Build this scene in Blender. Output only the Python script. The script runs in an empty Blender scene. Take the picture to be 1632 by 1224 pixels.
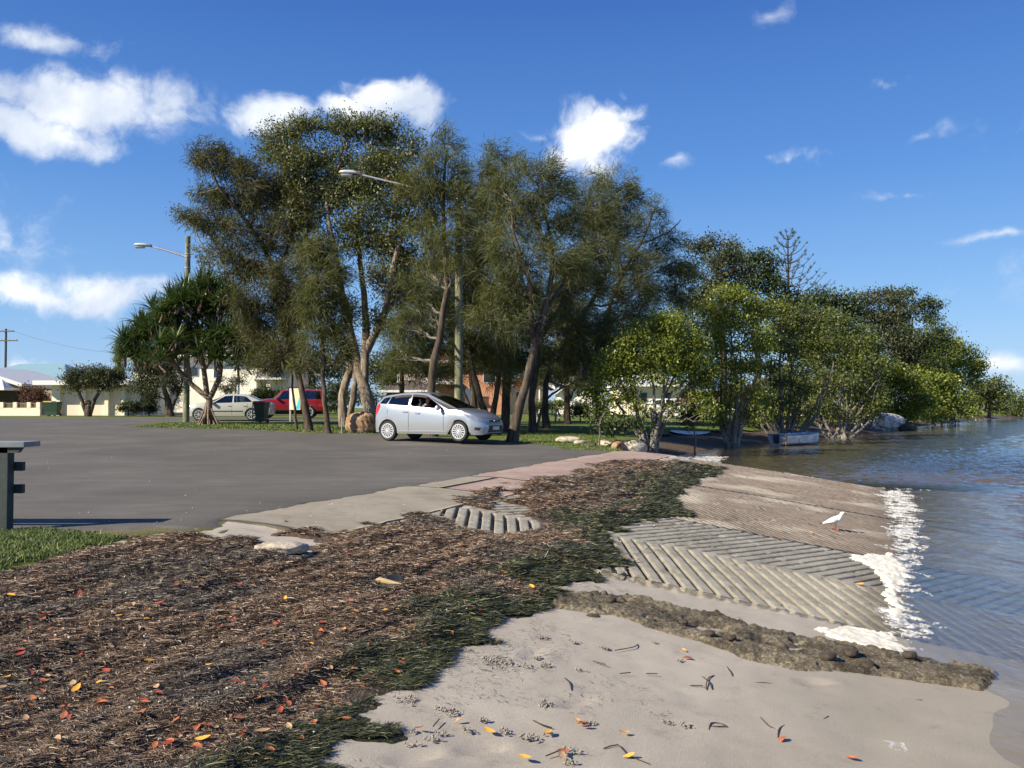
import bpy, bmesh, math, random
import numpy as np
from mathutils import Vector, Matrix
random.seed(7); RNG = np.random.default_rng(7)
SC = bpy.context.scene; C = SC.collection
F = 1411.0; CZ = 1.75; PITCH = math.atan(38/1411)
R = math.radians
# ------------------------------------------------------------ photo geometry -> world
def ray(px, py):
    x = (px-816)/F; y = (612-py)/F
    c, s = math.cos(PITCH), math.sin(PITCH)
    return np.array([x, c - y*s, s + y*c])
def at(px, py, Y):
    d = ray(px, py); k = Y/d[1]
    return np.array([d[0]*k, Y, CZ + d[2]*k])
# ------------------------------------------------------------ noise
def _h(ix, iy, seed):
    n = (ix.astype(np.int64)*374761393 + iy.astype(np.int64)*668265263 + seed*1442695041) & 0x7fffffff
    n = ((n ^ (n >> 13))*1274126177) & 0x7fffffff
    n = (n ^ (n >> 16)) & 0x7fffffff
    return n/float(0x7fffffff)
def vnoise(x, y, seed=0):
    x = np.asarray(x, float); y = np.asarray(y, float)
    ix = np.floor(x); iy = np.floor(y); fx = x-ix; fy = y-iy
    fx = fx*fx*fx*(fx*(fx*6-15)+10); fy = fy*fy*fy*(fy*(fy*6-15)+10)
    a = _h(ix, iy, seed); b = _h(ix+1, iy, seed); c = _h(ix, iy+1, seed); d = _h(ix+1, iy+1, seed)
    return (a*(1-fx)+b*fx)*(1-fy) + (c*(1-fx)+d*fx)*fy
def fbm(x, y, o=4, seed=0):
    s = 0; a = .5; n = 0
    for i in range(o):
        s = s + a*vnoise(x*2**i+17.3*i, y*2**i+9.1*i, seed+i); n += a; a *= .5
    return s/n
# ------------------------------------------------------------ polygons
def inside(x, y, poly):
    c = np.zeros(np.shape(x), bool); n = len(poly)
    for i in range(n):
        x1, y1 = poly[i]; x2, y2 = poly[(i+1) % n]
        if y1 == y2: continue
        c ^= ((y1 > y) != (y2 > y)) & (x < (x2-x1)*(y-y1)/(y2-y1)+x1)
    return c
def segdist(x, y, pts, closed=False):
    d = np.full(np.shape(x), 1e9); n = len(pts)
    for i in range(n if closed else n-1):
        x1, y1 = pts[i]; x2, y2 = pts[(i+1) % n]; dx, dy = x2-x1, y2-y1
        t = np.clip(((x-x1)*dx+(y-y1)*dy)/(dx*dx+dy*dy+1e-12), 0, 1)
        d = np.minimum(d, np.hypot(x-x1-t*dx, y-y1-t*dy))
    return d
def sdf(x, y, poly):
    d = segdist(x, y, poly, True)
    return np.where(inside(x, y, poly), d, -d)
# ------------------------------------------------------------ terrain heights
NS, NT = np.array([.927, -.375]), np.array([.375, .927])
def st(x, y): return (x+2.9)*.927-(y-8.3)*.375, (x+2.9)*.375+(y-8.3)*.927
def xy(s, t): return -2.9+s*.927+t*.375, 8.3-s*.375+t*.927
SHORE = [xy(60, 14.35), xy(7, 14.35), xy(2.3, 14.35), (4.5, 24), (5.3, 30), (9.1, 38.6), (17.6, 51), (37, 82), (68, 130), (102, 176), (190, 260), (600, 420)]
WPOLY = SHORE + [(3000, 420), (3000, -200)]
def plateau(x, y):
    z = .7 + np.clip((y-23)/19, 0, 1)*.38 + np.clip((y-42)/24, 0, 1)*.12
    return z
def sp(v, k=.35): return k*np.logaddexp(0, v/k)
def gz(x, y):
    x = np.asarray(x, float); y = np.asarray(y, float)
    s, t = st(x, y); p = plateau(x, y)
    prof = .7 - .127*sp(s-.5, .18)
    prof = np.maximum(prof, -1.4-.02*np.clip(s-16, 0, 30))
    fl = np.clip((.6-t)/.8, 0, 1); prof = np.where(prof < .03, .03+(prof-.03)*(1-.62*fl), prof)
    A = np.where(s < 0, p, np.minimum(p, prof))
    d = segdist(x, y, SHORE); d = np.where(inside(x, y, WPOLY), -d, d)
    B = np.where(d > 0, .62*p*(1-np.exp(-d*.55))+.38*p*(1-np.exp(-d*.08)), np.maximum(d*.16, -1.4))
    w = np.clip((t-14.15)/.35, 0, 1)
    return A*(1-w)+B*w
def g1(x, y): return float(gz(np.array([x]), np.array([y]))[0])
def G(px, py):
    d = ray(px, py); Y = np.geomspace(2.2, 400, 180); a, b = d[0]/d[1], d[2]/d[1]
    for _ in range(3):
        k = np.nonzero(CZ+b*Y <= gz(a*Y, Y))[0]; i = k[0] if len(k) else len(Y)-1; i = max(i, 1)
        lo, hi = Y[i-1], Y[i]; Y = np.linspace(lo, hi, 40)
    return np.array([a*hi, hi, g1(a*hi, hi)])
def GP(lst): return [tuple(G(*p)[:2]) for p in lst]
def base(px, Y):
    X = (px-816)/F*Y
    return np.array([X, Y, g1(X, Y)])
# ------------------------------------------------------------ mesh helpers
def link(o, parent=None):
    C.objects.link(o)
    if parent is not None: o.parent = parent
    return o
def mesh_np(name, V, polys, m=None, parent=None, smooth=False, attrs=None):
    """polys: list of int arrays (n,k)"""
    me = bpy.data.meshes.new(name); V = np.asarray(V, np.float32)
    me.vertices.add(len(V)); me.vertices.foreach_set('co', V.ravel())
    polys = [np.asarray(p, np.int32) for p in polys if len(p)]
    tot = sum(p.size for p in polys); npl = sum(len(p) for p in polys)
    me.loops.add(tot); me.polygons.add(npl)
    me.loops.foreach_set('vertex_index', np.concatenate([p.ravel() for p in polys]))
    st_ = []; o = 0
    for p in polys:
        st_.append(o+np.arange(len(p))*p.shape[1]); o += p.size
    me.polygons.foreach_set('loop_start', np.concatenate(st_).astype(np.int32))
    if smooth: me.polygons.foreach_set('use_smooth', np.ones(npl, bool))
    me.update(calc_edges=True)
    for k, a in (attrs or {}).items():
        at_ = me.attributes.new(k, 'FLOAT', 'POINT'); at_.data.foreach_set('value', np.asarray(a, np.float32).ravel())
    if m: me.materials.append(m)
    o = bpy.data.objects.new(name, me)
    return link(o, parent)
class MB:
    """collects shapes; build() links ONE mesh object"""
    def __init__(s): s.v = []; s.f = []; s.n = 0; s.mi = []
    def add(s, V, Fc, mi=0):
        V = [tuple(float(c) for c in v) for v in V]
        s.v += V; s.f += [tuple(int(i)+s.n for i in f) for f in Fc]; s.mi += [mi]*len(Fc); s.n += len(V); return s
    def box(s, c, d, rz=0, mi=0, taper=1.0, M=None):
        cx, cy, cz = c; hx, hy, hz = d[0]/2, d[1]/2, d[2]/2
        V = []
        for z in (-1, 1):
            k = taper if z > 0 else 1
            for x, y in ((-1, -1), (1, -1), (1, 1), (-1, 1)): V.append(Vector((x*hx*k, y*hy*k, z*hz)))
        rot = M if M is not None else Matrix.Rotation(rz, 3, 'Z')
        V = [rot @ v + Vector(c) for v in V]
        return s.add(V, [(3, 2, 1, 0), (4, 5, 6, 7), (0, 1, 5, 4), (1, 2, 6, 5), (2, 3, 7, 6), (3, 0, 4, 7)], mi)
    def tube(s, pts, rad, n=8, cap=True, mi=0):
        pts = [Vector(p) for p in pts]
        if not hasattr(rad, '__len__'): rad = [rad]*len(pts)
        V = []; Fc = []; ref = None
        for i, p in enumerate(pts):
            t = (pts[min(i+1, len(pts)-1)]-pts[max(i-1, 0)])
            t = t.normalized() if t.length > 1e-9 else Vector((0, 0, 1))
            if ref is None: ref = t.orthogonal().normalized()
            a = (ref - t*ref.dot(t)); a = a.normalized() if a.length > 1e-6 else t.orthogonal().normalized(); ref = a; b = t.cross(a)
            for k in range(n):
                w = 2*math.pi*k/n; V.append(p + (a*math.cos(w)+b*math.sin(w))*rad[i])
        for i in range(len(pts)-1):
            for k in range(n):
                k2 = (k+1) % n; Fc.append((i*n+k, i*n+k2, (i+1)*n+k2, (i+1)*n+k))
        if cap: Fc.append(tuple(range(n-1, -1, -1))); Fc.append(tuple((len(pts)-1)*n+k for k in range(n)))
        return s.add(V, Fc, mi)
    def rings(s, rings, mi=0, cap=True, closed=True):
        n = len(rings[0]); V = [v for r in rings for v in r]; Fc = []
        for i in range(len(rings)-1):
            for k in range(n if closed else n-1):
                k2 = (k+1) % n; Fc.append((i*n+k, i*n+k2, (i+1)*n+k2, (i+1)*n+k))
        if cap: Fc.append(tuple(range(n-1, -1, -1))); Fc.append(tuple((len(rings)-1)*n+k for k in range(n)))
        return s.add(V, Fc, mi)
    def prism(s, outline, y0, y1, axis='y', mi=0):
        n = len(outline)
        def mk(a, b, y): return {'y': (a, y, b), 'x': (y, a, b), 'z': (a, b, y)}[axis]
        V = [mk(a, b, y0) for a, b in outline]+[mk(a, b, y1) for a, b in outline]
        Fc = [tuple(range(n)), tuple(range(2*n-1, n-1, -1))]+[(i, i+n, (i+1) % n+n, (i+1) % n) for i in range(n)]
        return s.add(V, Fc, mi)
    def build(s, name, mats, parent=None, smooth=False, sharp=35, bevel=0):
        me = bpy.data.meshes.new(name); me.from_pydata(s.v, [], s.f)
        for m in (mats if isinstance(mats, (list, tuple)) else [mats]): me.materials.append(m)
        me.polygons.foreach_set('material_index', s.mi)
        bm = bmesh.new(); bm.from_mesh(me); bmesh.ops.recalc_face_normals(bm, faces=bm.faces)
        if bevel: bmesh.ops.bevel(bm, geom=[e for e in bm.edges if len(e.link_faces) == 2 and e.calc_face_angle(0) > .6], offset=bevel, segments=2, affect='EDGES', profile=.7, clamp_overlap=True)
        bm.to_mesh(me); bm.free()
        if smooth:
            me.polygons.foreach_set('use_smooth', [True]*len(me.polygons)); me.set_sharp_from_angle(angle=R(sharp))
        return link(bpy.data.objects.new(name, me), parent)
def tag(o, label=None, cat=None, group=None, kind=None):
    if label: o['label'] = label
    if cat: o['category'] = cat
    if group: o['group'] = group
    if kind: o['kind'] = kind
    return o
def empty(name, loc, rz=0, label=None, cat=None, group=None):
    o = bpy.data.objects.new(name, None); link(o); o.location = [float(c) for c in loc]; o.rotation_euler = (0, 0, rz); o.empty_display_size = .2
    return tag(o, label, cat, group)
def copy_tree(o, parent=None):
    c = o.copy(); C.objects.link(c); c.parent = parent
    for ch in [q for q in list(bpy.data.objects) if q.parent is o]: copy_tree(ch, c)
    return c
# ------------------------------------------------------------ materials
def newmat(name):
    m = bpy.data.materials.new(name); m.use_nodes = True; nt = m.node_tree; nt.nodes.clear()
    out = nt.nodes.new('ShaderNodeOutputMaterial'); return m, nt, out
def N(nt, typ, ins=None, **kw):
    n = nt.nodes.new(typ)
    for k, v in kw.items(): setattr(n, k, v)
    for k, v in (ins or {}).items():
        if hasattr(v, 'is_linked') or isinstance(v, bpy.types.NodeSocket): nt.links.new(v, n.inputs[k])
        else: n.inputs[k].default_value = v
    return n
def c4(c): return (c[0], c[1], c[2], 1)
def ramp(nt, fac, stops, interp='LINEAR'):
    r = nt.nodes.new('ShaderNodeValToRGB'); nt.links.new(fac, r.inputs[0]); e = r.color_ramp; e.interpolation = interp
    while len(e.elements) < len(stops): e.elements.new(.5)
    for i, (p, c) in enumerate(stops): e.elements[i].position = p; e.elements[i].color = c4(c)
    return r.outputs[0]
def noise(nt, scale, detail=4, rough=.6, dist=0, vec=None, dims='3D'):
    n = nt.nodes.new('ShaderNodeTexNoise'); n.inputs['Scale'].default_value = scale; n.inputs['Detail'].default_value = detail
    n.inputs['Roughness'].default_value = rough; n.inputs['Distortion'].default_value = dist
    if vec is None: vec = nt.nodes.new('ShaderNodeTexCoord').outputs['Object']
    nt.links.new(vec, n.inputs['Vector']); return n.outputs[0]
def mixc(nt, f, a, b, mode='MIX'):
    n = nt.nodes.new('ShaderNodeMix'); n.data_type = 'RGBA'; n.blend_type = mode
    for s, v in ((n.inputs[0], f), (n.inputs[6], a), (n.inputs[7], b)):
        if isinstance(v, bpy.types.NodeSocket): nt.links.new(v, s)
        elif isinstance(v, tuple): s.default_value = c4(v)
        else: s.default_value = v
    return n.outputs[2]
def math_(nt, op, a, b=0.0, c=0.0, clamp=False):
    n = nt.nodes.new('ShaderNodeMath'); n.operation = op; n.use_clamp = clamp
    for i, v in enumerate((a, b, c)):
        if isinstance(v, bpy.types.NodeSocket): nt.links.new(v, n.inputs[i])
        else: n.inputs[i].default_value = v
    return n.outputs[0]
def mrange(nt, v, a, b, c=0, d=1):
    n = nt.nodes.new('ShaderNodeMapRange'); nt.links.new(v, n.inputs[0])
    for i, q in enumerate((a, b, c, d)): n.inputs[i+1].default_value = q
    return n.outputs[0]
def attr(nt, name):
    n = nt.nodes.new('ShaderNodeAttribute'); n.attribute_name = name; return n.outputs['Fac']
def bumpn(nt, h, strength=.3, dist=.02):
    n = nt.nodes.new('ShaderNodeBump'); n.inputs['Strength'].default_value = strength; n.inputs['Distance'].default_value = dist
    nt.links.new(h, n.inputs['Height']); return n.outputs[0]
def pbsdf(nt, out, col, rough=.7, metal=0, spec=.5, normal=None, **kw):
    b = nt.nodes.new('ShaderNodeBsdfPrincipled')
    for k, v in (('Base Color', col), ('Roughness', rough), ('Metallic', metal), ('Specular IOR Level', spec)):
        if isinstance(v, bpy.types.NodeSocket): nt.links.new(v, b.inputs[k])
        else: b.inputs[k].default_value = c4(v) if isinstance(v, tuple) else v
    if normal is not None: nt.links.new(normal, b.inputs['Normal'])
    for k, v in kw.items(): b.inputs[k.replace('_', ' ')].default_value = v
    if out is not None: nt.links.new(b.outputs[0], out.inputs[0])
    return b
def simple(name, col, rough=.6, metal=0, var=.15, scale=6, bump=0, bscale=60, spec=.5, **kw):
    m, nt, out = newmat(name)
    a = tuple(c*(1-var) for c in col); b = tuple(min(1, c*(1+var)) for c in col)
    cc = ramp(nt, noise(nt, scale, 5, .65), [(.3, a), (.7, b)])
    nrm = bumpn(nt, noise(nt, bscale, 4), bump, .01) if bump else None
    pbsdf(nt, out, cc, rough, metal, spec, nrm, **kw); return m
def leafmat(name, stops, trans=.35, rough=.55, spec=.3):
    m, nt, out = newmat(name)
    g = nt.nodes.new('ShaderNodeNewGeometry')
    big = noise(nt, .5, 3, .6)
    f = math_(nt, 'ADD', math_(nt, 'MULTIPLY', g.outputs['Random Per Island'], .65), mrange(nt, big, .3, .7, 0, .35))
    col = ramp(nt, f, stops)
    b = pbsdf(nt, None, col, rough, 0, spec)
    t = N(nt, 'ShaderNodeBsdfTranslucent'); tc = mixc(nt, 1.0, col, (1.0, 1.0, .35), 'MULTIPLY'); nt.links.new(tc, t.inputs[0])
    mx = N(nt, 'ShaderNodeMixShader', {0: trans}); nt.links.new(b.outputs[0], mx.inputs[1]); nt.links.new(t.outputs[0], mx.inputs[2])
    nt.links.new(mx.outputs[0], out.inputs[0]); return m
# ------------------------------------------------------------ camera, world, sun
cam = bpy.data.cameras.new('camera'); cam.sensor_width = 36; cam.lens = F/1632*36; cam.clip_end = 6000; cam.clip_start = .1
co = link(bpy.data.objects.new('camera', cam)); co.location = (0, 0, CZ); co.rotation_euler = (R(90)+PITCH, 0, 0); SC.camera = co
SUN_EL = R(34); SUN_AZ = (-1.0, -.60)      # horizontal direction towards the sun
sv = Vector((SUN_AZ[0], SUN_AZ[1], 0)).normalized()*math.cos(SUN_EL)+Vector((0, 0, math.sin(SUN_EL)))
sl = bpy.data.lights.new('sun', 'SUN'); sl.energy = 5.0; sl.angle = R(.53); sl.color = (1, .90, .73)
so = link(bpy.data.objects.new('sun', sl)); so.rotation_euler = sv.to_track_quat('Z', 'Y').to_euler(); so.location = (-30, -5, 30)
W = bpy.data.worlds.new('World'); SC.world = W; W.use_nodes = True; nt = W.node_tree; nt.nodes.clear()
wo = nt.nodes.new('ShaderNodeOutputWorld'); bg = nt.nodes.new('ShaderNodeBackground'); nt.links.new(bg.outputs[0], wo.inputs[0])
sky = nt.nodes.new('ShaderNodeTexSky'); sky.sky_type = 'NISHITA'; sky.sun_disc = False; sky.sun_elevation = SUN_EL
sky.sun_rotation = math.atan2(sv.x, sv.y); sky.air_density = 1.0; sky.dust_density = .25; sky.ozone_density = 2.5; sky.altitude = 0
bg.inputs[1].default_value = .085
tc = nt.nodes.new('ShaderNodeTexCoord').outputs['Generated']
n1 = nt.nodes.new('ShaderNodeTexNoise'); n1.inputs['Scale'].default_value = 7; n1.inputs['Detail'].default_value = 4; nt.links.new(tc, n1.inputs['Vector'])
wv = N(nt, 'ShaderNodeVectorMath', {0: n1.outputs['Color'], 1: (.5, .5, .5)}, operation='SUBTRACT')
wv = N(nt, 'ShaderNodeVectorMath', {0: wv.outputs[0], 'Scale': .10}, operation='SCALE')
dv = N(nt, 'ShaderNodeVectorMath', {0: tc, 1: wv.outputs[0]}, operation='ADD').outputs[0]
CL = [(150, 155, 150, 40, 1), (50, 195, 110, 28, .9), (265, 185, 75, 20, .75), (70, 45, 100, 24, .66), (428, 195, 60, 34, 1), (618, 156, 72, 40, 1.1), (550, 182, 70, 26, .9), (660, 185, 42, 36, .9), (925, 225, 72, 58, 1.1),
      (975, 200, 66, 46, 1), (1015, 166, 40, 24, .85), (90, 462, 195, 30, .88), (40, 452, 90, 26, .8), (60, 500, 120, 14, .45), (840, 200, 44, 13, .52), (942, 152, 30, 14, .52), (1395, 125, 42, 17, .58), (1470, 205, 48, 14, .52), (1280, 243, 85, 15, .50),
      (1460, 305, 62, 11, .52), (1590, 388, 62, 11, .54), (1605, 580, 40, 20, .62), (60, 562, 90, 26, .6), (1215, 22, 36, 20, .42), (1100, 275, 38, 12, .46), (1000, 130, 28, 10, .48), (250, 590, 70, 14, .4), (370, 190, 50, 25, .5),
      (-500, 300, 300, 90, .9), (2300, 420, 400, 60, .7), (1950, 150, 200, 50, .6)]
tot = None
for (px, py, rx, ry, am) in CL:
    d = ray(px, py); d = d/np.linalg.norm(d)
    s1 = N(nt, 'ShaderNodeVectorMath', {0: dv, 1: tuple(d)}, operation='SUBTRACT')
    s2 = N(nt, 'ShaderNodeVectorMath', {0: s1.outputs[0], 1: (F/rx, 3.0, F/ry)}, operation='MULTIPLY')
    s3 = N(nt, 'ShaderNodeVectorMath', {0: s2.outputs[0]}, operation='LENGTH').outputs['Value']
    v = mrange(nt, s3, 1.75, 0, 0, am)
    tot = v if tot is None else math_(nt, 'MAXIMUM', tot, v)
fb = nt.nodes.new('ShaderNodeTexNoise'); fb.inputs['Scale'].default_value = 19; fb.inputs['Detail'].default_value = 9; fb.inputs['Roughness'].default_value = .62; nt.links.new(dv, fb.inputs['Vector'])
dens = math_(nt, 'ADD', tot, math_(nt, 'MULTIPLY', math_(nt, 'SUBTRACT', fb.outputs[0], .5), 1.35))
dn = N(nt, 'ShaderNodeMapRange', {0: dens, 1: .28, 2: .82}, interpolation_type='SMOOTHSTEP').outputs[0]
dn = math_(nt, 'MULTIPLY', dn, mrange(nt, tot, .08, .5, 0, 1))
fb2 = nt.nodes.new('ShaderNodeTexNoise'); fb2.inputs['Scale'].default_value = 9; fb2.inputs['Detail'].default_value = 6; nt.links.new(dv, fb2.inputs['Vector'])
cc = ramp(nt, fb2.outputs[0], [(.38, (4.6, 5.2, 6.3)), (.58, (7.8, 8.0, 8.2))])
skc = N(nt, 'ShaderNodeHueSaturation', {'Saturation': 1.22, 'Value': 1.0, 'Color': sky.outputs[0]}).outputs[0]
sz = N(nt, 'ShaderNodeSeparateXYZ', {0: tc}).outputs['Z']
grd = ramp(nt, sz, [(0, (.25, .40, .62)), (.10, (.17, .33, .60)), (.25, (.075, .20, .50)), (.45, (.027, .092, .345)), (1, (.02, .07, .26))])
grd = N(nt, 'ShaderNodeVectorMath', {0: grd, 'Scale': 10.0}, operation='SCALE').outputs[0]
skc = mixc(nt, .8, skc, grd)
cm = mixc(nt, dn, skc, cc); nt.links.new(cm, bg.inputs[0])
SC.view_settings.view_transform = 'Standard'; SC.view_settings.look = 'None'; SC.view_settings.exposure = 0.8; SC.view_settings.gamma = 1
SC.cycles.max_bounces = 6; SC.cycles.transparent_max_bounces = 12; SC.cycles.diffuse_bounces = 3; SC.cycles.use_denoising = True
# ============================================================ GROUND SHEETS
def axis(a, b, fine0, fine1, step, grow=1.07, mx=60):
    v = list(np.arange(fine0, fine1+1e-6, step)); d = step
    while v[-1] < b: d = min(d*grow, mx); v.append(v[-1]+d)
    d = step
    while v[0] > a: d = min(d*grow, mx); v.insert(0, v[0]-d)
    return np.array(v)
def gridfaces(ny, nx, keepv=None):
    i = np.arange(ny-1)[:, None]*nx+np.arange(nx-1)[None, :]
    f = np.stack([i, i+1, i+nx+1, i+nx], -1).reshape(-1, 4)
    if keepv is not None:
        k = keepv.ravel(); f = f[k[f].any(1)]
    return f
def compact(V, f, attrs):
    u, inv = np.unique(f, return_inverse=True)
    return V[u], inv.reshape(f.shape), {k: np.asarray(a).ravel()[u] for k, a in attrs.items()}
def sheet(name, xs, ys, zfun, mat, keep=None, attrs=None, kind='structure', label=None, stmode=False, smooth=True):
    A, B = np.meshgrid(xs, ys)
    X, Y = xy(A, B) if stmode else (A, B)
    Z = zfun(X, Y); kp = keep(X, Y, Z) if keep else None
    f = gridfaces(len(ys), len(xs), kp)
    if stmode: f = f[:, ::1]
    at_ = {k: fn(X, Y, Z) for k, fn in (attrs or {}).items()}
    V, f, at_ = compact(np.stack([X.ravel(), Y.ravel(), Z.ravel()], 1), f, at_)
    o = mesh_np(name, V, [f], mat, smooth=smooth, attrs=at_)
    return tag(o, label, None, None, kind)
# ---- terrain (sand, mud)
def lift(s): return .05*np.clip(s/1.4, 0, 1)*np.clip((6.6-s)/2.6, 0, 1)
def slabz(x, y):
    s, t = st(x, y); l_ = lift(np.clip(s, 0, 30)); side = np.clip((t+1.3)/1.5, 0, 1)*np.clip((3.2-s)/1.2, 0, 1)
    return np.where((t > .8) & (t < 14.2), l_, np.where(t <= .8, l_*side, 0))

def landd(x, y):
    d = segdist(x, y, SHORE); return np.where(inside(x, y, WPOLY), -d, d)
def z_terrain(x, y):
    s, t = st(x, y); z = gz(x, y)
    under = (s < .25) | ((t > .82) & (t < 14.05) & (s > -.5) & (s < 20))
    z = z - np.where(under, .09, 0)
    near = np.clip(1-(np.hypot(x, y)-9)/6, 0, 1)
    bump = (fbm(x*1.3, y*1.3, 3, 5)-.5)*.032 + (fbm(x*9, y*9, 2, 8)-.5)*.011*np.clip(z/.12, .0, 1)
    sub = np.clip((-.0-z)/.06, 0, 1)
    rip = .0045*np.sin((x*.9-y*.35+fbm(x*2, y*2, 3, 3)*.5)*2*np.pi/.17)*sub
    far = np.clip((y-30)/40, 0, 1)*(fbm(x*.3, y*.3, 4, 77)-.5)*.1
    for (fx, fy, an) in FOOT:
        ca, sa = math.cos(an), math.sin(an); u = (x-fx)*ca+(y-fy)*sa; v = -(x-fx)*sa+(y-fy)*ca
        r = np.sqrt((u/.13)**2+(v/.05)**2); bump = bump - .022*np.exp(-r**4) + .006*np.exp(-((r-1.25)/.25)**2)
    z = z + np.where(t <= .82, slabz(x, y)*np.where(t < .0, .45, .7), 0)
    return z + (bump+rip)*near*np.where(under, 0, 1) + far
FOOT = [(*G(770, 1190)[:2], .5), (*G(850, 1040)[:2], 1.1), (*G(920, 1120)[:2], .8), (*G(660, 1205)[:2], .6), (*G(1300, 1090)[:2], .2)]
def stops_sand(nt):
    f1 = noise(nt, 2.2, 6, .6); f2 = noise(nt, 260, 2, .5)
    a = ramp(nt, f1, [(.3, (.31, .28, .235)), (.55, (.38, .345, .29)), (.75, (.43, .395, .335))])
    return mixc(nt, .5, a, ramp(nt, f2, [(.3, (.28, .245, .195)), (.6, (.48, .43, .355))]))
m, nt, out = newmat('sand')
sc = stops_sand(nt)
wet = attr(nt, 'wet'); mud = attr(nt, 'mud')
mudc = ramp(nt, noise(nt, 6, 8, .7), [(.3, (.035, .025, .016)), (.5, (.09, .06, .038)), (.7, (.16, .10, .065))])
sc = mixc(nt, wet, sc, (.29, .255, .185))
dk = ramp(nt, noise(nt, 5, 9, .75), [(.56, (0, 0, 0)), (.74, (1, 1, 1))])
sc = mixc(nt, math_(nt, 'MULTIPLY', dk, .45), sc, (.10, .085, .06))
sc = mixc(nt, mud, sc, mudc)
ro = mrange(nt, wet, 0, 1, .85, .42)
gsp = ramp(nt, noise(nt, 420, 2, .9), [(.36, (.55, .52, .48)), (.5, (1, 1, 1)), (.66, (1.25, 1.22, 1.18))]); sc = mixc(nt, .7, sc, mixc(nt, 1.0, sc, gsp, 'MULTIPLY'))
pbsdf(nt, out, sc, ro, 0, .4, bumpn(nt, noise(nt, 150, 6, .8), .7, .006)); SAND = m
def f_wet(x, y, z):
    return np.clip((.12-gz(x, y)+(fbm(x*2, y*2, 3, 2)-.5)*.10)/.16, 0, 1)
def f_mud(x, y, z):
    s, t = st(x, y); return np.clip((t-14.0)/.5, 0, 1)
tx = axis(-900, 2600, -2.2, 5.2, .04, 1.06); ty = axis(-40, 3000, 2.6, 8.6, .04, 1.045)
sheet('beach_ground', tx, ty, z_terrain, SAND, attrs={'wet': f_wet, 'mud': f_mud})
# ---- lawn
m, nt, out = newmat('lawn_grass')
g = ramp(nt, noise(nt, 2.0, 8, .75), [(.28, (.08, .125, .018)), (.5, (.155, .22, .032)), (.72, (.24, .29, .06))])
g2 = ramp(nt, noise(nt, .35, 5, .7), [(.45, (0, 0, 0)), (.62, (1, 1, 1))])
g = mixc(nt, math_(nt, 'MULTIPLY', g2, .45), g, (.20, .185, .07))
g = mixc(nt, .6, g, ramp(nt, noise(nt, 40, 3, .8), [(.3, (.02, .035, .008)), (.7, (.19, .22, .06))]))
dry = attr(nt, 'dry'); g = mixc(nt, dry, g, (.27, .22, .13))
pbsdf(nt, out, g, .9, 0, .15, bumpn(nt, noise(nt, 30, 5, .8), 1.0, .06)); LAWN = m
def z_lawn(x, y): return gz(x, y)+.004 + (fbm(x*3, y*3, 3, 21)-.5)*.02
def keep_lawn(x, y, z):
    s, t = st(x, y); d = landd(x, y)
    e = (fbm(x*.8, y*.8, 3, 9)-.5)*1.2
    return np.where(t < 14.4, s < .5+e*.3, d > 2.6+e*1.2)
def f_dry(x, y, z):
    s, t = st(x, y)
    e = segdist(x, y, CPW, True)
    return np.clip(.65-e/.5+(fbm(x*3, y*3, 3, 31)-.5)*1.5, 0, .85)
CPW = GP([(-900, 858), (-300, 853), (0, 849), (90, 849), (190, 848)])+[xy(.45, -.25), xy(.2, -.05), xy(.2, 14.0), xy(-.2, 14.2)]+GP([(925, 715), (880, 711), (830, 706), (760, 703), (700, 698), (600, 692), (480, 690), (380, 684), (290, 683), (205, 680)])
CPW += [(-17.5, 45.5), (-14, 47.5), (-9, 50), (0, 52), (0, 57), (-10, 56.8), (-18, 55.5), (-24, 56), (-40, 56), (-90, 56), (-90, 9)]
lx = axis(-900, 900, -6, 12, .16, 1.05); ly = axis(3, 3000, 6, 34, .16, 1.04)
sheet('lawn', lx, ly, z_lawn, LAWN, keep=keep_lawn, attrs={'dry': f_dry})
# ---- car park asphalt
m, nt, out = newmat('asphalt')
a1 = ramp(nt, noise(nt, 90, 6, .9), [(.36, (.036, .034, .029)), (.5, (.10, .093, .080)), (.64, (.25, .232, .20))])
a2 = ramp(nt, noise(nt, .5, 6, .7), [(.34, (.062, .059, .053)), (.5, (.10, .094, .084)), (.66, (.155, .146, .13))])
tcx = N(nt, 'ShaderNodeMapping', {0: nt.nodes.new('ShaderNodeTexCoord').outputs['Object'], 'Rotation': (0, 0, .25), 'Scale': (.35, 2.4, 1)}).outputs[0]
a3 = ramp(nt, noise(nt, 2.0, 6, .7, 0, tcx), [(.36, (.86, .86, .86)), (.64, (1.10, 1.09, 1.08))])
ac = mixc(nt, .5, a1, a2); ac = mixc(nt, 1.0, ac, a3, 'MULTIPLY')
cr = N(nt, 'ShaderNodeTexVoronoi', {'Scale': .45, 'Vector': N(nt, 'ShaderNodeVectorMath', {0: nt.nodes.new('ShaderNodeTexCoord').outputs['Object'], 1: N(nt, 'ShaderNodeTexNoise', {'Scale': 1.5, 'Detail': 5}).outputs['Color']}, operation='ADD').outputs[0]}, feature='DISTANCE_TO_EDGE').outputs[0]
pbsdf(nt, out, ac, .85, 0, .3, bumpn(nt, noise(nt, 130, 3, .7), .6, .006)); ASPH = m
cx_ = axis(-90, 6, -8, 6, .09, 1.05, 2.0); cy_ = axis(5, 62, 6.5, 24, .09, 1.04, .6)
def z_cp(x, y):
    sd = sdf(x, y, CPW)+(fbm(x*2.5, y*2.5, 4, 55)-.5)*.28
    return gz(x, y)+np.clip(sd*.5, -.06, .024)
sheet('car_park', cx_, cy_, z_cp, ASPH, keep=lambda x, y, z: sdf(x, y, CPW) > -.35)
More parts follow.
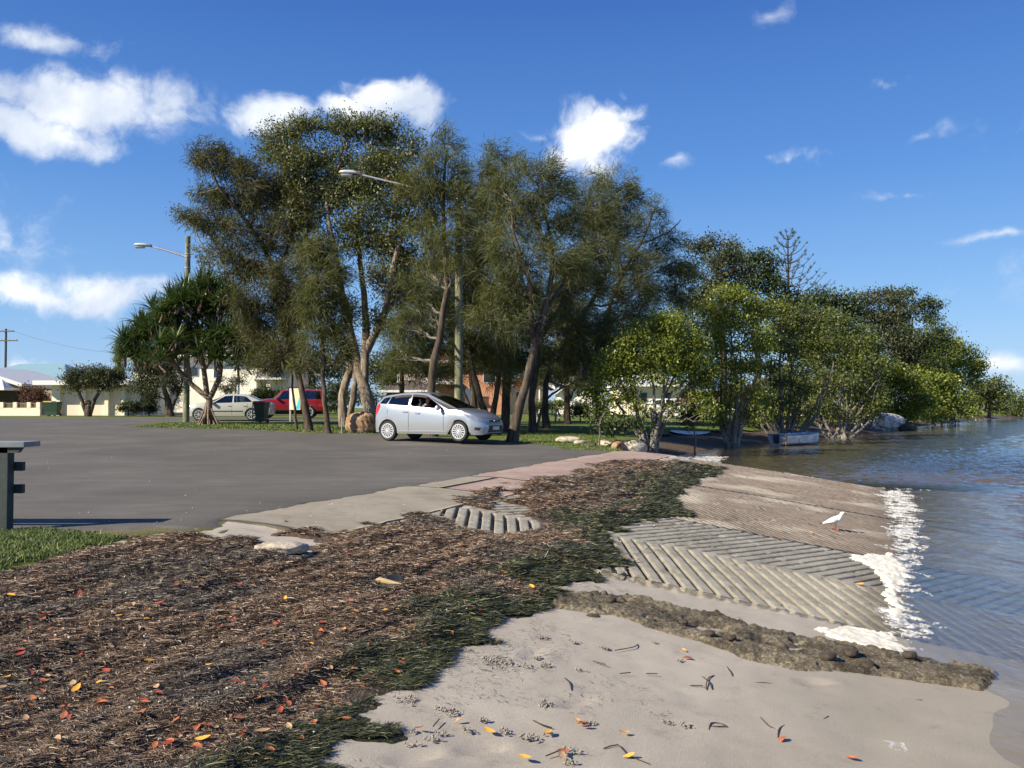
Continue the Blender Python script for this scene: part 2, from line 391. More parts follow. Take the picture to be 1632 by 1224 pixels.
# ---- concrete apron
def concmat(name, cols, sc=1.6, stain=.5, b=.3, sand=0):
    m, nt, out = newmat(name)
    a = ramp(nt, noise(nt, sc, 8, .65), [(.28, cols[0]), (.5, cols[1]), (.75, cols[2])])
    b_ = ramp(nt, noise(nt, 90, 4, .8), [(.3, tuple(c*.6 for c in cols[1])), (.7, tuple(min(1, c*1.35) for c in cols[1]))])
    a = mixc(nt, .4, a, b_)
    st_ = ramp(nt, noise(nt, sc*2.5, 9, .75, .6), [(.5, (0, 0, 0)), (.68, (1, 1, 1))])
    a = mixc(nt, math_(nt, 'MULTIPLY', st_, stain), a, tuple(c*.38 for c in cols[0]))
    if sand: a = mixc(nt, math_(nt, 'MULTIPLY', attr(nt, 'groove'), .8), a, ramp(nt, noise(nt, 12, 5, .7), [(.4, (.045, .035, .022)), (.62, (.20, .17, .12))]))
    if sand: zc = N(nt, 'ShaderNodeSeparateXYZ', {0: nt.nodes.new('ShaderNodeTexCoord').outputs['Object']}).outputs['Z']; a = mixc(nt, mrange(nt, math_(nt, 'ADD', zc, math_(nt, 'MULTIPLY', noise(nt, 3, 4), .08)), .045, .11, .75, 0), a, (.05, .042, .026))
    pbsdf(nt, out, a, .82, 0, .35, bumpn(nt, noise(nt, 60, 6, .75), b, .016)); return m
M_APR = concmat('pale_concrete', [(.20, .175, .125), (.29, .258, .195), (.35, .315, .245)], stain=.35, b=.25)
M_PINK = concmat('pink_aggregate_concrete', [(.24, .17, .135), (.37, .27, .22), (.46, .36, .30)], stain=.4, b=.5)
def z_apr(x, y):
    s, t = st(x, y); return gz(x, y)+.014+lift(s)*.9+(fbm(x*14, y*14, 3, 4)-.5)*.003
def apron(name, s0, s1, t0, t1, mat):
    ss = np.arange(s0, s1+.001, .05); tt = np.arange(t0, t1+.001, .06)
    A, B = np.meshgrid(ss, tt)
    # wavy outline
    ed = (fbm(A*3, B*3, 3, 60)-.5)*.05
    Bq = B + ed*(np.abs(B-t0) < .01)+ed*(np.abs(B-t1) < .01); X, Y = xy(A+ed*(A > s1-.03), Bq); Z = z_apr(X, Y)
    n = len(ss); V = np.stack([X.ravel(), Y.ravel(), Z.ravel()], 1); f = gridfaces(len(tt), n)
    idx = np.arange(len(tt)*n).reshape(len(tt), n); loop = np.concatenate([idx[0], idx[1:, -1], idx[-1, ::-1][1:], idx[::-1, 0][1:-1]])
    V2 = V[loop].copy(); V2[:, 2] -= .12; k = len(loop); b0 = len(V)
    sk = np.stack([loop, np.roll(loop, -1), b0+(np.arange(k)+1) % k, b0+np.arange(k)], 1)
    o = mesh_np(name, np.vstack([V, V2]), [f, sk], mat); tag(o, kind='structure'); return o
apron('concrete_apron', -.02, 1.45, .0, 3.72, M_APR)
apron('concrete_apron', -.02, .62, 3.75, 5.6, M_APR)
apron('concrete_apron', .65, 1.5, 3.75, 5.6, M_PINK)
apron('concrete_apron', -.02, 1.5, 5.63, 9.6, M_PINK)
apron('concrete_apron', -.02, 1.5, 9.63, 14.2, M_PINK)
# ---- ramp with chevron grooves
M_RAMP = concmat('ramp_concrete', [(.21, .19, .14), (.35, .32, .25), (.46, .43, .35)], sc=2.6, stain=.55, b=.7, sand=1)
m, nt, out = newmat('ramp_gravelly')
rr = ramp(nt, noise(nt, 1.8, 8, .7), [(.3, (.14, .11, .08)), (.5, (.24, .19, .15)), (.72, (.34, .275, .22))])
rr = mixc(nt, .5, rr, ramp(nt, noise(nt, 70, 4, .85), [(.35, (.05, .04, .03)), (.55, (.20, .16, .12)), (.75, (.42, .36, .28))]))
gr = attr(nt, 'groove'); sd_ = attr(nt, 'sandy')
rr = mixc(nt, math_(nt, 'MULTIPLY', gr, ramp(nt, noise(nt, 5, 6, .8), [(.42, (0, 0, 0)), (.6, (1, 1, 1))])), rr, (.42, .37, .30))
rr = mixc(nt, sd_, rr, (.40, .36, .29)); zc = N(nt, 'ShaderNodeSeparateXYZ', {0: nt.nodes.new('ShaderNodeTexCoord').outputs['Object']}).outputs['Z']; rr = mixc(nt, mrange(nt, math_(nt, 'ADD', zc, math_(nt, 'MULTIPLY', noise(nt, 3, 4), .10)), .03, .11, .6, 0), rr, (.05, .038, .026))
pbsdf(nt, out, rr, .8, 0, .4, bumpn(nt, noise(nt, 70, 6, .8), .9, .02)); M_GRAV = m
def ramp_lane(name, t0, t1, ts, per, wid, dep, k, mat, u1, wear, skirt_near=False, tstep=.03, attrs=False, flat=.0):
    prof = [(0.0, 1), (.004, .10), (.012, 0), (wid*.3, 0), (wid*.5, 0), (wid*.7, 0), (wid-.010, 0), (wid-.003, .10), (wid+.001, 1), (per-.002, 1)]
    us = []; hs = []; u = 1.35-k*max(ts-t0, t1-ts)
    while u < u1:
        for a, b in prof: us.append(u+a); hs.append(b)
        u += per
    us = np.array(us); hs = np.array(hs); tt = np.arange(t0, t1+1e-6, tstep); tt[-1] = t1
    U, T = np.meshgrid(us, tt); H = np.broadcast_to(hs, U.shape).copy()
    wob = (fbm(T*2.2, np.round(U/per)*3.7, 4, 70)-.5)*.008
    S = U + k*np.abs(T-ts)+wob; S = np.maximum(S, 1.35)
    spine = np.clip((np.abs(T-ts)-.05)/.03, 0, 1); H = H*spine
    edge = np.clip((T-t0)/.04, 0, 1)*np.clip((t1-T)/.04, 0, 1); H = H*edge
    X, Y = xy(S, T); fill = np.clip((fbm(X*1.7, Y*1.7, 4, 71)-.45)*3, 0, 1)*wear
    Z = gz(X, Y)+lift(S)-dep*H*(1-fill)*(1) - .006*(fbm(X*4, Y*4, 4, 72)-.5)*(1-H) - .005*fbm(X*28, Y*28, 3, 7) - .02*np.clip((fbm(X*7, Y*7, 3, 8)-.68)*5, 0, 1)*(1-H)
    n = len(us); V = np.stack([X.ravel(), Y.ravel(), Z.ravel()], 1); f = gridfaces(len(tt), n)
    q = S.ravel()[f]; f = f[(q.max(1)-q.min(1)) > 1e-4] if True else f
    at_ = None
    if attrs:
        sandy = np.clip((fbm(X*.9, Y*.9, 4, 73)-.56+.35*np.exp(-((S-3.0)/1.0)**2-((T-7.0)/1.6)**2))*5, 0, .9)
        at_ = {'groove': H.ravel(), 'sandy': sandy.ravel()}
    idx = np.arange(len(tt)*n).reshape(len(tt), n); parts_ = [f]; VV = [V]; b0 = len(V)
    for row, jit in ((idx[0], -1), (idx[-1], 1)):
        V2 = V[row].copy(); V2[:, 2] -= .16; X2, Y2 = NT*jit*.02; V2[:, 0] += X2; V2[:, 1] += Y2; kk = len(row)
        parts_.append(np.stack([row[:-1], row[1:], b0+np.arange(1, kk), b0+np.arange(kk-1)], 1)); VV.append(V2); b0 += kk
        if at_: at_ = {a: np.concatenate([v, np.zeros(kk)]) for a, v in at_.items()}
    o = mesh_np(name, np.vstack(VV), parts_, mat, attrs=at_); tag(o, kind='structure'); return o
ramp_lane('boat_ramp', .80, 4.42, 2.57, .145, .110, .046, .42, M_RAMP, 10.5, .15, attrs=True, tstep=.025)
ramp_lane('boat_ramp', 4.46, 8.6, 8.6, .12, .085, .016, .75, M_GRAV, 13.0, .5, attrs=True, tstep=.05)
ramp_lane('boat_ramp', 8.64, 14.2, 14.2, .12, .085, .014, .75, M_GRAV, 13.0, .7, attrs=True, tstep=.06)
# ---- seaweed wrack
WOUT = GP([(300, 1420), (440, 1330), (530, 1224), (560, 1180), (640, 1120), (690, 1060), (770, 1010), (800, 985), (870, 975), (905, 955), (880, 935), (960, 922), (992, 905), (965, 866), (1000, 842), (1090, 828), (1075, 800), (1110, 770), (1155, 750)])
WIN = GP([(1060, 738), (1000, 735), (950, 740), (860, 762), (760, 780), (735, 800), (690, 812), (620, 824), (540, 846), (440, 856), (330, 850), (210, 856), (100, 885), (0, 912), (-300, 990), (-900, 1150)])
WRP = WOUT+WIN+GP([(-900, 1420)])
def wrack_h(x, y):
    sd = sdf(x, y, WRP); dI = segdist(x, y, WIN)
    s, t = st(x, y)
    n1 = fbm(x*1.6, y*1.6, 4, 41); n2 = fbm(s*5.5, t*1.1, 4, 42); n3 = fbm(x*14, y*14, 3, 43)
    body = .012+.05*n1+.12*(n2-.38)+.03*(n3-.5)
    e = np.clip((sd+(fbm(x*4, y*4, 5, 44)-.5)*.5)/.45, -.6, 1)
    patch = np.clip((dI*.75+(fbm(x*2.3, y*2.3, 5, 45)-.5)*2.5-.12)/.5, -.8, 1)
    patch = patch-1.4*np.exp(-((s-2.1)/.8)**2-((t-2.1)/1.1)**2)-1.15*np.exp(-((s-1.35)/.35)**2-((t+.35)/.5)**2)
    patch = np.where(st(x, y)[1] < -.9, np.maximum(patch, np.clip(dI/.25, -.5, 1)), patch)
    h = np.minimum(e, patch); h = np.where(h > 0, h*np.maximum(body, .012), h*.06)
    return h+slabz(x, y)
def greenness(x, y):
    d = segdist(x, y, WOUT); s, t = st(x, y)
    return np.clip(1.12-d/(.46+.25*np.clip(t/4, 0, 1.6))+(fbm(x*1.8, y*1.8, 4, 46)-.5)*1.7+(fbm(s*5, t*1.0, 3, 47)-.5)*.9, 0, 1)
m, nt, out = newmat('dried_seaweed')
mp = N(nt, 'ShaderNodeMapping', {0: nt.nodes.new('ShaderNodeTexCoord').outputs['Object'], 'Rotation': (0, 0, .35), 'Scale': (1, .3, 1)}).outputs[0]
mp2 = N(nt, 'ShaderNodeMapping', {0: nt.nodes.new('ShaderNodeTexCoord').outputs['Object'], 'Rotation': (0, 0, 1.5), 'Scale': (1, .35, 1)}).outputs[0]
f1 = noise(nt, 70, 5, .7, 1.5, mp); f2 = noise(nt, 85, 5, .7, 1.5, mp2); f3 = noise(nt, 2.2, 6, .7)
fm = N(nt, 'ShaderNodeMath', {0: f1, 1: f2}, operation='MAXIMUM').outputs[0]
br = ramp(nt, fm, [(.44, (.032, .021, .013)), (.53, (.14, .09, .057)), (.60, (.27, .185, .125)), (.70, (.48, .37, .26))])
brd = ramp(nt, fm, [(.44, (.022, .018, .014)), (.55, (.09, .074, .056)), (.66, (.26, .215, .16))])
bb = mixc(nt, ramp(nt, f3, [(.4, (0, 0, 0)), (.58, (1, 1, 1))]), brd, br)
rd = attr(nt, 'inland'); bb = mixc(nt, math_(nt, 'MULTIPLY', rd, .6), bb, ramp(nt, fm, [(.44, (.05, .03, .02)), (.55, (.20, .12, .08)), (.68, (.45, .33, .24))]))
gg = ramp(nt, fm, [(.46, (.008, .011, .006)), (.56, (.030, .038, .018)), (.68, (.10, .11, .05))])
bb = mixc(nt, attr(nt, 'green'), bb, gg)
pbsdf(nt, out, bb, .8, 0, .25, bumpn(nt, fm, 1.0, .03)); WRK = m
wx = axis(-9, 9.5, -3.2, 3.4, .03, 1.03, .08); wy = axis(1.6, 26, 2.8, 10, .03, 1.02, .09)
sheet('seaweed_litter', wx, wy, lambda x, y: gz(x, y)+wrack_h(x, y)-.003, WRK, keep=lambda x, y, z: (z-gz(x, y)-slabz(x, y)) > -.008,
      attrs={'green': lambda x, y, z: greenness(x, y), 'inland': lambda x, y, z: np.clip(1.2-segdist(x, y, WIN)/1.6, 0, 1)*np.clip((st(x, y)[1]+1.0)/2.0, .25, 1)}, kind='stuff', label='brown and green dried seaweed spread over the bank and ramp')
# blades
def blades(name, n, mat, cond, L=(.02, .06), w=.0028, label=None, up=.25, region=(-3.4, 6.5, 2.9, 21), hof=wrack_h, power=1.6, aniso=None):
    xs = []; ys = []; c = 0
    while c < n:
        x = RNG.uniform(region[0], region[1], n*3); y = RNG.uniform(region[2], region[3], n*3)
        d = np.hypot(x, y); k = RNG.random(len(x)) < (3.0/np.maximum(d, 3.0))**power
        k &= np.abs(x/y) < .66
        x, y = x[k], y[k]; k = cond(x, y); x, y = x[k], y[k]; xs.append(x); ys.append(y); c += len(x)
        if len(xs) > 60: break
    x = np.concatenate(xs)[:n]; y = np.concatenate(ys)[:n]; n = len(x)
    d = np.hypot(x, y); sc = np.clip(d/5, .8, 2.4)
    z = gz(x, y)+hof(x, y)+.004
    a = RNG.uniform(0, 2*np.pi, n) if aniso is None else RNG.normal(aniso, .7, n)+np.where(RNG.random(n) < .25, 1.4, 0)
    l = RNG.uniform(L[0], L[1], n)*sc**.6; ww = w*sc*RNG.uniform(.6, 1.4, n)
    t1 = RNG.uniform(0, up, n); t2 = RNG.uniform(-up, up*.8, n); cv = RNG.normal(0, .5, n)
    def pt(p, ang, tilt, ll): return p+np.stack([np.cos(ang)*np.cos(tilt)*ll, np.sin(ang)*np.cos(tilt)*ll, np.sin(tilt)*ll], 1)
    p0 = np.stack([x, y, z], 1); p1 = pt(p0, a, t1, l*.5); p2 = pt(p1, a+cv, t2, l*.5)
    tw = RNG.uniform(-.8, .8, n); s_ = np.stack([-np.sin(a)*np.cos(tw), np.cos(a)*np.cos(tw), np.sin(tw)], 1)*ww[:, None]/2
    V = np.stack([p0-s_, p0+s_, p1-s_, p1+s_, p2-s_*.4, p2+s_*.4], 1).reshape(-1, 3)
    b = np.arange(n)[:, None]*6; f = np.concatenate([b+np.array([[0, 1, 3, 2]]), b+np.array([[2, 3, 5, 4]])])
    o = mesh_np(name, V, [f], mat); tag(o, label, None, None, 'stuff'); return o
def islandmat(name, stops, rough=.7, spec=.3, sheen=0):
    m, nt, out = newmat(name); g = nt.nodes.new('ShaderNodeNewGeometry')
    pbsdf(nt, out, ramp(nt, g.outputs['Random Per Island'], stops), rough, 0, spec); return m
BL_BR = islandmat('brown_seagrass_blade', [(0, (.03, .02, .013)), (.35, (.10, .065, .042)), (.65, (.23, .15, .095)), (.86, (.38, .27, .18)), (1, (.58, .48, .35))])
BL_DK = islandmat('grey_seagrass_blade', [(0, (.02, .017, .014)), (.5, (.085, .068, .052)), (.8, (.20, .165, .125)), (1, (.42, .36, .28))])
BL_GR = islandmat('green_seagrass_blade', [(0, (.012, .014, .007)), (.5, (.038, .044, .017)), (.85, (.095, .10, .036)), (1, (.28, .27, .14))], .45, .5)
def c_br(x, y):
    return (wrack_h(x, y)-slabz(x, y) > .004) & (greenness(x, y) < RNG.random(len(x))*.9+.05) & (fbm(x*2.2, y*2.2, 4, 91) > .44)
def c_dk(x, y):
    return (wrack_h(x, y)-slabz(x, y) > .004) & (greenness(x, y) < RNG.random(len(x))*.9+.1) & (fbm(x*2.2, y*2.2, 4, 91) < .50)
def c_gr(x, y): return (wrack_h(x, y)-slabz(x, y) > .0015) & (greenness(x, y) > RNG.random(len(x))*.8+.12)
blades('dry_seagrass_strands', 135000, BL_BR, c_br, label='pale brown dry seagrass strands heaped on the bank')
blades('weathered_seagrass_strands', 80000, BL_DK, c_dk, label='grey brown seagrass strands matted on the bank')
blades('fresh_seagrass_strands', 110000, BL_GR, c_gr, (.03, .085), .0036, label='dark green fresh seagrass along the sand edge', up=.30, aniso=.9)
# sparse strands scattered over the sand and ramp
blades('scattered_seagrass', 2600, BL_DK, lambda x, y: (wrack_h(x, y) < .01+slabz(x, y)) & (gz(x, y) > .03) & (fbm(x*1.5, y*1.5, 4, 93) > .55) & (segdist(x, y, WOUT) < 1.3), (.015, .05), .0025,
       label='dark seagrass bits strewn over the sand', hof=lambda x, y: slabz(x, y)+.006, region=(-1, 5, 2.9, 12), power=1)
# lawn blades: near left verge
NL = GP([(-500, 850), (0, 849), (60, 846), (120, 850), (215, 858), (190, 872), (120, 885), (60, 900), (0, 915), (-500, 1010)])
GRM = islandmat('grass_blade', [(0, (.035, .06, .010)), (.5, (.09, .14, .02)), (.85, (.16, .21, .045)), (1, (.30, .28, .12))], .5, .4)
def grass(name, n, poly, H, label, w=.006, thin=0):
    P_ = np.array(poly); x = RNG.uniform(P_[:, 0].min(), P_[:, 0].max(), n*4); y = RNG.uniform(P_[:, 1].min(), P_[:, 1].max(), n*4)
    sd = sdf(x, y, poly)+(fbm(x*4, y*4, 3, 12)-.5)*.5; k = (sd > RNG.random(len(x))*.25) & (np.abs(x/y) < .68); x, y = x[k][:n], y[k][:n]; n = len(x)
    z = gz(x, y)-.005; h = RNG.uniform(.5, 1, n)*H; a = RNG.uniform(0, 6.283, n); ln = RNG.uniform(.1, 1.0, n)*h
    p0 = np.stack([x, y, z], 1); dr = np.stack([np.cos(a), np.sin(a), 0*a], 1)
    b = RNG.uniform(0, 6.283, n); s_ = np.stack([np.cos(b), np.sin(b), 0*b], 1)*w/2
    p1 = p0+dr*ln[:, None]*.35; p1[:, 2] += h*.6; p2 = p0+dr*ln[:, None]; p2[:, 2] += h*.9
    V = np.stack([p0-s_, p0+s_, p1-s_*.8, p1+s_*.8, p2], 1).reshape(-1, 3); bb = np.arange(n)[:, None]*5
    o = mesh_np(name, V, [bb+np.array([[0, 1, 3, 2]]), bb+np.array([[2, 3, 4]])], GRM); tag(o, label, None, None, 'stuff')
grass('grass_verge', 42000, NL, .07, 'short green grass of the verge at the left edge')
PKL = GP([(600, 690), (800, 697), (900, 710), (960, 718), (1000, 712), (960, 696), (860, 684), (600, 682)])
grass('park_grass', 26000, GP([(205, 681), (380, 685), (600, 694), (600, 680), (400, 674), (260, 674)]), .08, 'short mown grass on the island by the car park', .02)
grass('park_lawn_grass', 30000, GP([(800, 703), (880, 711), (960, 721), (1000, 722), (985, 700), (940, 690), (820, 688)]), .09, 'mown grass strip between the hatchback and the rocks', .014)
# ---- rubble strip
RUB = GP([(868, 940), (905, 950), (960, 945), (1050, 962), (1130, 980), (1210, 1002), (1300, 1020), (1420, 1040), (1500, 1055), (1600, 1075), (1560, 1100), (1500, 1092), (1430, 1085), (1330, 1072), (1250, 1068), (1180, 1048), (1090, 1020), (1000, 990), (920, 975), (872, 968)])
def z_rub(x, y):
    sd = sdf(x, y, RUB)+(fbm(x*4, y*4, 4, 61)-.5)*.16
    r = 1-np.abs(fbm(x*5, y*5, 4, 62)*2-1)
    pb = vnoise(x*22, y*22, 68); h = np.clip(sd*.9, -.05, .030)+np.where(sd > 0, .035*(fbm(x*3.0, y*3.0, 3, 63)-.45)+.022*(fbm(x*11, y*11, 5, 65)-.5)+.028*(fbm(x*45, y*45, 3, 64)-.5)+.014*np.clip((pb-.68)*6, 0, 1)-.03*np.clip((fbm(x*8, y*8, 3, 67)-.58)*6, 0, 1), 0)
    return gz(x, y)+h
M_RUB = concmat('rough_rubble_concrete', [(.05, .037, .022), (.17, .135, .085), (.50, .43, .29)], sc=22, stain=.75, b=1.0)
m, nt, out = newmat('rubble_aggregate')
q1 = ramp(nt, noise(nt, 38, 9, .8), [(.36, (.06, .048, .033)), (.48, (.18, .155, .112)), (.56, (.33, .295, .22)), (.66, (.58, .53, .42))])
q2 = ramp(nt, noise(nt, 3.2, 6, .7), [(.40, (.35, .33, .30)), (.62, (1.15, 1.1, 1.0))]); q1 = mixc(nt, 1.0, q1, q2, 'MULTIPLY')
vq = N(nt, 'ShaderNodeTexVoronoi', {'Scale': 16.0, 'Vector': nt.nodes.new('ShaderNodeTexCoord').outputs['Object']}); q1 = mixc(nt, mrange(nt, vq.outputs['Distance'], .12, .3, .55, 0), q1, mixc(nt, .6, vq.outputs['Color'], (.16, .13, .10)) if False else (.10, .08, .065))
pbsdf(nt, out, q1, .85, 0, .35, bumpn(nt, noise(nt, 55, 8, .8), 1.0, .03)); M_RUB = m
rxs = np.arange(-.3, 3.9, .018); rys = np.arange(5.2, 8.0, .018)
sheet('rubble_footing', rxs, rys, z_rub, M_RUB, keep=lambda x, y, z: z-gz(x, y) > -.03)
# ============================================================ WATER
def z_water(x, y):
    d = np.clip(-gz(x, y)-.02, 0, 1); a = np.clip(d/.35, 0.05, 1)
    open_ = np.clip((x*.8-(y-16)*.25-1.5)/6, .18, 1)*np.clip(d/.3, .05, 1)
    w = 0
    for i, (L, dx, dy, am) in enumerate([(1.5, -.9, -.3, .028), (.85, -.8, -.6, .020), (.55, -.98, .1, .013), (.34, -.6, -.8, .008), (2.6, -.95, -.2, .028)]):
        ph = (x*dx+y*dy)/L*2*np.pi+fbm(x/L*.35+i*9, y/L*.35, 3, 100+i)*16
        q = np.sin(ph); w = w+am*(1-np.abs(q))*1.5-am*.5
    w = w+(fbm(x*3.5, y*2.2, 4, 120)-.5)*.028
    fade = np.clip(1-(np.hypot(x, y)-60)/60, 0, 1)
    return w*a*open_*fade+.006*a*0
m, nt, out = newmat('water')
tcw = nt.nodes.new('ShaderNodeTexCoord').outputs['Object']
mpw = N(nt, 'ShaderNodeMapping', {0: tcw, 'Rotation': (0, 0, .2), 'Scale': (1, .55, 1)}).outputs[0]
h1 = noise(nt, 5.5, 5, .62, .6, mpw); h2 = noise(nt, 1.6, 4, .6, .5, mpw); op = attr(nt, 'open')
hh = math_(nt, 'ADD', h1, math_(nt, 'MULTIPLY', h2, 1.6))
bn = nt.nodes.new('ShaderNodeBump'); bn.inputs['Distance'].default_value = .06; nt.links.new(hh, bn.inputs['Height']); nt.links.new(mrange(nt, op, 0, 1, .12, .75), bn.inputs['Strength'])
lw = N(nt, 'ShaderNodeLayerWeight', {'Blend': .5}); nt.links.new(bn.outputs[0], lw.inputs['Normal'])
fr = math_(nt, 'ADD', math_(nt, 'MULTIPLY', math_(nt, 'POWER', lw.outputs['Facing'], 4.6), .85), .02, clamp=True)
gl = N(nt, 'ShaderNodeBsdfGlossy', {'Roughness': .06, 'Color': (1, 1, 1, 1)}); nt.links.new(bn.outputs[0], gl.inputs['Normal'])
dp = attr(nt, 'depth')
df = N(nt, 'ShaderNodeBsdfDiffuse'); nt.links.new(ramp(nt, dp, [(0, (.24, .18, .095)), (.3, (.15, .115, .06)), (1, (.045, .048, .04))]), df.inputs['Color'])
tr = N(nt, 'ShaderNodeBsdfTransparent', {'Color': (.93, .88, .74, 1)})
opq = ramp(nt, dp, [(0, (0, 0, 0)), (.12, (.10, .10, .10)), (.40, (.60, .60, .60)), (.9, (1, 1, 1))])
mx = N(nt, 'ShaderNodeMixShader', {0: opq}); nt.links.new(tr.outputs[0], mx.inputs[1]); nt.links.new(df.outputs[0], mx.inputs[2])
mx2 = N(nt, 'ShaderNodeMixShader', {0: fr}); nt.links.new(mx.outputs[0], mx2.inputs[1]); nt.links.new(gl.outputs[0], mx2.inputs[2])
nt.links.new(mx2.outputs[0], out.inputs[0]); WATER = m
wtx = axis(1, 2600, 1.6, 15, .055, 1.035, 80); wty = axis(-30, 3000, 3.4, 26, .06, 1.03, 80)
sheet('sea', wtx, wty, z_water, WATER, keep=lambda x, y, z: gz(x, y) < .06,
      attrs={'depth': lambda x, y, z: np.clip(-gz(x, y)-slabz(x, y), 0, 1), 'open': lambda x, y, z: np.clip((x*.8-(y-16)*.3-1.5)/6, 0.08, 1)*np.clip(-gz(x, y)/.35, .12, 1)})
# ---- foam
m, nt, out = newmat('sea_foam')
pbsdf(nt, out, ramp(nt, noise(nt, 40, 6, .7), [(.3, (.60, .55, .42)), (.6, (.80, .77, .67))]), .7, 0, .3, bumpn(nt, noise(nt, 160, 4, .7), .7, .01), Subsurface_Weight=0.0); FOAMC = m
m, nt, out = newmat('sea_foam_white')
pbsdf(nt, out, ramp(nt, noise(nt, 30, 6, .7), [(.3, (.62, .62, .60)), (.6, (.86, .86, .84))]), .6, 0, .3, bumpn(nt, noise(nt, 200, 4, .7), .6, .01)); FOAMW = m
b_ = [n for n in nt.nodes if n.type == 'BSDF_PRINCIPLED'][0]; tp_ = nt.nodes.new('ShaderNodeBsdfTransparent'); mxf = N(nt, 'ShaderNodeMixShader', {0: mrange(nt, noise(nt, 25, 5, .7), .35, .6, .15, .75)}); nt.links.new(b_.outputs[0], mxf.inputs[1]); nt.links.new(tp_.outputs[0], mxf.inputs[2]); nt.links.new(mxf.outputs[0], out.inputs[0])
def foam(name, poly_px, mat, hf, res=.014, label=None, world=None):
    P_ = np.array(world if world else GP(poly_px)); poly = [tuple(p) for p in P_]
    xs = np.arange(P_[:, 0].min()-.1, P_[:, 0].max()+.1, res); ys = np.arange(P_[:, 1].min()-.1, P_[:, 1].max()+.1, res)
    def zf(x, y):
        s, t = st(x, y)
        b = np.maximum(gz(x, y)+slabz(x, y), z_water(x, y)+.002)
        return b+hf(x, y, sdf(x, y, poly))
    A, B = np.meshgrid(xs, ys); hh_ = hf(A, B, sdf(A, B, poly)); hm = {'v': hh_}
    Z = zf(A, B); f = gridfaces(len(ys), len(xs), hh_ > .001)
    if not len(f): print('EMPTY', name); return
    V, f, _ = compact(np.stack([A.ravel(), B.ravel(), Z.ravel()], 1), f, {})
    if not len(f): print('EMPTY', name); return
    o = mesh_np(name, V, [f], mat, smooth=True); tag(o, label, None, None, 'stuff')
foam('cream_foam', [(1345, 890), (1385, 886), (1425, 884), (1446, 900), (1440, 945), (1448, 985), (1420, 990), (1408, 940), (1385, 900)], FOAMC,
     lambda x, y, sd: np.clip((sd+(fbm(x*7, y*7, 5, 130)-.5)*.30-.03)*.5, -.01, .024)*(.3+1.4*fbm(x*18, y*18, 4, 131)), label='thick cream foam heaped on the end of the grooved ramp')
foam('cream_foam_bank', [(1305, 1002), (1350, 1000), (1420, 1010), (1446, 1038), (1405, 1044), (1340, 1026)], FOAMC,
     lambda x, y, sd: np.clip((sd+(fbm(x*7, y*7, 5, 132)-.5)*.26-.01)*.5, -.01, .022)*(.3+1.4*fbm(x*18, y*18, 4, 133)), label='cream foam lying between the ramp edge and the rubble strip')
def lace(seed, thr=.5, k=.05):
    def hf(x, y, sd):
        s, t = st(x, y)
        n = fbm(s*5+t*3.0, t*5.5-s*1.0, 5, seed); n = 1-np.abs(n*2-1)*2.4
        n2 = fbm(x*2.5, y*2.5, 3, seed+5)
        return np.clip((n-(thr+.28)+np.clip(sd*1.2, -1, .22)+(n2-.5)*.5)*k, -.01, .012)
    return hf
foam('white_foam', [(1398, 784), (1436, 782), (1456, 795), (1462, 830), (1468, 880), (1466, 960), (1474, 1010), (1460, 1028), (1440, 1030), (1418, 990), (1408, 940), (1418, 880), (1415, 825), (1405, 805)], FOAMW, lace(140, .64), .013, 'lacy white foam along the waterline on the ramp')
foam('foam_line', None, FOAMW, lace(150, .6), .02, 'thin white foam line along the far edge of the ramp', world=[xy(2.2, 14.26), xy(6.8, 14.26), xy(6.8, 14.42), xy(2.2, 14.75)])
foam('foam_flecks', [(1375, 1085), (1420, 1085), (1440, 1140), (1470, 1200), (1500, 1280), (1420, 1280), (1400, 1180)], FOAMW, lace(170, .57, .02), .01, 'small white foam flecks on the wet sand by the water')
foam('foam_specks', [(1000, 722), (1100, 726), (1160, 738), (1100, 741), (1040, 735)], FOAMW, lace(180, .72), .04, 'pale foam specks in the shallows beside the far ramp corner')
# ============================================================ TREES
class Tubes:
    def __init__(s): s.V = []; s.F = []; s.n = 0
    def add(s, P, r, k=5):
        P = np.asarray(P, float); m_ = len(P); r = np.broadcast_to(np.asarray(r, float), (m_,))
        T = np.gradient(P, axis=0); T /= np.linalg.norm(T, axis=1)[:, None]+1e-9
        ref = np.array([.31, .95, .07]) if abs(T[0][2]) > .5 else np.array([0, 0, 1.])
        A = np.cross(T, ref); A /= np.linalg.norm(A, axis=1)[:, None]+1e-9; B = np.cross(T, A)
        w = np.arange(k)*2*np.pi/k
        V = P[:, None]+(A[:, None]*np.cos(w)[None, :, None]+B[:, None]*np.sin(w)[None, :, None])*r[:, None, None]
        s.V.append(V.reshape(-1, 3)); i = np.arange(m_-1)[:, None]*k; j = np.arange(k)[None]; j2 = (j+1) % k
        s.F.append(np.stack([i+j, i+j2, i+k+j2, i+k+j], -1).reshape(-1, 4)+s.n); s.n += m_*k
    def build(s, name, mat, parent): return mesh_np(name, np.vstack(s.V), [np.vstack(s.F)], mat, parent, smooth=True)
def bez(a, b, c, n):
    t = np.linspace(0, 1, n)[:, None]; return (1-t)**2*a+2*t*(1-t)*b+t*t*c
